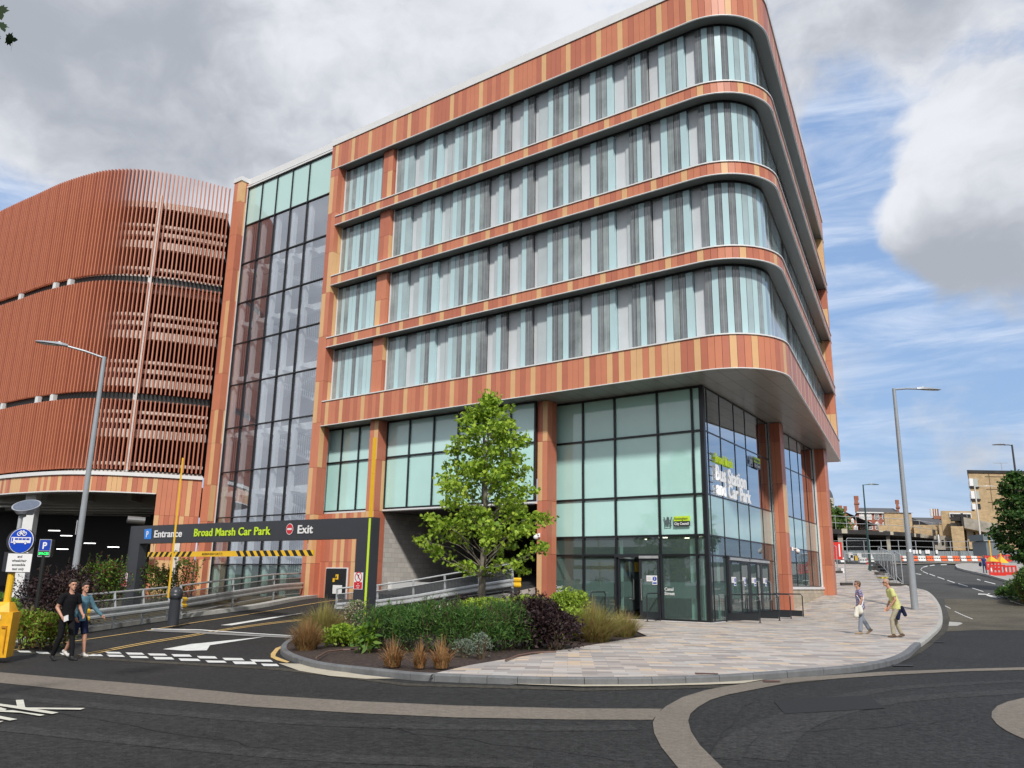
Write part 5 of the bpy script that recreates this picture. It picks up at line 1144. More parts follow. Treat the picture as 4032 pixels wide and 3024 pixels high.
# ---------------------------------------------------------------- bus and cycle sign on its yellow base
b = G(30, 2520); b = at_y(35, 2520, 19.6); b[2] = zt(b)+.12
SG = empty('bus_lane_sign', tuple(b), 'blue bus and cycle sign with a white plate on a yellow temporary base', 'road sign')
def at_s(x, y, Y=None): return at_y(x, y, Y or b[1])
def qs(a, c): return (a*.45208, 1850+c*.45208)
mb = MB(); z0 = b[2]; 
x0, x1 = at_s(*qs(-60, 1300))[0], at_s(*qs(150, 1300))[0]; x2 = at_s(*qs(170, 1240))[0]; zt1 = at_s(*qs(60, 1235))[2]; 
mb.raw([(x0, b[1]-.22, z0), (x1, b[1]-.22, z0), (x1-.1, b[1]+.22, z0), (x0, b[1]+.22, z0), (x0-.06, b[1]-.25, zt1), (x2, b[1]-.25, zt1), (x2-.1, b[1]+.25, zt1), (x0-.06, b[1]+.25, zt1)], [(3, 2, 1, 0), (0, 1, 5, 4), (1, 2, 6, 5), (2, 3, 7, 6), (3, 0, 4, 7), (4, 5, 6, 7)], mat('yellow_plastic', (.80, .42, .02), .45, var=.18, scale=5))
xc = at_s(*qs(60, 1150))[0]; zt2 = at_s(*qs(60, 1150))[2]
mb.raw([(x0+.05, b[1]-.3, zt1), (x2-.12, b[1]-.2, zt1), (x2-.14, b[1]+.2, zt1), (x0+.05, b[1]+.2, zt1), (xc-.12, b[1]-.1, zt2), (xc+.12, b[1]-.1, zt2), (xc+.12, b[1]+.1, zt2), (xc-.12, b[1]+.1, zt2)], [(0, 1, 5, 4), (1, 2, 6, 5), (2, 3, 7, 6), (3, 0, 4, 7), (4, 5, 6, 7)], mat('yellow_plastic', (.80, .42, .02)))
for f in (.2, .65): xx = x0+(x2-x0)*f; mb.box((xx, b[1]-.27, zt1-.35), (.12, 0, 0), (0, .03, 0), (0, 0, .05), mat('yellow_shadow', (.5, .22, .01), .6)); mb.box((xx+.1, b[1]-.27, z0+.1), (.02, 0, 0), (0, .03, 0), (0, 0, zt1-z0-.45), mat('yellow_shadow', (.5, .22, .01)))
mb.box((x2-.42, b[1]-.27, zt1-.16), (.16, 0, 0), (0, .03, 0), (0, 0, .09), M_WP)
mb.build('base', SG)
lo = np.array([xc, b[1], zt2-.2]); hi = at_s(*qs(200, 400)); hi = np.array([xc+.02, b[1], hi[2]])
md = lo+(hi-lo)*.45
mb = MB(); mb.tube([lo, md], .075, M_YEL, 12); mb.build('pole', SG, label='yellow lower pole'); mb = MB(); mb.tube([md, hi], .05, M_STL, 12); mb.build('pole', SG, label='grey upper pole')
cs_ = at_s(*qs(184, 617), b[1]-.12); rs = (at_s(*qs(184, 508), b[1]-.12)-cs_)[2]
mb = MB(); mb.tube([cs_+np.array([-.07, .24, 0]), cs_+np.array([-.07, .015, 0])], [rs*.98, rs*.98], M_DK, 32)
ring = lambda r_, y_: [cs_+np.array([r_*math.cos(t), y_, r_*math.sin(t)]) for t in np.linspace(0, 2*math.pi, 40, endpoint=False)]
mb.raw(ring(rs, .004), [tuple(range(40))], M_WP); mb.raw(ring(rs*.95, -.004), [tuple(range(40))], mat('sign_blue_round', (.005, .06, .50), .35))
X = np.array([1., 0, 0]); nY = np.array([0, -1., 0])
def sb(u, v, w_, h, m=M_WP, o_=.008): mb.box(cs_+X*u*rs+Z1*v*rs+nY*o_, X*w_*rs, nY*.003, Z1*h*rs, m)
sb(-.80, -.18, 1.60, .46); 
for i in range(4): sb(-.50+i*.31, .06, .26, .14, M_BLUE, .012)
sb(-.74, -.08, .10, .30, M_BLUE, .012)
for u in (-.48, .40):
    mb.raw([cs_+X*(u*rs+.12*rs*math.cos(t))+Z1*(-.20*rs+.12*rs*math.sin(t))+nY*.013 for t in np.linspace(0, 2*math.pi, 14, endpoint=False)], [tuple(range(14))], M_BLUE)
    mb.raw([cs_+X*(u*rs+.085*rs*math.cos(t))+Z1*(-.20*rs+.085*rs*math.sin(t))+nY*.016 for t in np.linspace(0, 2*math.pi, 14, endpoint=False)], [tuple(range(14))], M_WP)
for u in (-.20, .22): mb.tube([cs_+X*(u*rs+.15*rs*math.cos(t))+Z1*(.55*rs+.15*rs*math.sin(t))+nY*.012 for t in np.linspace(0, 2*math.pi, 18)], .011, M_WP, 5, cap=False)
for a_, c_ in (((-.20, .55), (-.08, .74)), ((-.08, .74), (.16, .74)), ((-.2, .55), (.02, .55)), ((.02, .55), (.16, .74)), ((-.1, .7), (.02, .55)), ((.22, .55), (.14, .80)), ((.06, .82), (.16, .80)), ((-.14, .78), (-.02, .78))): mb.tube([cs_+X*a_[0]*rs+Z1*a_[1]*rs+nY*.012, cs_+X*c_[0]*rs+Z1*c_[1]*rs+nY*.012], .009, M_WP, 5)
mb.build('round_sign', SG)
p0 = at_s(*qs(28, 893), b[1]-.1); p1 = at_s(*qs(250, 898), b[1]-.1); p2 = at_s(*qs(45, 722), b[1]-.1); wd = p1[0]-p0[0]; h = p2[2]-p0[2]; p0[0] += .05
mb = MB(); mb.box(p0-X*.10+nY*-.2+Z1*.02, X*(wd*.5), nY*.19, Z1*h, M_DK); mb.box(p0, X*wd, nY*.02, Z1*h, M_BLK); mb.box(p0+X*.015+Z1*.015+nY*.02, X*(wd-.03), nY*.004, Z1*(h-.03), M_WP)
for i, s in enumerate(('and', 'wheelchair', 'accessible', 'taxi only')): text(mb, s, p0+X*wd*.5+Z1*h*(.76-.21*i)+nY*.026, X, Z1, h*.13, M_BLK, ext=.002, bold=.02, sx=.92, align='CENTER')
mb.build('text_plate', SG)
c = at_s(*qs(232, 345)); c = np.array([at_s(*qs(228, 320))[0], b[1], c[2]]); rp = .27
mb = MB(); rings = []
mb.tube([hi, c+np.array([0, 0, -.12])], .06, M_STL, 10); tl = np.array([.0, -.55, .80])
up_ = c+Z1*.10; e1 = X; e2 = np.cross(tl/np.linalg.norm(tl), e1); e2 /= np.linalg.norm(e2)
lowr = [c+np.array([.17*math.cos(t), .17*math.sin(t), -.12]) for t in np.linspace(0, 2*math.pi, 24, endpoint=False)]
upr = [up_+e1*rp*1.2*math.cos(t)+e2*rp*1.0*math.sin(t)*-1 for t in np.linspace(0, 2*math.pi, 24, endpoint=False)]
if np.dot(e2, np.array([0, 1, 0])) > 0: upr = [up_+e1*rp*1.2*math.cos(t)+e2*rp*math.sin(t) for t in np.linspace(0, 2*math.pi, 24, endpoint=False)]
mb.raw(lowr+upr, [(i, (i+1) % 24, 24+(i+1) % 24, 24+i) for i in range(24)]+[tuple(range(23, -1, -1)), tuple(range(24, 48))], mat('solar_housing', (.34, .36, .40), .45))
tn = np.cross(upr[6]-up_, upr[0]-up_); tn /= np.linalg.norm(tn); tn = tn if tn[2] > 0 else -tn
mb.raw([up_+(p-up_)*.9+tn*.006 for p in upr], [tuple(range(24))], mat('solar_cells', (.16, .18, .22), .25, .3, var=.2, scale=20)); mb.build('solar_panel', SG)
# parking spaces sign
b = at_y(130, 2480, 22.5); b[2] = zt(b)
def at_k(x, y): return at_y(x, y, 22.5)
SK = empty('parking_spaces_sign', tuple(b), 'small blue parking sign with a green lit spaces display on a black pole', 'sign')
tq = at_k(*qs(352, 750)); mb = MB(); mb.tube([b-Z1*.1, (b[0]+.0, b[1], tq[2])], .05, M_BLK, 8); mb.build('pole', SK)
a = at_k(*qs(303, 757)); wd = at_k(*qs(408, 757))[0]-a[0]; h = at_k(*qs(303, 603))[2]-a[2]; a[0] = b[0]-wd*.5
mb = MB(); mb.box(a+nY*-.10-X*-.03, X*wd, nY*.10, Z1*h, M_BLK); mb.box(a, X*wd, nY*.02, Z1*h, M_STL); mb.box(a+X*.05*wd+Z1*h*.36+nY*.02, X*wd*.9, nY*.004, Z1*h*.60, M_BLUE); mb.box(a+X*.05*wd+Z1*h*.06+nY*.02, X*wd*.9, nY*.004, Z1*h*.26, M_BLK)
text(mb, 'P', a+X*wd*.5+Z1*h*.46+nY*.026, X, Z1, h*.38, M_WP, ext=.002, bold=.03, sx=.95, align='CENTER')
mb.build('panel', SK); mb = MB(); text(mb, 'SPACES', a+X*wd*.5+Z1*h*.12+nY*.028, X, Z1, h*.14, mat('led_green', (.0, .6, .1), emit=((.05, 1, .2), 2.0)), ext=.002, bold=.01, sx=.88, align='CENTER'); mb.build('led_display', SK)
# ---------------------------------------------------------------- hoops that guard the doors
for i, (P_, s, ln, lb) in enumerate(((PL, 1.98, 1.05, 'dark hoop rail beside the open door under the council sign'), (PL, 4.35, 1.1, 'dark hoop rail left of the open door behind the grass'), (PG, 1.35, 1.25, 'dark hoop rail nearest the glazed corner'), (PG, 4.0, 1.25, 'dark hoop rail second from the glazed corner by the side doors'), (PG, 5.75, 1.25, 'dark hoop rail third from the glazed corner by the side doors'), (PG, 7.6, 1.3, 'dark hoop rail nearest the terracotta column by the side doors'))):
    n = NL if P_ is PL else NG; b = P_(s, .12, .12); t = empty('hoop_rail', tuple(b), lb, 'rail', 'hoop rails guarding the doors')
    mb = MB(); mb.tube([b, b+Z1*.92, b+Z1*1.0+n*.06, b+Z1*1.0+n*(ln-.06), b+Z1*.92+n*ln, b+n*ln], .024, M_DOOR, 8); mb.build('hoop', t)
    mb = MB(); mb.box(b+n*.03+Z1*.08, n*(ln-.06), np.cross(n, Z1)*.02, Z1*.24, M_DOOR); mb.build('kick_plate', t)
    mb = MB(); mb.tube([b+n*ln, b+n*ln+Z1*.02], .06, M_DOOR, 8); mb.build('foot', t)
# ---------------------------------------------------------------- vegetation
LEAF6 = [(0, 0), (.42, .28), (.30, .62), (0, 1.0), (-.30, .62), (-.42, .28)]
LOBE = [(0, 0), (.34, .08), (.52, .42), (.28, .55), (.30, .88), (0, .74), (-.30, .88), (-.28, .55), (-.52, .42), (-.34, .08)]
def leaf(mb, p, d, up, L, w_, m, shape=LEAF6, fold=.15):
    d = d/(np.linalg.norm(d)+1e-9); s = np.cross(d, up); s /= np.linalg.norm(s)+1e-9; n = np.cross(s, d)
    mb.poly([p+s*x*w_+d*y*L+n*abs(x)*fold*w_ for x, y in shape], m)
def rv(r, a=1.): 
    v = np.array([r.gauss(0, 1), r.gauss(0, 1), r.gauss(0, 1)]); return v/np.linalg.norm(v)*a
def droop(r, k=-.3):
    v = rv(r); v[2] = v[2]*.6+k; return v/np.linalg.norm(v)
def limb(mb, a, b, r0, r1, m, r, sag=.15, n=4, sides=6):
    a, b = np.array(a), np.array(b); L = np.linalg.norm(b-a); pts = []
    for i in range(n+1):
        t = i/n; pts.append(a+(b-a)*t+Z1*sag*L*math.sin(math.pi*t)*.5+(rv(r, .03*L) if 0 < i < n else 0))
    mb.tube(pts, [r0+(r1-r0)*i/n for i in range(n+1)], m, sides, cap=False); return pts
def tree(name, base, H_, prof, label, mats, nclump, nleaf, lsize, trunk_r, clump_r=.42, seed=1, bark=None, group=None, z0=.2, shape=LOBE, off=(0, 0), low=0):
    r = random.Random(seed); b = np.array(base, float); t = empty(name, tuple(b), label, 'tree', group)
    bark = bark or mat('bark_grey', (.20, .175, .14), .85, var=.3, scale=20, bump=.4)
    wd = MB(); top = b+Z1*H_*.93+np.array([off[0], off[1], 0])
    tp = [b-Z1*.1, b+Z1*H_*.2, b+Z1*H_*.45+np.array([.05, 0, 0]), b+Z1*H_*.7+np.array([off[0]*.5-.04, 0, 0]), top]
    wd.tube(tp, [trunk_r*1.15, trunk_r*.92, trunk_r*.7, trunk_r*.42, .015], bark, 10)
    cr = MB()
    for i in range(-low, nclump):
        f = z0+(1-z0)*(((i+.5)/nclump)**.85) if i >= 0 else r.uniform(.23, z0); ph = i*2.39996+r.uniform(-.5, .5)
        Rm = np.interp(f, [p[0] for p in prof], [p[1] for p in prof]); rad = Rm*(1-.75*r.random()**1.8)
        rad = max(rad-clump_r*.4, 0)
        c = b+Z1*(H_*f+r.uniform(-.15, .15))+np.array([math.cos(ph)*rad+off[0]*f, math.sin(ph)*rad, 0])
        fa = max(z0*(.72 if i >= 0 else .62), f-rad/H_*.55-.03); a = np.array([np.interp(fa*H_, [0, H_*.45, H_], [b[k], tp[2][k], top[k]]) for k in (0, 1)]+[b[2]+fa*H_])
        pts = limb(wd, a, c, max(.010, trunk_r*.22*(1.1-f)), .006, bark, r, sag=-.10 if f < .35 else .12)
        cr_ = clump_r*(r.uniform(.6, 1.25)*(1-.35*f) if i >= 0 else .5)
        for j in range(int(nleaf*(cr_/clump_r)**2)):
            q = rv(r); k_ = r.random()**.45; p = c+q*np.array([1.15, 1.15, .62])*cr_*k_
            leaf(cr, p, droop(r, -.35), rv(r), lsize*r.uniform(.65, 1.25), lsize*r.uniform(.6, 1.1), r.choice(mats), shape)
        for j in range(3):
            k_ = pts[-2]+(pts[-1]-pts[-2])*.3; wd.tube([k_, c+rv(r, cr_*.8)], [.006, .003], bark, 4, cap=False)
            for jj in range(int(nleaf*.06)): leaf(cr, pts[2]+(c-pts[2])*r.random()+rv(r, .16), droop(r), rv(r), lsize, lsize*.8, r.choice(mats), shape)
    wd.build('trunk', t, smooth=True); cr.build('crown', t); return t
G1, G2, G3 = leafmat('leaf_bright', (.47, .60, .065), (.22, .38, .035)), leafmat('leaf_mid', (.24, .38, .035), (.12, .23, .02)), leafmat('leaf_lime', (.46, .60, .09), (.28, .44, .045))
tb = at_y(1896, 2420, 27.5); tb[2] = zt(tb)+.1
TH = at_y(1925, 1568, 27.5)[2]-tb[2]
tree('tulip_tree', tb, TH, [(.30, 2.1), (.36, 2.4), (.46, 2.4), (.55, 2.35), (.62, 1.75), (.72, 1.5), (.85, 1.3), (.94, .85), (1.0, .2)], 'young tree with bright green lobed leaves in the planting bed before the ramp opening', [G1, G1, G2, G3], 124, 92, .145, .125, clump_r=.44, seed=11, z0=.33, low=13, off=(.12, 0))
D1, D2 = leafmat('leaf_dark', (.06, .14, .03), (.03, .08, .018)), leafmat('leaf_dark_mid', (.10, .20, .04), (.05, .12, .02))
tr = at_y(4060, 2235, 46); tr[2] = zt(tr)
tree('maple_tree', tr, at_y(3940, 1860, 46)[2]-tr[2], [(.15, .4), (.3, 1.2), (.45, 1.6), (.6, 1.55), (.75, 1.3), (.9, .9), (1.0, .2)], 'dark green tree cut by the right edge beyond the side street', [D1, D1, D2], 110, 90, .2, .12, clump_r=.45, seed=5, z0=.25, off=(-.3, 0), shape=LEAF6)
tl = np.array([-7.5, 7.4, 0]); tl[2] = zt(tl)
# the branch tip that hangs into the top left corner
r = random.Random(4); t = empty('plane_tree', tuple(tl), 'dark lobed leaves of a tree reaching in at the top left corner', 'tree'); bark = mat('bark_grey', (.20, .175, .14))
DT = leafmat('leaf_shaded', (.025, .05, .015), (.015, .035, .01), .1); tip = at_y(8, 48, 8.0); mb = MB(); mb.tube([tl, tl+Z1*3.2, tl+np.array([.3, 0, 6.6])], [.2, .16, .09], bark, 10); mb.tube([tl+Z1*4.5, (tl+Z1*5+tip)/2+Z1*.3, tip+np.array([-.25, 0, .12])], [.06, .04, .01], bark, 6); mb.build('trunk', t, smooth=True)
BIG = [(0, 0), (.18, .05), (.38, -.02), (.34, .15), (.55, .22), (.42, .34), (.60, .52), (.36, .50), (.30, .62), (.18, .60), (.20, .78), (0, 1.05), (-.20, .78), (-.18, .60), (-.30, .62), (-.36, .50), (-.60, .52), (-.42, .34), (-.55, .22), (-.34, .15), (-.38, -.02), (-.18, .05)]
mb = MB(); leaf(mb, at_y(-8, 25, 8.0), np.array([.35, .1, -1.]), np.array([0, -1., .1]), .17, .19, DT, BIG, 0); leaf(mb, at_y(-25, 42, 8.05), np.array([1, .1, .05]), np.array([0, -1., .1]), .15, .14, DT, BIG, 0)
for j in range(160): leaf(mb, tip+np.array([-.45-abs(r.gauss(0, .5)), r.gauss(0, .4), r.gauss(.3, .3)]), droop(r), rv(r), .15, .16, DT, BIG, 0)
mb.build('crown', t)
def shrub(name, base, rx, ry, h, label, mats, n, L, w_, seed=0, cat='shrub', group=None, spikes=0, stem=(.10, .07, .04), density_top=.5, shape=LEAF6, up=.2):
    r = random.Random(seed); b = np.array(base, float); t = empty(name, tuple(b), label, cat, group); st = MB(); fo = MB(); ms = mat('stem_%d%d%d' % tuple(int(c*100) for c in stem), stem, .9)
    for i in range(14):
        a = r.uniform(0, 6.28); k_ = r.uniform(.3, .95); e = b+np.array([math.cos(a)*rx*k_, math.sin(a)*ry*k_, h*r.uniform(.55, .95)]); limb(st, b+np.array([math.cos(a)*rx*.25, math.sin(a)*ry*.25, -.02]), e, .014, .004, ms, r, .1, 3, 4)
    lumps = [(r.uniform(-.6, .6), r.uniform(-.6, .6), r.uniform(.35, .95), r.uniform(.3, .55)) for _ in range(12)]
    for i in range(n):
        if r.random() < .55: u, v, z, q = r.choice(lumps); d = rv(r); x, y, zz = u+d[0]*q, v+d[1]*q, z*(1-.25*(u*u+v*v))+d[2]*q*.42
        else:
            a = r.uniform(0, 6.283); k_ = r.random()**.35; zz = r.random()**density_top; x, y = math.cos(a)*k_*math.sqrt(max(0, 1-zz**2.6)), math.sin(a)*k_*math.sqrt(max(0, 1-zz**2.6))
        if zz < .02: zz = r.uniform(.02, .3)
        p = b+np.array([x*rx, y*ry, zz*h]); d = rv(r)+Z1*up+np.array([x, y, 0])*.5; leaf(fo, p, d, rv(r), L*r.uniform(.6, 1.2), w_*r.uniform(.6, 1.2), r.choice(mats), shape)
    for i in range(spikes):
        a = r.uniform(0, 6.283); k_ = math.sqrt(r.random())*.8; p0 = b+np.array([math.cos(a)*rx*k_, math.sin(a)*ry*k_, h*.6]); p1 = p0+np.array([r.gauss(0, .09), r.gauss(0, .09), h*r.uniform(.35, .62)]); st.tube([p0, p1], [.008, .004], ms, 4)
        for j in range(26): q = p0+(p1-p0)*r.random(); leaf(fo, q, rv(r)+Z1*.6, rv(r), L*.9, w_*.8, r.choice(mats), shape)
    st.build('stems', t); fo.build('foliage', t); return t
def grass(name, base, rad, h, label, mats, n, seed=0, group=None, wdt=.007, spread=.9, curl=.7):
    r = random.Random(seed); b = np.array(base, float); t = empty(name, tuple(b), label, 'grass', group); mb = MB(); n = int(n*.62); wdt = wdt*1.4
    for i in range(n):
        a = r.uniform(0, 6.283); k_ = r.random()**.6; root = b+np.array([math.cos(a), math.sin(a), 0])*rad*.35*k_; a2 = a+r.gauss(0, .5); o_ = rad*spread*k_*r.uniform(.4, 1.15); hh = h*r.uniform(.45, 1.12)*(1-.2*k_)
        d = np.array([math.cos(a2), math.sin(a2), 0]); s = np.array([-d[1], d[0], 0])*wdt*r.uniform(.7, 1.4); m = r.choice(mats); prev = None
        P = []
        for j in range(5):
            f = j/4; P.append(root+d*o_*(f**1.5)+Z1*hh*(f-curl*.5*k_*f**3))
        vs = []
        for j, p in enumerate(P): w_ = (1-j/4.4); vs += [p-s*w_, p+s*w_]
        mb.raw(vs, [(2*j, 2*j+1, 2*j+3, 2*j+2) for j in range(4)], m)
    o = mb.build('blades', t); return t
def GB(x, y, dz=.1): p = G(x, y, dz); return p
GR_T, GR_G, GR_O = leafmat('grass_straw', (.42, .29, .13), (.30, .20, .09)), leafmat('grass_green', (.28, .32, .07), (.42, .36, .13)), leafmat('grass_orange', (.34, .145, .05), (.46, .27, .12))
# three small tufts on the mulch
for x, y, rd, h, s, lb in ((1545, 2625, .38, .66, 1, 'left of three orange grass tufts on the dark mulch'), (1652, 2630, .24, .56, 2, 'middle and smallest of three orange grass tufts on the dark mulch'), (1738, 2630, .36, .66, 3, 'right of three orange grass tufts on the dark mulch')):
    grass('grass_tuft', GB(x, y), rd, h, lb, [GR_O, GR_T, GR_O], 330, seed=s, group='orange grass tufts on the mulch', wdt=.008, spread=1.05, curl=1.15)
grass('ornamental_grass', GB(1205, 2560), .62, .85, 'straw coloured grass clump at the left tip of the planting bed', [GR_O, GR_T, GR_T], 1500, 7, 'tall ornamental grasses')
grass('ornamental_grass', GB(1270, 2530), .95, 1.15, 'large green and straw grass clump left of the portal leg', [GR_G, GR_G, GR_T], 2600, 8, 'tall ornamental grasses')
grass('ornamental_grass', GB(2335, 2528), 1.05, 1.1, 'wide green grass clump before the open entrance door', [GR_G, GR_G, GR_T], 3600, 9, 'tall ornamental grasses')
grass('ornamental_grass', GB(2450, 2506), .9, .85, 'yellowing grass clump at the right tip of the planting bed', [GR_G, GR_T], 1500, 10, 'tall ornamental grasses')
PU1, PU2 = leafmat('leaf_purple', (.038, .018, .020), (.016, .009, .011), .15), leafmat('leaf_purple_grey', (.060, .034, .036), (.025, .014, .016), .15)
YG = leafmat('leaf_yellow_green', (.30, .38, .06), (.16, .26, .03)); SG1 = leafmat('leaf_deep_green', (.075, .17, .035), (.035, .10, .02), .25); SG2 = leafmat('leaf_soft_green', (.14, .25, .05), (.07, .16, .03), .25); SIL = leafmat('leaf_silver', (.22, .27, .20), (.14, .19, .14), .15)
FLW = leafmat('dried_flower', (.42, .36, .27), (.30, .25, .18), .1)
NAR = [(0, 0), (.5, .4), (0, 1), (-.5, .4)]
shrub('shrub', GB(1345, 2548), .42, .4, .50, 'low bright green leafy shrub beneath dried flower heads left of the portal leg', [YG, G1, G2], 1300, .10, .07, 21, group='planting bed shrubs')
shrub('flowering_shrub', GB(1395, 2520), .45, .4, 1.0, 'pale shrub with dried flower heads beside the portal leg', [FLW, SG2, FLW], 1700, .05, .045, 22, group='planting bed shrubs')
for i, (x, y, rx, h, lb) in enumerate(((1545, 2575, .85, .92, 'feathery dark green shrub just right of the portal leg'), (1700, 2585, .9, 1.02, 'feathery dark green shrub behind the middle grass tuft'), (1850, 2585, .9, .93, 'feathery dark green shrub in front of the tree trunk'), (1985, 2575, .8, 1.0, 'feathery dark green shrub beside the dark purple bush'))):
    shrub('feathery_shrub', GB(x, y-14), rx, .75, h, lb, [SG1, SG1, SG2], 5200, .12, .02, 30+i, group='feathery green shrubs in the planting bed', shape=NAR, up=.7, spikes=26)
for i, (x, y, h, lb) in enumerate(((1600, 2570, .5, 'small silver leaved plant behind the left orange tuft'), (1830, 2590, .36, 'small silver leaved plant on the mulch below the feathery shrubs'), (1895, 2595, .5, 'larger silver leaved plant on the mulch right of the tufts'))): shrub('silver_plant', GB(x, y), .22, .2, h, lb, [SIL], 700, .05, .02, 40+i, group='silver plants')
shrub('broad_leaf_plant', GB(1440, 2572), .3, .25, .55, 'broad leaved green plant at the foot of the lime strip', [SG2, G2], 160, .2, .12, 44, group='planting bed shrubs')
shrub('purple_shrub', GB(2090, 2556), .7, .65, 1.05, 'large dark purple shrub at the right of the feathery shrubs', [PU1, PU1, PU2], 5200, .10, .055, 50, group='purple shrubs in the planting bed', spikes=16)
shrub('purple_shrub', GB(2190, 2560), .6, .5, .85, 'lower dark purple shrub spilling over the paving edge', [PU1, PU2], 2600, .10, .055, 51, group='purple shrubs in the planting bed')
shrub('purple_shrub', at_y(1830, 2430, 25.2)*np.array([1, 1, 0])+Z1*.05, .7, .5, .85, 'dark purple shrub with upright shoots around the tree trunk', [PU1, PU2], 1500, .09, .05, 52, group='purple shrubs in the planting bed', spikes=26)
shrub('purple_shrub', at_y(2080, 2430, 26.2)*np.array([1, 1, 0])+Z1*.05, .9, .5, 1.0, 'dark purple shrub with upright shoots in front of the terracotta column', [PU1, PU2], 1800, .09, .05, 53, group='purple shrubs in the planting bed', spikes=24)
for i, (x, y, Yd, rx, h, lb) in enumerate(((1930, 2430, 24.6, .9, .95, 'yellow-green shrub behind the feathery shrubs near the trunk'), (2060, 2430, 24.8, .8, 1.0, 'yellow-green shrub between the purple shrubs'), (2225, 2430, 24.0, .7, 1.15, 'yellow-green shrub rising behind the low purple shrub by the glass'), (2270, 2500, 21.6, .55, .75, 'yellow-green shrub left of the wide grass clump'))):
    b = at_y(x, y, Yd); b[2] = zt(b)+.08; shrub('yellow_green_shrub', b, rx, .55, h, lb, [YG, G1, YG, G3], 2600, .10, .075, 60+i, group='yellow-green shrubs in the planting bed')
b = at_y(1180, 2440, 29); 
# verge shrubs on the left
for i, (x, Yd, rx, h, kind, lb) in enumerate(((-15, 24, .9, 1.3, 'g', 'green shrub at the left edge behind the yellow sign base'), (170, 25.5, 1.05, 1.75, 'p', 'dark purple shrub behind the parking spaces sign'), (270, 26.5, 1.05, 1.85, 'p', 'dark purple shrub left of the grey street lamp'), (205, 22.4, .62, .85, 'y', 'low yellow-green shrub between sign base and walking men'), (125, 22.5, .62, .9, 'y', 'low yellow-green shrub right of the yellow sign base'), (345, 31, .85, 1.9, 'r', 'red tipped green shrub right of the grey street lamp'), (415, 32, .75, 1.9, 'r', 'red tipped green shrub against the left portal leg'), (585, 34, .6, 1.7, 'r', 'red tipped green shrub between portal leg and barrier post'), (640, 35, .6, 1.5, 'r', 'red tipped green shrub in front of the terracotta wall'), (715, 35, .6, 1.9, 'r', 'red tipped green shrub behind the dark barrier post'))):
    b = at_y(x, 2400, Yd); b[2] = zt(b)+.02
    ms = dict(g=[G2, SG2], p=[PU1, PU2, PU2], y=[YG, G2, leafmat('leaf_rusty', (.20, .10, .03), (.12, .07, .02))], r=[SG2, G2, leafmat('leaf_red_tip', (.20, .055, .035), (.12, .05, .03)), SG1])[kind]
    shrub('shrub' if kind != 'p' else 'purple_shrub', b, rx, .7, h, lb, ms, 2600 if x < 500 else 900, .11, .06, 70+i, group={'g': 'verge shrubs', 'p': 'purple shrubs on the verge', 'y': 'low shrubs on the verge', 'r': 'red tipped shrubs on the verge'}[kind], spikes=12 if kind in 'rp' else 0)
for i, (x, Yd, lb) in enumerate(((830, 36, 'dry grass clump behind the guard rail below the stair tower'), (760, 35, 'dry grass clump behind the guard rail right of the barrier post'), (900, 37.5, 'dry grass clump behind the guard rail near the stair tower door'))):
    b = at_y(x, 2400, Yd); b[2] = zt(b); grass('dry_grass', b, .9, .6, lb, [GR_T, GR_T, GR_G], 900, 80+i, 'dry grasses below the stair tower', wdt=.012)
# irrigation pipe lying on the mulch
mb = MB(); pip = [G(x, y, .17) for x, y in ((1245, 2590), (1290, 2565), (1350, 2558), (1420, 2556), (1500, 2560))]; mb.tube(smooth_line3(pip) if 'smooth_line3' in globals() else pip, .018, mat('pipe_brown', (.16, .09, .07), .6), 6); o = mb.build('irrigation_pipe'); tag(o, 'thin brown irrigation pipe curving over the mulch left of the tufts', 'pipe')
mb = MB(); pip = [G(x, y, .15) for x, y in ((1990, 2600), (2040, 2580), (2100, 2570), (2150, 2567), (2190, 2566))]; mb.tube(pip, .018, mat('pipe_brown', (.16, .09, .07), .6), 6); o = mb.build('irrigation_pipe'); tag(o, 'thin brown irrigation pipe on the mulch below the dark purple shrub', 'pipe')
# ---------------------------------------------------------------- beyond the side street
def q5(a, b): return (3200+a*.22604, 2100+b*.22604)
def q6(a, b): return (3200+a*.24108, 1900+b*.24108)
def q7(a, b): return (3500+a*.24116, 1900+b*.24116)
class FB(MB):
    def bx(s, x0, x1, y0, y1, z0, z1, m):
        k_ = ((x0+x1)/2)/y0*.93 if y1-y0 > .7 else 0
        s.box((x0, y0, z0), (x1-x0, 0, 0), ((y1-y0)*k_, y1-y0, 0), (0, 0, z1-z0), m)
MB_ = MB
M_BRK = brickmat('red_brick', [(.34, .10, .06), (.28, .08, .05), (.40, .13, .08)], .6, .2, (.30, .22, .17), .012, face=0, dirt=.15)
M_BRKR = mat('red_brick_side', (.33, .13, .08), .85, var=.15)
M_BUFB = brickmat('buff_brick', [(.46, .33, .18), (.42, .30, .165), (.50, .36, .20)], .6, .2, (.38, .30, .19), .012, face=0, dirt=.18)
M_SLATE = mat('slate', (.10, .10, .105), .7, var=.15); M_CONCD = mat('stained_concrete', (.34, .31, .26), .85, var=.4, scale=.8); M_BLKC = mat('black_concrete', (.035, .033, .032), .8, var=.4, scale=1)
M_PANE = mat('pane_night', (.03, .035, .04), .1)
def rect_w(parent, name, x0, x1, z0, z1, y, m, dep=.2, label=None): mb = MB(); mb.bx(x0, x1, y, y+dep, z0, z1, m); return mb.build(name, parent, label=label)
def XZ(px_, y): p = at_y(px_[0], px_[1], y); return p[0], p[2]
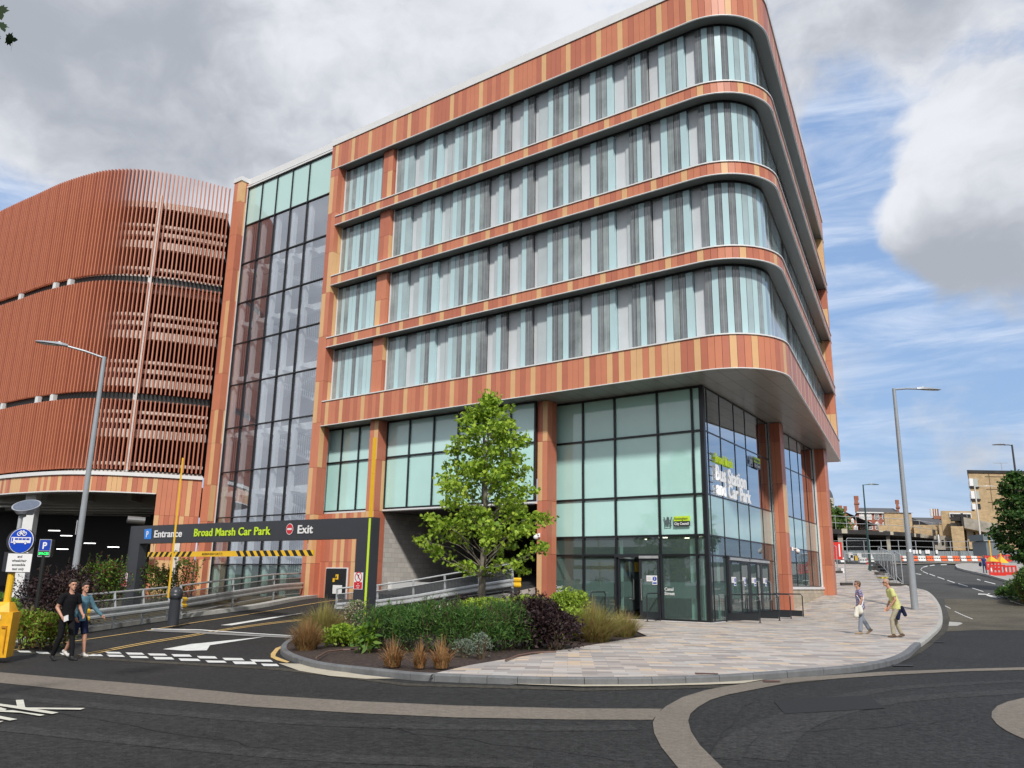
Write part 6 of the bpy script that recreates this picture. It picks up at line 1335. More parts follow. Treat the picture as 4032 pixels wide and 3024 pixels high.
# hoarding, water filled barriers
YB = 112
x0, _ = XZ(q5(290, 430), YB); x1, _ = XZ((4100, 2200), YB)
HO = empty('site_hoarding', (x0, YB+3, 4.5), 'grey corrugated hoarding with a rail fence on top round the demolition site', 'hoarding')
M_HOA = mat('hoarding_grey', (.25, .285, .30), .6, var=.1, scale=.5); mb = MB(); r = random.Random(2)
def zline(px_pts, y): return [(XZ(p, y)) for p in px_pts]
ht = zline([q5(290, 300), q5(1500, 290), q5(2212, 310), (4100, 2166)], YB+3); hb = zline([q5(290, 520), q5(2212, 520), (4100, 2220)], YB+3)
def zi(L, x): return float(np.interp(x, [p[0] for p in L], [p[1] for p in L]))
x = ht[0][0]
while x < ht[-1][0]:
    x2 = x+.95; g = r.uniform(-.02, .02)
    for j in range(5): xa = x+.19*j; mb.bx(xa+.01, xa+.15, YB+3+(j % 2)*.04, YB+3.1, zi(hb, x)-1, zi(ht, x), M_HOA)
    mb.bx(x, x+.95, YB+3.06, YB+3.1, zi(hb, x)-1, zi(ht, x)-.02, M_HOA); x = x2
mb.build('panel', HO)
mb = MB(); x = ht[0][0]; 
while x < ht[-1][0]: mb.bx(x, x+.06, YB+2.9, YB+3.0, zi(ht, x)-2, zi(ht, x)+1.35, M_STL); x += 2.4
xs = np.linspace(ht[0][0], ht[-1][0], 30)
for dz in (.5, 1.3): mb.tube([(q, YB+2.9, zi(ht, q)+dz) for q in xs], .028, M_STL, 5)
mb.build('rail_fence', HO)
mb = MB()
for a in (1740, 1790, 1850, 1960, 2000, 2140): mb = MB(); X_, Z_ = XZ(q5(a, 290), YB+2.8); mb.bx(X_, X_+.3, YB+2.8, YB+2.83, Z_-.5, Z_, M_WP); mb.build('notice', HO)
for a, b in ((620, 335), (655, 380), (710, 390), (770, 340)): mb = MB(); X_, Z_ = XZ(q5(a, b), YB+2.8); mb.bx(X_, X_+.6, YB+2.8, YB+2.83, Z_-.7, Z_, M_WP if a != 710 else M_YEL); mb.build('notice', HO)
M_ORA = mat('barrier_orange', (.80, .13, .03), .45, var=.08); M_BWH = mat('barrier_white', (.74, .74, .72), .45, var=.06); M_REDP = mat('plastic_red', (.62, .03, .02), .4, var=.1)
def wbarrier(x, y, z, wd, m, label, grp, h=1.0, ang=0, slots=3, dep=.5):
    t = empty('water_barrier', (x, y, z), label, 'barrier', grp, rz=ang); mb = LB()
    pr = [(-dep/2, 0), (dep/2, 0), (dep/2, h*.12), (dep*.28, h*.45), (dep*.2, h), (-dep*.2, h), (-dep*.28, h*.45), (-dep/2, h*.12)]
    vs = [(-wd/2, a, b) for a, b in pr]+[(wd/2, a, b) for a, b in pr]; mb.raw(vs, [(i, (i+1) % 8, 8+(i+1) % 8, 8+i) for i in range(8)]+[tuple(range(7, -1, -1)), tuple(range(8, 16))], m)
    o = mb.build('body', t); mb = LB()
    for i in range(slots): u = -wd/2+wd*(i+.5)/slots; mb.bx(u-.09, u+.09, -dep*.30-.03, -dep*.28, h*.48, h*.62, M_DK)
    mb.build('slot', t); return t
cols = [(1550,1665,'w'),(1740,1825,'o'),(1835,1945,'w'),(1980,2105,'o'),(2110,2212,'w')]
cc = [(205,225,'o'),(225,330,'w'),(388,466,'o'),(470,600,'w'),(612,725,'o'),(728,842,'w'),(848,945,'o'),(955,1040,'w'),(1045,1150,'o'),(1170,1262,'w'),(1265,1338,'o'),(1342,1440,'w'),(1442,1500,'o')]
ORD = ['first', 'second', 'third', 'fourth', 'fifth', 'sixth', 'seventh', 'eighth']; ko = kw = 0
for a, b, c in cc:
    p = G(*q7((a+b)/2, 1283)); p = at_y(*q7((a+b)/2, 1283), YB-2); wd = (at_y(*q7(b, 1283), YB-2)-at_y(*q7(a, 1283), YB-2))[0]
    z_top = at_y(*q7((a+b)/2, 1198), YB-2)[2]; z = p[2]; hh = z_top-z
    if c == 'o': lb = '%s orange water-filled barrier from the left in the row across the street' % ORD[ko]; ko += 1
    else: lb = '%s white water-filled barrier from the left in the row across the street' % ORD[kw]; kw += 1
    wbarrier(p[0], p[1], z, wd*.97, M_ORA if c == 'o' else M_BWH, lb, 'orange and white barriers across the street', h=hh)
for a, b, y0, y1, m, lb in ((480, 555, 420, 505, M_BWH, 'white water-filled barrier far left behind the mesh fence'), (810, 940, 420, 510, M_BWH, 'white water-filled barrier behind the traffic cone'), (960, 1060, 420, 505, M_BWH, 'white water-filled barrier right of the traffic cone')):
    p = at_y(*q5((a+b)/2, y1), 96); hh = at_y(*q5(a, y0), 96)[2]-p[2]; wd = at_y(*q5(b, y1), 96)[0]-at_y(*q5(a, y1), 96)[0]; wbarrier(p[0], p[1], p[2], wd, m, lb, 'white barriers by the cone', h=hh)
# raised verge in front of the barriers
mb = MB(); A = at_y(*q5(1040, 545), 105); 
drape('verge', [[G(*q)[:2] for q in (q5(1400, 520), q5(1560, 536), q5(1900, 532), q5(2212, 520), (3900, 2212), (3900, 2219), (3760, 2224), q5(2212, 538), q5(1900, 546), q5(1560, 552), q5(1380, 560))]], .12, mat('rubble_edge', (.20, .17, .13), .95, var=.5, scale=2), 1.5)
# cones
def cone(p, h, label, m=M_REDP):
    t = empty('traffic_cone', tuple(p), label, 'traffic cone', 'traffic cones'); b = np.array(p); mb = MB(); mb.bx(b[0]-h*.26, b[0]+h*.26, b[1]-h*.26, b[1]+h*.26, b[2], b[2]+h*.06, m); mb.build('base', t)
    mb = MB(); mb.tube([b+Z1*h*.05, b+Z1*h], [h*.2, h*.035], m, 14); mb.build('body', t)
    mb = MB(); mb.tube([b+Z1*h*.45, b+Z1*h*.65], [h*.2-.165*h*.45+.008*h*2, h*.2-.165*h*.68+.01], M_WP, 14, cap=False); mb.build('band', t)
p = G(*q5(960, 545)); cone(p, abs(at_y(*q5(945, 432), p[1])[2]-p[2]), 'red traffic cone standing at the end of the pavement')
p = G(*q5(1035, 515)); cone(p, abs(at_y(*q5(1035, 360), p[1])[2]-p[2]), 'red and white traffic cone behind the mesh fence', M_WP)
# mesh site fences
def heras(a, b, z0a, z0b, h, label, feet=True, brace=False):
    a = np.array(a); b = np.array(b); t = empty('mesh_fence_panel', (a[0], a[1], z0a), label, 'fence', 'mesh site fence panels'); A0 = np.array([a[0], a[1], z0a+.08]); B0 = np.array([b[0], b[1], z0b+.08]); d = (B0-A0)/np.linalg.norm(B0-A0); rr = .10*h/2
    mb = MB(); mb.tube([A0, A0+Z1*(h-rr), A0+Z1*h+d*rr, B0+Z1*h-d*rr, B0+Z1*(h-rr), B0], .028, M_STL, 6); mb.tube([A0+Z1*.15, B0+Z1*.15], .022, M_STL, 6); mb.build('frame', t)
    meshpanel(t, a, b, z0a+.2, z0a+h+.04, z0b+.2, z0b+h+.04, px=.05, pz=.16, name='mesh')
    if feet:
        for q in (A0, B0): mb = MB(); mb.bx(q[0]-.35, q[0]+.35, q[1]-.12, q[1]+.12, q[2]-.1, q[2]+.08, mat('rubber_foot', (.05, .045, .04), .9)); mb.build('foot', t)
    if brace: mb = MB(); mb.tube([A0+Z1*h*.9, A0+d*.8-Z1*.0], .02, M_STL, 5); mb.build('brace', t)
fa = G(*q5(590, 905), KH); fb = G(*q5(1430, 915), KH); hA = at_y(*q5(568, 375), fa[1])[2]-fa[2]
heras(fa[:2], fb[:2], fa[2], fb[2], hA, 'near mesh fence panel facing the two right-hand walkers')
pts = [(1430, 915), (1500, 925), (1360, 800), (1290, 700), (1230, 620), (1180, 560)]
P = [G(*q5(*p), .05) for p in ((1470, 930), (1390, 830), (1320, 740), (1255, 660), (1205, 600), (1165, 555))]
for i in range(5):
    a, b = P[i], P[i+1]; heras(a[:2], b[:2], a[2], b[2], hA*.98, '%s mesh fence panel running back along the kerb' % ['first', 'second', 'third', 'fourth', 'fifth'][i])
a, b = G(*q5(1580, 930), .02), G(*q5(1470, 800), .02); heras(a[:2], b[:2], a[2], b[2], hA, 'outer mesh fence panel standing on the road beside the kerb')
a, b = G(*q5(440, 690), KH), G(*q5(290, 655), KH); heras(a[:2], b[:2], a[2], b[2], 2.0, 'mesh fence panel by the far corner of the glass building')
a, b = G(*q5(620, 520), KH), G(*q5(1020, 520), KH); heras(a[:2], b[:2], a[2], b[2], 2.6, 'far mesh fence panel in front of the hoarding gate')
# stacked feet, blocks and drums by the kerb
def blocks(px_, wpx, hpx, m, name, label, cat, n=2):
    p = G(*q5(*px_), KH*.5); s = p[1]*.22604/FPX; t = empty(name, tuple(p), label, cat); wd, h = wpx*s, hpx*s
    for i in range(n): mb = MB(); mb.bx(p[0]-wd/2+.04*i, p[0]+wd/2-.03*i, p[1]-.3, p[1]+.4, p[2]+h*i/n, p[2]+h*(i+1)/n-.01, m); mb.build('block', t)
blocks((1055, 650), 120, 80, mat('rubber_foot', (.05, .045, .04)), 'rubber_block_stack', 'stack of black rubber fence feet on the pavement', 'fence feet', 3)
blocks((1160, 735), 100, 60, mat('rubble_dark', (.12, .10, .08), .9, var=.3), 'rubble_pile', 'dark rubble blocks against the mesh fence', 'rubble', 2)
blocks((1265, 750), 80, 55, M_KERBL, 'kerb_stone_stack', 'pale kerb stones stacked by the mesh fence', 'stones', 2)
blocks((1225, 800), 110, 45, mat('yellow_lid', (.72, .62, .08), .5), 'yellow_crate', 'yellow topped crate on the pavement by the mesh fence', 'crate', 1)
blocks((1370, 880), 120, 60, M_KERBL, 'kerb_stone_stack', 'pale kerb stones just behind the head of the man in yellow', 'stones', 2)
blocks((500, 700), 50, 90, M_BWH, 'white_sack', 'white sack beside the fence foot near the glass building', 'sack', 1)
# red pedestrian barriers on the right
def redbar(px_, wpx, hpx, label, ang=0, Y=None):
    p = at_y(*q7(*px_), Y) if Y else G(*q7(*px_), .1); s = p[1]*.24116/FPX; wd, h = wpx*s, hpx*s; t = empty('pedestrian_barrier', tuple(p), label, 'barrier', 'red pedestrian barriers', rz=ang)
    mb = LB(); mb.bx(-wd/2, wd/2, -.03, .03, h*.82, h, M_REDP); mb.bx(-wd/2, wd/2, -.03, .03, .0, h*.30, M_REDP); n = max(3, int(wd/.28))
    for i in range(n+1): u = -wd/2+(wd-.12)*i/n; mb.bx(u, u+.12, -.03, .03, h*.3, h*.82, M_REDP)
    mb.build('panel', t); mb = LB(); mb.bx(-wd/2+.1, wd/2-.1, -.045, -.032, h*.86, h*.95, M_WP) if wpx < 100 else mb.bx(-wd*.4, -wd*.4+.1, -.045, -.032, h*.4, h*.7, M_WP)
    mb.build('reflector', t)
redbar((1780, 1520), 250, 170, 'nearest red plastic barrier by the right-hand kerb', -.12); redbar((1990, 1510), 190, 150, 'red plastic barrier right of the nearest one beside the bushes', -.25)
redbar((1720, 1430), 230, 130, 'red plastic barrier just behind the nearest one', -.1, 66); redbar((1620, 1330), 150, 130, 'red plastic barrier directly right of the woman in blue', .5, 78)
redbar((1660, 1290), 200, 90, 'far red plastic barrier left of the yellow sign bases', 0, 92); redbar((1900, 1290), 220, 110, 'far red plastic barrier right of the yellow sign bases', 0, 90)
p = at_y(*q5(430, 505), 88); t = empty('pedestrian_barrier', tuple(p), 'red plastic barrier beside the far corner of the glass building', 'barrier', 'red pedestrian barriers'); mb = MB(); mb.bx(p[0]-1.6, p[0]+.6, p[1], p[1]+.06, p[2]+.3, p[2]+2.1, M_REDP); mb.build('panel', t); mb = MB(); mb.bx(p[0]+.25, p[0]+.38, p[1]-.02, p[1], p[2]+.6, p[2]+1.9, M_WP); mb.build('reflector', t)
# two yellow sign bases with yellow poles
for i, (xb, xt, yt, yb, lb) in enumerate(((1665, 1625, 830, 1290, 'left yellow temporary sign base with a tall pole behind the red barriers'), (1828, 1775, 830, 1315, 'right yellow temporary sign base with a tall pole behind the red barriers'))):
    Yd = 72; b = at_y(*q7(xb+10, yb), Yd); s = Yd*.24116/FPX; t = empty('yellow_sign_base', tuple(b), lb, 'sign base', 'yellow temporary sign bases'); zt_ = at_y(*q7(xb, 1210), Yd)[2]
    mb = MB(); w1, w2 = 68*s, 10*s; mb.raw([(b[0]-w1, b[1]-.5, b[2]), (b[0]+w1, b[1]-.5, b[2]), (b[0]+w1, b[1]+.5, b[2]), (b[0]-w1, b[1]+.5, b[2]), (b[0]-w2, b[1]-.1, zt_), (b[0]+w2, b[1]-.1, zt_), (b[0]+w2, b[1]+.1, zt_), (b[0]-w2, b[1]+.1, zt_)], [(3, 2, 1, 0), (0, 1, 5, 4), (1, 2, 6, 5), (2, 3, 7, 6), (3, 0, 4, 7), (4, 5, 6, 7)], mat('yellow_plastic', (.80, .42, .02))); mb.build('base', t)
    tp = at_y(*q7(xt, yt), Yd); tp[0] = b[0]+(tp[0]-b[0])*1; mb = MB(); mb.tube([(b[0], b[1], zt_-.1), tp], 11*s, mat('pole_amber', (.72, .42, .06), .5), 8); mb.build('pole', t)
# site cabin
p = at_y(*q7(1590, 1050), 100); p2_ = at_y(*q7(1850, 850), 100); t = empty('site_cabin', tuple(p), 'grey stacked site cabins behind the yellow poles', 'cabin'); zc = (p[2]+p2_[2])/2
mb = MB(); mb.bx(p[0], p2_[0], 100, 103, p[2]-1, zc-.05, mat('cabin_grey', (.14, .17, .185), .5, var=.08)); mb.bx(p[0]-.3, p2_[0]+.2, 99.9, 103, zc, p2_[2], mat('cabin_grey', (.14, .17, .185))); mb.build('body', t)
mb = MB(); mb.bx(p[0]-.3, p2_[0]+.2, 99.8, 99.9, zc-.06, zc+.02, M_STL); text(mb, 'Select', (p[0]+3.2, 99.85, p[2]+.9), (1, 0, 0), Z1, .7, M_WP, ext=.02, bold=.03, sx=1); mb.build('trim', t)
# derelict concrete deck (demolition site)
DY = 140; S6 = DY/FPX
DK = empty('derelict_deck', (XZ(q6(230, 1000), DY)[0], DY, 3), 'stained concrete deck of a half demolished building on columns', 'building')
edge = [(-60, 742, 830), (230, 750, 832), (560, 770, 838), (900, 778, 850), (1240, 795, 862), (1500, 812, 875), (1760, 838, 898), (1970, 872, 915), (2074, 885, 925)]
mb = FB(); E_ = [(at_y(*q6(a, t_), DY), at_y(*q6(a, b_), DY)) for a, t_, b_ in edge]
for (a, a2), (b, b2) in zip(E_[:-1], E_[1:]): mb.raw([a, b, b2, a2, a+[.25, .6, 0], b+[.25, .6, 0], b2+[.25, .6, 0], a2+[.25, .6, 0]], [(3, 2, 1, 0), (0, 1, 5, 4), (3, 7, 6, 2)], M_BLKC if a[0] < at_y(*q6(1600, 800), DY)[0] else M_CONCD)
mb.build('edge_beam', DK); mb = FB()
for (a, a2), (b, b2) in zip(E_[:-1], E_[1:]): mb.raw([a, b, b+[0, 26, 0], a+[0, 26, 0], a2+[0, .6, 0], b2+[0, .6, 0], b2+[0, 26, 0], a2+[0, 26, 0]], [(0, 1, 2, 3), (4, 7, 6, 5), (2, 3, 7, 6)], M_CONCD)
a, b = E_[0][1], E_[-1][1]; mb.raw([a+[-4, 18, 2], b+[12, 18, 2], b+[12, 18, -12], a+[-4, 18, -12]], [(0, 1, 2, 3)], M_DARKIN)
mb.build('slab', DK)
mb = FB()
for a, b, y0, y1 in ((470, 568, 755, 830), (1085, 1150, 775, 808), (1265, 1320, 800, 855), (1655, 1690, 830, 888)):
    x0_, z1_ = XZ(q6(a, y0), DY-.02); x1_, z0_ = XZ(q6(b, y1), DY-.02); mb.bx(x0_, x1_, DY-.05, DY-.01, z0_, z1_, mat('pale_patch', (.50, .46, .36), .9, var=.2))
mb.build('broken_patch', DK)
for a, b in ((405, 485), (1195, 1255), (1960, 2010)):
    mb = FB(); x0_, z1_ = XZ(q6(a, 835), DY+.7); x1_, _ = XZ(q6(b, 835), DY+.7); _, z0_ = XZ(q6(a, 1150), DY+.7); mb.bx(x0_, x1_, DY+.7, DY+2.5, z0_-1, z1_+.6, M_CONCD); mb.build('column', DK)
mb = FB()
for dz, in ((.95,), (.45,)): 
    tl_ = [at_y(*q6(a, t_), DY)+Z1*(dz*2.3) for a, t_, b_ in edge]; mb.tube(tl_, .045, M_STL, 5)
for a, t_, b_ in edge+[(380, 760, 0), (720, 773, 0), (1080, 786, 0)]: q = at_y(*q6(a, t_), DY); mb.tube([q, q+Z1*2.3], .045, M_STL, 5)
mb.build('railing', DK)
# street-side ruins, buff brick
RU = empty('ruined_building', (XZ(q7(1030, 1000), 132)[0], 132, 5), 'half demolished buff brick building with exposed floors', 'building')
def blk(par, name, y, xa, xb, ya, yb, m, dep=6, mk=True, lab=None):
    x0_, z1_ = XZ(q7(xa, ya), y); x1_, z0_ = XZ(q7(xb, yb), y); mb = FB(); mb.bx(x0_, x1_, y, y+dep, z0_, z1_, m); return mb.build(name, par, label=lab)
blk(RU, 'wall', 134, 845, 1600, 460, 1100, M_BUFB); blk(RU, 'wall', 131, 1010, 1260, 712, 1110, M_BUFB, 3); blk(RU, 'wall', 133, 1250, 1400, 655, 1000, mat('block_grey', (.33, .33, .31), .8, var=.2, scale=1), .9); blk(RU, 'wall', 130, 1300, 1560, 930, 1090, M_BUFB, 3)
blk(RU, 'wall', 135, 1400, 1900, 440, 760, M_BUFB, 4); blk(RU, 'wall', 132.5, 1395, 1470, 655, 925, mat('broken_brick', (.42, .33, .20), .9, var=.4, scale=2), 1)
blk(RU, 'recess', 133.8, 985, 1350, 490, 575, M_WH, .1); blk(RU, 'recess', 133.7, 1003, 1340, 512, 572, M_BLK, .05); blk(RU, 'recess', 133.8, 1010, 1180, 655, 720, M_CONC, .1); blk(RU, 'recess', 133.9, 1480, 1800, 690, 920, M_DARKIN, .05)
blk(RU, 'beam', 131.5, 1005, 1240, 560, 625, M_BLKC, 1.5); blk(RU, 'beam', 131.3, 1170, 1235, 500, 725, M_BLKC, .8); blk(RU, 'door', 133.6, 1510, 1580, 760, 870, mat('door_green', (.02, .10, .07), .6), .1)
mb = FB(); A, B = at_y(*q7(1215, 565), 131.4), at_y(*q7(1790, 680), 131.4); mb.raw([A, B, B-Z1*1.7, A-Z1*1.7, A+[0, 3, 0], B+[0, 3, 0], B+[0, 3, -1.7], A+[0, 3, -1.7]], [(3, 2, 1, 0), (0, 1, 5, 4), (3, 7, 6, 2)], M_CONCD); mb.build('broken_slab', RU)
for a in (1040, 1180, 1270): blk(RU, 'bar', 133.6, a, a+8, 480, 570, M_WP, .05)
blk(RU, 'column', 131.8, 1630, 1690, 690, 900, M_CONC, 1)
# left part of the ruin
RU2 = empty('low_ruin', (XZ(q7(760, 1000), 133)[0], 133, 4), 'low broken concrete and brick remains right of the dark deck', 'building')
blk(RU2, 'wall', 133, 735, 1040, 870, 1100, M_CONCD, 4); blk(RU2, 'opening', 132.9, 860, 905, 935, 1020, M_BLK, .05); blk(RU2, 'opening', 132.9, 955, 1000, 940, 1030, M_BLK, .05); blk(RU2, 'opening', 132.9, 740, 800, 930, 1010, M_BLK, .05)
blk(RU2, 'post', 132.5, 800, 830, 850, 980, M_WP, .3); blk(RU2, 'post', 132.5, 1040, 1062, 885, 1005, M_WP, .3)
# buff brick blocks behind
BB = empty('buff_brick_block', (XZ(q7(0, 700), 150)[0], 150, 8), 'low windowless buff brick building beside the red brick house', 'building')
blk(BB, 'wall', 150, -80, 405, 490, 900, M_BUFB, 12); blk(BB, 'wall', 149, 400, 800, 690, 900, M_BUFB, 8); blk(BB, 'wall', 148.5, 800, 1010, 668, 900, M_BUFB, 8); blk(BB, 'coping', 149.7, -82, 407, 484, 492, M_CONC, .5); blk(BB, 'coping', 148.3, 795, 1012, 662, 670, M_WH, .5); blk(BB, 'wall', 148, -180, 0, 700, 800, M_BUFB, 3)
# tower block
TB = empty('beige_tower_block', (XZ(q7(1330, 300), 145)[0], 150, 10), 'beige brick tower block with white corner windows at the right', 'building')
def z4(a, b): return (3700+a*.36166, 1750+b*.36166)
def blk4(par, name, y, xa, xb, ya, yb, m, dep=14): x0_, z1_ = XZ(z4(xa, ya), y); x1_, z0_ = XZ(z4(xb, yb), y); mb = FB(); mb.bx(x0_, x1_, y, y+dep, z0_, z1_, m); return mb.build(name, par)
A = XZ(z4(322, 320), 150); B = XZ(z4(345, 710), 150); xl = (A[0]+B[0])/2
x1_ = XZ(z4(1250, 300), 150)[0]; z1_ = XZ(z4(500, 312), 150)[1]; z0_ = 3
mb = FB(); mb.bx(xl, x1_, 150, 166, z0_, z1_, M_BUFB); mb.build('wall', TB); mb = FB(); mb.bx(xl-.3, x1_, 149.8, 166, z1_, z1_+.5, M_BLKC); mb.build('roof_edge', TB)
for ya, yb, m in ((372, 452, 0), (508, 590, 0), (645, 708, 1)):
    za = XZ(z4(350, ya), 150)[1]; zb = XZ(z4(350, yb), 150)[1]; wd = XZ(z4(405, ya), 150)[0]-XZ(z4(315, ya), 150)[0]
    mb = FB(); mb.bx(xl-.06, xl+wd*.42, 149.85, 150.0, zb, za, M_WP); mb.bx(xl-.08, xl-.02, 149.85, 156, zb, za, M_WP); w_ = mb.build('window', TB)
    mb = FB(); mb.bx(xl+wd*.42, xl+wd, 149.9, 150.0, zb, za, mat('window_grey', (.42, .46, .44), .4) if not m else M_PANE); mb.build('pane', w_)
    mb = FB(); mb.bx(xl-.1, xl+wd*1.05, 149.7, 150, zb-.35, zb-.05, M_BLKC); mb.build('sill', w_)
mb = FB()
for ya in (352, 488, 630): za = XZ(z4(500, ya), 150)[1]; mb.bx(xl+3, x1_, 149.93, 149.99, za, za+.12, mat('joint_brown', (.22, .15, .09), .9))
for xa in (540, 700, 850): xx = XZ(z4(xa, 400), 150)[0]; mb.bx(xx, xx+.1, 149.93, 149.99, z0_, z1_, mat('joint_brown', (.22, .15, .09)))
mb.build('joint', TB)
q = at_y(*z4(680, 290), 152); mb = FB(); mb.tube([q-Z1*1, q+Z1*1.6], .06, M_STL, 5); mb.tube([q+np.array([-1.5, 0, 1.5]), q+np.array([1.2, 0, 1.55])], .05, M_STL, 5); mb.build('aerial', TB)
# red brick houses
def hx(a, b, y): return XZ(q6(a, b), y)
def house(y, xa, xb, ye, yb, roof, wins, label, chims, name='brick_house', gable=False):
    x0_, z1_ = hx(xa, ye, y); x1_, _ = hx(xb, ye, y); _, z0_ = hx(xa, yb, y); t = empty(name, (x0_, y, z0_-4), label, 'house', 'old brick houses'); mb = FB()
    if gable:
        zr = hx(xa, gable, y)[1]; xm = hx(540, 500, y)[0]; mb.raw([(x0_, y, z0_-4), (x1_, y, z0_-4), (x1_, y, z1_-1), (xm, y, zr), (x0_, y, z1_)], [(0, 1, 2, 3, 4)], M_BRKR); mb.raw([(x0_, y, z0_-4), (x0_, y+10, z0_-4), (x0_, y+10, z1_), (x0_, y, z1_)], [(0, 3, 2, 1)], M_BRKR); mb.build('wall', t)
        mb = FB(); mb.raw([(x0_-.3, y-.2, z1_-.3), (xm, y-.2, zr+.2), (xm, y+10, zr+.2), (x0_-.3, y+10, z1_-.3), (x1_+4, y-.2, z1_-1.6), (x1_+4, y+10, z1_-1.6)], [(0, 1, 2, 3), (1, 4, 5, 2)], M_SLATE); mb.build('roof', t)
    else:
        mb.bx(x0_, x1_, y, y+10, z0_-4, z1_, M_BRK); mb.build('wall', t)
        zr = hx(xa, roof, y)[1]; mb = FB(); mb.raw([(x0_-.1, y-.4, z1_), (x1_+.1, y-.4, z1_), (x1_-.5+1.6, y+4.5, zr), (x0_+1.0+1.6, y+4.5, zr), (x0_-.1+3.8, y+10, z1_), (x1_+3.8, y+10, z1_)], [(0, 1, 2, 3), (3, 2, 5, 4), (1, 5, 2), (4, 0, 3)], M_SLATE); rf = mb.build('roof', t)
        mb = FB(); mb.bx(x0_-.1, x1_+.1, y-.45, y, z1_-.22, z1_, M_WH); mb.build('gutter', t)
    for a, b, ya, yb2 in wins:
        wx0, wz1 = hx(a, ya, y); wx1, wz0 = hx(b, yb2, y); mb = FB(); mb.bx(wx0-.10, wx1+.10, y-.12, y-.0, wz0-.12, wz1+.08, M_WP); w_ = mb.build('window', t)
        mb = FB(); mb.bx(wx0, wx1, y-.13, y-.1, wz0, wz1, M_PANE if (a+b)/2 > 960 or ya > 640 or gable else mat('blind_white', (.66, .66, .63), .6)); mb.build('pane', w_)
        mb = FB(); n = 3
        for i in range(1, n): xx = wx0+(wx1-wx0)*i/n; mb.bx(xx-.025, xx+.025, y-.16, y-.13, wz0, wz1, M_WP)
        for i in range(1, 4): zz = wz0+(wz1-wz0)*i/4; mb.bx(wx0, wx1, y-.17, y-.14, zz-.025, zz+.025, M_WP)
        mb.raw([(wx0-.2, y-.15, wz1+.1), (wx1+.2, y-.15, wz1+.1), ((wx0+wx1)/2, y-.15, wz1+.5)], [(0, 1, 2)], M_WP); mb.build('glazing_bar', w_)
    for a, b, ya, yb2, m in chims:
        cx0, cz1 = hx(a, ya, y+1); cx1, cz0 = hx(b, yb2, y+1); mb = FB(); mb.bx(cx0, cx1, y+1, y+3, cz0, cz1, M_BRKR); mb.bx(cx0-.15, cx1+.15, y+.85, y+3.15, cz1-.9, cz1-.6, m); ch = mb.build('chimney', t)
        mb = FB()
        for i in range(3): xx = cx0+(cx1-cx0)*(i+.5)/3+.45; mb.tube([(xx, y+2, cz1), (xx, y+2, cz1+.9)], .22, m, 6)
        mb.build('chimney_pot', ch)
house(172, 715, 1400, 480, 800, 378, [(762, 835, 535, 600), (885, 955, 535, 600), (1010, 1075, 525, 595), (1135, 1200, 525, 595), (780, 850, 675, 760), (900, 968, 675, 760), (1022, 1080, 675, 760), (1145, 1210, 672, 700)], 'three storey red brick house with white sash windows and slate roof', [(680, 758, 280, 480, M_BRKR), (1362, 1415, 345, 480, M_BRKR)])
house(168, 470, 715, 560, 800, None, [(525, 572, 595, 668), (635, 660, 618, 658), (560, 620, 735, 770), (675, 725, 735, 770)], 'small dark brick gabled house left of the red brick house', [(420, 482, 440, 590, M_BRKR), (515, 552, 450, 520, M_BRKR)], gable=500)
x0_, z1_ = XZ(q7(735, 545), 165); x1_, z0_ = XZ(q7(860, 690), 165); t = empty('brick_chimney_stack', (x0_, 165, z0_), 'wide red brick chimney stack with a row of pots', 'chimney'); mb = FB(); mb.bx(x0_, x1_, 165, 168, z0_-4, z1_, M_BRKR); mb.bx(x0_-.2, x1_, 164.8, 168.2, z1_-.6, z1_, M_BRKR); mb.build('stack', t)
for i in range(6): mb = FB(); xx = x0_+(x1_-x0_)*(i+.5)/6; mb.tube([(xx, 166, z1_), (xx, 166, z1_+1.5)], .3, M_BRKR if i % 2 else M_WH, 7); mb.build('chimney_pot', t)
x0_, z1_ = XZ(q7(650, 690), 160); x1_, z2_ = XZ(q7(860, 620), 160); t = empty('slate_roofed_shed', (x0_, 160, z1_), 'grey slate roof rising behind the buff wall', 'building'); mb = FB(); mb.raw([(x0_, 160, z1_), (x1_+2, 160, z1_), (x1_+2, 166, z2_+1), (x1_-3, 166, z2_+1), (x0_, 168, z1_-3), (x1_+2, 168, z1_-3)], [(0, 1, 2, 3), (0, 3, 4), (3, 2, 5, 4)], M_SLATE); mb.build('roof', t); mb = FB(); mb.bx(x0_, x1_+2, 160, 168, z1_-6, z1_, M_BUFB); mb.build('wall', t)
# domed church tower and the trees in front of it
DYC = 300; x0_, _ = XZ(q6(175, 250), DYC); c = at_y(*q6(200, 260), DYC); rad_ = (at_y(*q6(325, 260), DYC)-c)[0]; t = empty('domed_tower', (c[0], DYC, 10), 'pale stone tower with a grey ribbed dome behind the trees', 'tower')
mb = FB(); zt0 = at_y(*q6(200, 70), DYC)[2]; hh = zt0-c[2]; n = 24; vs = []; K = 8
for i in range(K+1):
    th = math.pi/2*i/K
    for j in range(n): ph = 2*math.pi*j/n; k_ = 1+.02*(j % 2); vs.append((c[0]+rad_*math.cos(th)*math.cos(ph)*k_, DYC+rad_*math.cos(th)*math.sin(ph)*k_, c[2]+hh*math.sin(th)))
mb.raw(vs, [(i*n+j, i*n+(j+1) % n, (i+1)*n+(j+1) % n, (i+1)*n+j) for i in range(K) for j in range(n)], mat('lead_dome', (.12, .125, .135), .5, .2, var=.15)); mb.build('dome', t)
mb = FB(); mb.tube([(c[0], DYC, c[2]-35), (c[0], DYC, c[2]-2.2)], rad_*1.02, mat('pale_stone', (.52, .50, .42), .8, var=.08), 24); mb.tube([(c[0], DYC, c[2]-2.2), (c[0], DYC, c[2])], rad_*1.1, mat('pale_stone', (.52, .50, .42)), 24); mb.build('drum', t)
LF = leafmat('leaf_far', (.14, .23, .05), (.07, .13, .03))
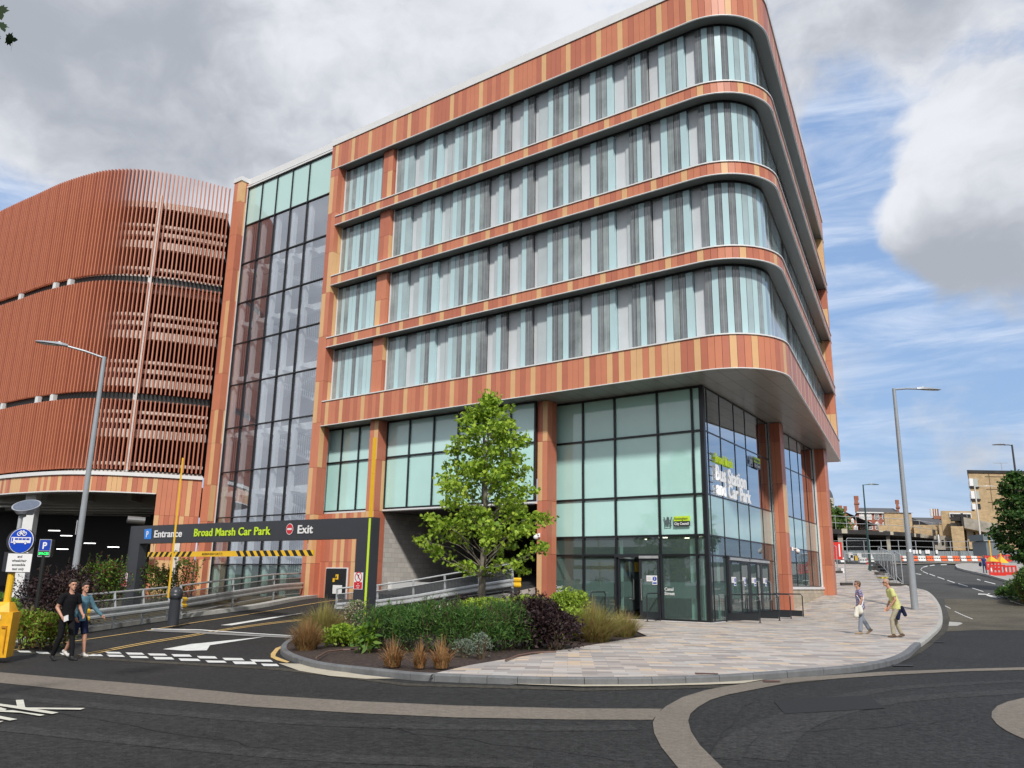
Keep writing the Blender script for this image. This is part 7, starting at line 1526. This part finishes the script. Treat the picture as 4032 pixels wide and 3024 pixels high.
for i, (a, b, R_, lb) in enumerate(((205, 480, 2.9, 'tall leafy tree between the glass building and the dome'), (330, 590, 2.9, 'leafy tree below the dome left of the gabled house'), (400, 650, 3.2, 'lower leafy tree behind the deck railing'))):
    c = at_y(*q6(a, b), 155); bs = np.array([c[0], 155, c[2]-9]); tree('background_tree', bs, 9+R_*.7, [(.3, R_*.5), (.55, R_), (.8, R_*.8), (1, .8)], lb, [LF], 34, 70, .7, .3, clump_r=1.5, seed=90+i, z0=.35, shape=LEAF6, group='trees in front of the dome')
x0_, z1_ = XZ(q6(205, 520), 150); x1_, z0_ = XZ(q6(290, 760), 150); t = empty('rendered_block', (x0_, 150, z0_), 'small pale rendered block above the deck at the left', 'building'); mb = FB(); mb.bx(x0_-4, x1_, 150, 156, z0_-1, z1_, mat('cream_render', (.55, .50, .38), .8, var=.1)); mb.build('wall', t); mb = FB(); mb.bx(x0_-4.1, x1_+.1, 149.9, 156.1, z1_, z1_+.3, M_CONC); mb.build('coping', t)
# planter with a bush by the far corner of the building
b = G(*q5(330, 560), .1); t = empty('concrete_planter', tuple(b), 'pale concrete planter wall beside the far terracotta column', 'planter'); s = b[1]*.22604/FPX; mb = MB(); mb.bx(b[0]-60*s, b[0]+80*s, b[1], b[1]+1.5, b[2]-1.5, b[2]+60*s, M_KERBL); mb.build('wall', t); mb = MB(); mb.bx(b[0]-55*s, b[0]+75*s, b[1]+.1, b[1]+1.4, b[2]+60*s, b[2]+60*s+.03, M_SOIL); mb.build('soil', t)
shrub('grassy_bush', np.array([b[0]-10*s, b[1]+.7, b[2]+60*s]), 55*s, .6, 190*s, 'green grassy bush in the planter by the far corner', [G2, SG2], 900, .3, .05, 99, shape=NAR, up=1.2)
# bushes on the right
for i, (a, bb, Yd, rx, h, lb) in enumerate(((2190, 1590, 41, .8, 1.0, 'dark green bushes below the tree at the right edge'), (2010, 1580, 43, .8, .5, 'low green bush at the foot of the nearest red barrier'), (2290, 1540, 39.5, .7, 1.7, 'tall dark bush cut by the right edge'))):
    b = at_y(*q7(a, bb), Yd); b[2] = zt(b)+.05; shrub('roadside_bush', b, rx, .9, h, lb, [D1, D2, SG2], 3000, .16, .06, 110+i, group='roadside bushes', shape=NAR, up=.6)
b = at_y(4040, 2270, 40); b[2] = zt(b)+.1; grass('roadside_grass', b, .9, 2.0, 'straw coloured tall grass at the right edge', [GR_T, GR_G], 700, 120, wdt=.012)
# buildings across the street behind the viewer (seen mirrored in the glass)
M_OPP = mat('opposite_brick', (.22, .14, .11), .85, var=.15)
for i, (xa, xb, y, h, lb) in enumerate(((-48, -20, -34, 10, 'long brick warehouse across the street behind the viewer'), (-18, 8, -38, 8, 'low brick building across the street behind the viewer'), (14, 60, -30, 9, 'wide brick building opposite the side doors behind the viewer'))):
    t = empty('opposite_building', (xa, y, -1), lb, 'building', 'buildings across the street'); mb = MB(); mb.bx(xa, xb, y-12, y, -1, h, M_OPP); mb.build('wall', t)
    mb = MB(); mb.raw([(xa-.4, y+.4, h), (xb+.4, y+.4, h), (xb, y-6, h+3.2), (xa, y-6, h+3.2), (xa-.4, y-12.4, h), (xb+.4, y-12.4, h)], [(0, 1, 2, 3), (3, 2, 5, 4), (1, 5, 2), (4, 0, 3)], M_SLATE); mb.build('roof', t)
    k_ = int((xb-xa)/3.2)
    for j in range(k_):
        for zz in (1.5, 5.0): mb = MB(); mb.bx(xa+1+j*3.2, xa+2.2+j*3.2, y-.02, y+.05, zz, zz+1.7, M_PANE); mb.build('window', t)
# ---------------------------------------------------------------- people
def remeshed(mb, name, parent, voxel, mats_fn=None, sm=3, fac=.5):
    me = bpy.data.meshes.new('t'); me.from_pydata(mb.v, [], mb.f); me.update(); o = bpy.data.objects.new('t', me); link(o)
    m = o.modifiers.new('r', 'REMESH'); m.mode = 'VOXEL'; m.voxel_size = voxel; m.use_smooth_shade = True
    if sm: s = o.modifiers.new('s', 'SMOOTH'); s.iterations = sm; s.factor = fac
    dg = bpy.context.evaluated_depsgraph_get(); dg.update(); me2 = bpy.data.meshes.new_from_object(o.evaluated_get(dg)); bpy.data.objects.remove(o); bpy.data.meshes.remove(me)
    me2.name = name; me2.materials.clear()
    for m_ in mb.mats[:1]: me2.materials.append(m_)
    me2.polygons.foreach_set('use_smooth', [True]*len(me2.polygons)); me2.polygons.foreach_set('material_index', [0]*len(me2.polygons))
    ob = bpy.data.objects.new(name, me2); link(ob); ob.parent = parent; return ob
def loft(mb, rings, m, n=18):
    vs = []
    for c, rx, ry in rings:
        for j in range(n): a = 2*math.pi*j/n; vs.append((c[0]+rx*math.cos(a), c[1]+ry*math.sin(a), c[2]))
    K = len(rings); mb.raw(vs, [(i*n+j, i*n+(j+1) % n, (i+1)*n+(j+1) % n, (i+1)*n+j) for i in range(K-1) for j in range(n)]+[tuple(range(n-1, -1, -1)), tuple((K-1)*n+j for j in range(n))], m)
def caps(mb, a, b, ra, rb, m):
    a, b = np.array(a, float), np.array(b, float); mb.tube([a, b], [ra, rb], m, 12); mb.ball(a, ra*1.0, m, 12, 8); mb.ball(b, rb*1.0, m, 12, 8)
def lerp(a, b, t): return np.array(a)*(1-t)+np.array(b)*t
def person(pos, H, rz, label, P, skin, hairm, top, bottom, shoe, long=False, shorts=False, female=False, hair='short', loose=0, vox=.011, flare=0):
    k = H/1.8; t = empty('person', tuple(pos), label, 'person', rz=rz); S = lambda p: np.array(p, float)*k
    hipL, hipR = S((-.09, 0, .93)), S((.09, 0, .93)); lean = P.get('lean', 0); hd = P.get('head', 0); pelv = S((0, 0, .95))
    waist = S((0, lean*.25, 1.10)); chest = S((0, lean*.7, 1.32)); shc = S((0, lean, 1.45)); nk = S((0, lean+.01, 1.50)); hc = S((0, lean+hd+.03, 1.675)); sw = (.165 if female else .185)*k
    turn = P.get('turn', 0); ct, stt = math.cos(turn), math.sin(turn)
    def HT(v): v = S(v); return hc+np.array([v[0]*ct-v[1]*stt, v[0]*stt+v[1]*ct, v[2]])
    leg = P['legs']; arm = P['arms']       # each: [ (knee, ankle, toe_dir) ] / [ (elbow, wrist) ]
    # body
    mb = MB(); m = skin; mb.mi(m)
    mb.ball(HT((0, -.012, .025)), S((.078, .094, .098)), m, 20, 14); mb.ball(HT((0, .022, -.045)), S((.058, .066, .068)), m, 16, 10); caps(mb, HT((0, .083, .0)), HT((0, .104, -.028)), .010*k, .015*k, m)
    mb.ball(HT((0, .074, -.094)), S((.026, .022, .018)), m, 10, 8)
    for s in (-1, 1): mb.ball(HT((s*.078, -.01, -.01)), S((.012, .02, .032)), m, 8, 8)
    mb.ball(HT((0, .078, -.062)), S((.026, .018, .009)), m, 8, 6); mb.ball(HT((0, .072, .035)), S((.05, .022, .012)), m, 10, 6)
    caps(mb, nk, HT((0, -.012, -.05)), .056*k, .052*k, m)
    loft(mb, [(pelv-S((0, 0, .06)), .13*k, .09*k), (waist, .125*k, .085*k), (chest, .15*k, .10*k), (shc-S((0, 0, .0)), .13*k, .075*k), (nk, .06*k, .055*k)], m)
    for s, (el, wr) in zip((-1, 1), arm):
        sh = shc+np.array([s*sw, 0, -.02*k]); el = S(el); wr = S(wr); caps(mb, shc, sh, .06*k, .056*k, m); caps(mb, sh, el, .050*k, .040*k, m); caps(mb, el, wr, .040*k, .027*k, m)
        d = (wr-el)/np.linalg.norm(wr-el); side = np.cross(d, [1, 0, 0]); side = side/(np.linalg.norm(side)+1e-6); pl = wr+d*.05*k
        mb.tube([wr, wr+d*.04*k, wr+d*.085*k], [.026*k, .036*k, .034*k], m, 10, sx=.5 if abs(d[0]) < .5 else 1, sy=1)
        fw = np.array([0, 1., 0])-d*d[1]; fw /= np.linalg.norm(fw)+1e-6
        for f, L in zip((-.027, -.009, .009, .026), (.062, .072, .068, .055)):
            b0 = wr+d*.082*k+fw*f*k; b1 = b0+d*L*.55*k+np.array([-s*.006, .004, 0])*k; b2 = b1+d*L*.42*k+np.array([-s*.016, .012, 0])*k; caps(mb, b0, b1, .0085*k, .008*k, m); caps(mb, b1, b2, .008*k, .0068*k, m)
        b0 = wr+d*.03*k+fw*.022*k; b1 = b0+(d*.6+fw*.7)*.035*k; caps(mb, b0, b1, .0105*k, .0095*k, m); caps(mb, b1, b1+(d*.9+fw*.25)*.03*k, .0095*k, .008*k, m)
    for s, (kn, an, toe) in zip((-1, 1), leg):
        hp = hipL if s < 0 else hipR; kn, an = S(kn), S(an); caps(mb, hp, kn, .078*k, .052*k, m); c_ = lerp(kn, an, .3)+np.array([0, -.012*k, 0]); caps(mb, kn, c_, .050*k, .052*k, m); caps(mb, c_, an, .050*k, .036*k, m)
        td = np.array(toe, float); td /= np.linalg.norm(td); caps(mb, an+np.array([0, 0, -.02*k])-td*.03*k, an+td*.11*k+np.array([0, 0, -.045*k]), .032*k, .022*k, m)
    remeshed(mb, 'body', t, .0085*k if vox < .02 else vox, sm=2)
    # eyes, brows
    mb = MB()
    for s in (-1, 1): mb.ball(HT((s*.030, .080, .008)), S((.012, .008, .006)), M_BLK, 8, 6); mb.box(HT((s*.032-.016, .080, .024)), S((.032, 0, 0)), S((0, .006, 0)), S((0, 0, .006)), hairm)
    mb.local = True; LBb(mb, 'eyes', t)
    # hair
    mb = MB(); mb.mi(hairm)
    if hair == 'short': mb.ball(HT((0, -.028, .045)), S((.087, .092, .095)), hairm, 18, 12); mb.ball(HT((0, .018, .108)), S((.072, .074, .042)), hairm, 14, 10)
    elif hair == 'cropped': mb.ball(HT((0, -.024, .036)), S((.083, .088, .092)), hairm, 18, 12)
    elif hair == 'bob': mb.ball(HT((0, -.035, .03)), S((.094, .094, .108)), hairm, 18, 12); mb.ball(HT((0, -.06, -.03)), S((.075, .05, .07)), hairm, 14, 10); mb.ball(HT((0, .025, .095)), S((.07, .06, .04)), hairm, 14, 8)
    else: mb.ball(HT((0, -.03, .03)), S((.098, .10, .11)), hairm, 18, 12); caps(mb, HT((0, -.07, -.02)), HT((0, -.10, -.30)), .09*k, .075*k, hairm)
    remeshed(mb, 'hair', t, .012, sm=1)
    # top
    mb = MB(); mb.mi(top); q = .016*k; lo = loose*k; hem = S((0, lean*.05, .86 if not P.get('hem') else P['hem']))
    loft(mb, [(hem, .150*k+q+lo, .108*k+q+lo), (pelv+S((0, 0, .03)), .138*k+q+lo, .100*k+q+lo), (waist, .130*k+q+lo*.8, .096*k+q+lo), (chest, .158*k+q+lo*.3, .110*k+q+lo*.5), (shc-S((0, 0, .02)), .150*k+q, .084*k+q), (shc+S((0, 0, .035)), .085*k, .062*k)], top)
    for s, (el, wr) in zip((-1, 1), arm):
        sh = shc+np.array([s*sw, 0, -.02*k]); el = S(el); wr = S(wr); caps(mb, shc+np.array([s*.08*k, 0, 0]), sh, .068*k, .070*k, top)
        if long: caps(mb, sh, el, .066*k, .056*k, top); caps(mb, el, lerp(el, wr, .97), .055*k, .040*k, top)
        else: e2 = lerp(sh, el, .68); mb.tube([sh, e2], [.068*k, .066*k+lo*.3], top, 14)
    remeshed(mb, 'jumper' if long else 'shirt', t, vox, sm=3)
    # bottom
    mb = MB(); mb.mi(bottom); loft(mb, [(pelv+S((0, 0, .05)), .135*k, .098*k), (pelv-S((0, 0, .03)), .148*k, .108*k), (pelv-S((0, 0, .10)), .135*k, .10*k)], bottom)
    for s, (kn, an, toe) in zip((-1, 1), leg):
        hp = hipL if s < 0 else hipR; kn, an = S(kn), S(an)
        if shorts: k2 = lerp(hp, kn, .93); mb.tube([hp, k2], [.098*k, .090*k], bottom, 16); mb.ball(hp, .098*k, bottom)
        else: caps(mb, hp, kn, .090*k, (.062+.006*flare)*k, bottom); mb.tube([kn, lerp(kn, an, .5), lerp(kn, an, .97)], [(.062+.006*flare)*k, (.058+.010*flare)*k, (.050+.016*flare)*k], bottom, 14)
    remeshed(mb, 'shorts' if shorts else 'trousers', t, vox, sm=2)
    for s, (kn, an, toe) in zip((-1, 1), leg):
        mb = MB(); mb.mi(shoe); an = S(an); td = np.array(toe, float); td /= np.linalg.norm(td); sd = np.cross(td, [0, 0, 1]); dn = np.cross(sd, td)*-1; dn = dn if dn[2] < 0 else -dn
        h0 = an-td*.055*k+dn*.045*k; caps(mb, h0, an+td*.05*k+dn*.045*k, .038*k, .042*k, shoe); caps(mb, an+td*.05*k+dn*.05*k, an+td*.165*k+dn*.055*k, .042*k, .030*k, shoe); caps(mb, h0, an, .038*k, .042*k, shoe)
        o = remeshed(mb, 'shoe', t, .012, sm=1)
    return t, S, HT
def LBb(mb, name, t):
    me = bpy.data.meshes.new(name); me.from_pydata(mb.v, [], mb.f)
    for m in mb.mats: me.materials.append(m)
    me.polygons.foreach_set('material_index', mb.m); me.update(); o = bpy.data.objects.new(name, me); link(o); o.parent = t; return o
SK = mat('skin', (.52, .27, .18), .5, var=.05, scale=8); HB = mat('hair_dark', (.035, .022, .015), .6, var=.3, scale=60); HG = mat('hair_brown', (.13, .075, .045), .6, var=.3, scale=60); HGR = mat('hair_grey_short', (.36, .27, .22), .7, var=.2, scale=60)
TB_ = mat('cloth_black', (.012, .012, .014), .9, var=.2, scale=20, bump=.7, bscale=9); TBt = mat('cloth_charcoal', (.014, .014, .016), .85, var=.2, scale=20, bump=.7, bscale=9); TT = mat('cloth_teal', (.10, .20, .25), .9, var=.25, scale=9, bump=.8, bscale=9); TN = mat('cloth_navy', (.015, .02, .05), .9, var=.2, scale=15); TY_ = mat('cloth_yellow', (.62, .63, .25), .85, var=.12, scale=7, bump=.9, bscale=8); TKH = mat('cloth_khaki', (.38, .34, .25), .85, var=.12, scale=12, bump=.9, bscale=9)
TGR = mat('cloth_grey', (.25, .28, .33), .85, var=.12, scale=14, bump=.8, bscale=9); TBL = mat('cloth_blue', (.02, .05, .20), .85, var=.15, scale=10); TJN = mat('cloth_jeans', (.03, .045, .10), .85, var=.15, scale=10); SHW = mat('shoe_white', (.62, .60, .57), .6); SHB = mat('shoe_black', (.015, .015, .016), .6); SHBR = mat('shoe_brown', (.10, .06, .04), .6); SHT = mat('shoe_tan', (.32, .24, .16), .6)
fl = bpy.data.materials.new('cloth_floral'); fl.use_nodes = True; t_ = fl.node_tree; b_ = t_.nodes['Principled BSDF']; b_.inputs['Roughness'].default_value = .85; vn = t_.nodes.new('ShaderNodeTexVoronoi'); vn.inputs['Scale'].default_value = 16; tcn = t_.nodes.new('ShaderNodeTexCoord'); t_.links.new(tcn.outputs['Object'], vn.inputs[0])
cr2 = t_.nodes.new('ShaderNodeValToRGB'); cr2.color_ramp.interpolation = 'CONSTANT'; e = cr2.color_ramp.elements; e[0].color = (.45, .10, .14, 1); e[1].position = .28; e[1].color = (.60, .45, .50, 1)
for p_, c_ in ((.42, (.10, .10, .26)), (.58, (.05, .045, .10)), (.72, (.32, .33, .48))): x_ = e.new(p_); x_.color = (*c_, 1)
sc_ = t_.nodes.new('ShaderNodeMath'); sc_.operation = 'MULTIPLY'; sc_.inputs[1].default_value = 1.25; t_.links.new(vn.outputs['Distance'], sc_.inputs[0]); t_.links.new(sc_.outputs[0], cr2.inputs[0]); t_.links.new(cr2.outputs[0], b_.inputs['Base Color'])
for k_, m_ in MATS.items():
    if k_.startswith('cloth_'): m_.node_tree.nodes['Principled BSDF'].inputs['Specular IOR Level'].default_value = .12
def gz(x, y): return float(ZT(x, y))
def stand(px_, Yd, dz=0): p = at_y(px_[0], px_[1], Yd); p[2] = gz(p[0], p[1])+dz; return p
# the two men at the left, walking to the right
p1 = stand((246, 2571), 19.9, 0.012)
k1 = (EYE+(0))
kw = dict(legs=[((-.10, .13, .52), (-.10, .20, .085), (-.1, 1, -.05)), ((.10, -.02, .50), (.10, -.20, .10), (.15, 1, -.25))], arms=[((-.27, .02, 1.17), (-.22, .22, 1.02)), ((.26, -.04, 1.17), (.24, .14, .98))], lean=.02, turn=-.25)
t1, S1, H1 = person(p1, at_y(246, 2282, 19.9)[2]-p1[2], R(-118), 'person in a black t-shirt and black trousers walking right with papers in hand', kw, SK, HB, TB_, TBt, SHB, vox=.012)
mb = MB(); w_ = S1((.24, .30, .93)); mb.box(w_-S1((.0, .03, .07)), S1((.02, 0, 0)), S1((0, .13, .04)), S1((0, -.03, .12)), M_WP); LBb(mb, 'paper', t1)
p2 = stand((300, 2556), 20.6, .012); 
kw = dict(legs=[((-.10, .12, .52), (-.10, .16, .085), (0, 1, 0)), ((.10, -.04, .50), (.10, -.26, .14), (.0, 1, -.45))], arms=[((-.30, .08, 1.19), (-.40, .26, 1.0)), ((.25, -.04, 1.17), (.22, .10, .96))], lean=.02, turn=-.1)
t2, S2, H2 = person(p2, at_y(300, 2294, 20.6)[2]-p2[2], R(-115), 'person in a teal jumper and dark shorts reaching towards the guard rail', kw, SK, HB, TT, TN, SHW, long=True, shorts=True, vox=.012)
# the couple at the right, walking to the left
b3 = G(3398, 2497, KH); p3 = b3
kw = dict(legs=[((-.09, .06, .50), (-.09, .10, .085), (0, 1, 0)), ((.09, -.06, .50), (.09, -.26, .15), (0, 1, -.6))], arms=[((-.24, .0, 1.17), (-.20, .12, .93)), ((.22, -.02, 1.17), (.20, .10, .92))], lean=.03, hem=.84, turn=.1)
t3, S3, H3 = person(p3, at_y(3385, 2287, b3[1])[2]-b3[2], R(82), 'person in a floral top and grey trousers walking left with a white shoulder bag', kw, SK, HG, fl, TGR, SHT, female=True, hair='bob', loose=.018, vox=.012, flare=1.2)
mb = MB(); mb.mi(M_WP); CW = mat('bag_white', (.66, .64, .56), .8, var=.1); mb = MB(); caps(mb, S3((-.22, .10, .90)), S3((-.23, .08, .76)), .075, .085, CW); caps(mb, S3((-.22, .2, .88)), S3((-.24, .24, .62)), .05, .08, CW); remeshed(mb, 'bag', t3, .014)
mb = MB(); mb.tube([S3(q) for q in ((-.22, .08, .96), (-.185, .05, 1.15), (-.10, .125, 1.30), (.06, .09, 1.46), (.08, .02, 1.50), (.06, -.06, 1.44), (-.08, -.10, 1.28), (-.20, -.03, 1.1), (-.23, .03, .95))], .014, M_WP, 6); LBb(mb, 'strap', t3)
mb = MB()
for s in (-1, 1): mb.ball(H3((s*.032, .088, .008)), S3((.026, .01, .018)), M_BLK, 8, 6)
mb.box(H3((-.08, -.0, .01)), S3((.006, 0, 0)), S3((0, .09, 0)), S3((0, 0, .008)), M_BLK); LBb(mb, 'sunglasses', t3)
b4 = G(3540, 2510, KH); p4 = b4
kw = dict(legs=[((-.09, .20, .54), (-.09, .19, .085), (0, 1, 0)), ((.09, .03, .50), (.09, -.12, .10), (0, 1, -.25))], arms=[((-.23, .10, 1.15), (-.16, .26, .92)), ((.23, .08, 1.15), (.15, .25, .90))], lean=.15, head=.07, hem=.86)
t4, S4, H4 = person(p4, at_y(3510, 2286, b4[1])[2]-b4[2]+.05, R(85), 'person in a yellow t-shirt and khaki trousers leaning forward as he walks left', kw, SK, HGR, TY_, TKH, SHBR, hair='cropped', loose=.022, vox=.012, flare=.9)
mb = MB(); mb.mi(TN); caps(mb, S4((-.14, -.12, .92)), S4((-.13, -.20, .70)), .05, .055, TN); caps(mb, S4((-.10, -.05, .82)), S4((-.12, .02, .58)), .05, .05, TN); remeshed(mb, 'jacket', t4, .014)
mb = MB()
for s in (-1, 1): mb.ball(H4((s*.032, .088, .008)), S4((.026, .01, .018)), M_BLK, 8, 6)
mb.box(H4((-.08, -.0, .01)), S4((.006, 0, 0)), S4((0, .09, 0)), S4((0, 0, .008)), M_BLK); LBb(mb, 'sunglasses', t4)
b5 = G(3879, 2256, .1)
kw = dict(legs=[((-.09, .05, .50), (-.09, .08, .085), (0, 1, 0)), ((.09, -.04, .50), (.09, -.15, .10), (0, 1, -.3))], arms=[((-.24, .0, 1.17), (-.25, .05, .93)), ((.24, -.02, 1.17), (.25, .05, .92))], lean=.02)
t5, S5, H5 = person(b5, at_y(3867, 2186, b5[1])[2]-b5[2], R(-8), 'person in a blue top and jeans with long brown hair walking away carrying a bag', kw, SK, HG, TBL, TJN, SHB, female=True, hair='long', vox=.02)
mb = MB(); mb.mi(TN); caps(mb, S5((-.36, .0, .98)), S5((-.38, .0, .80)), .10, .13, mat('bag_blue', (.12, .16, .30), .7)); remeshed(mb, 'bag', t5, .025)
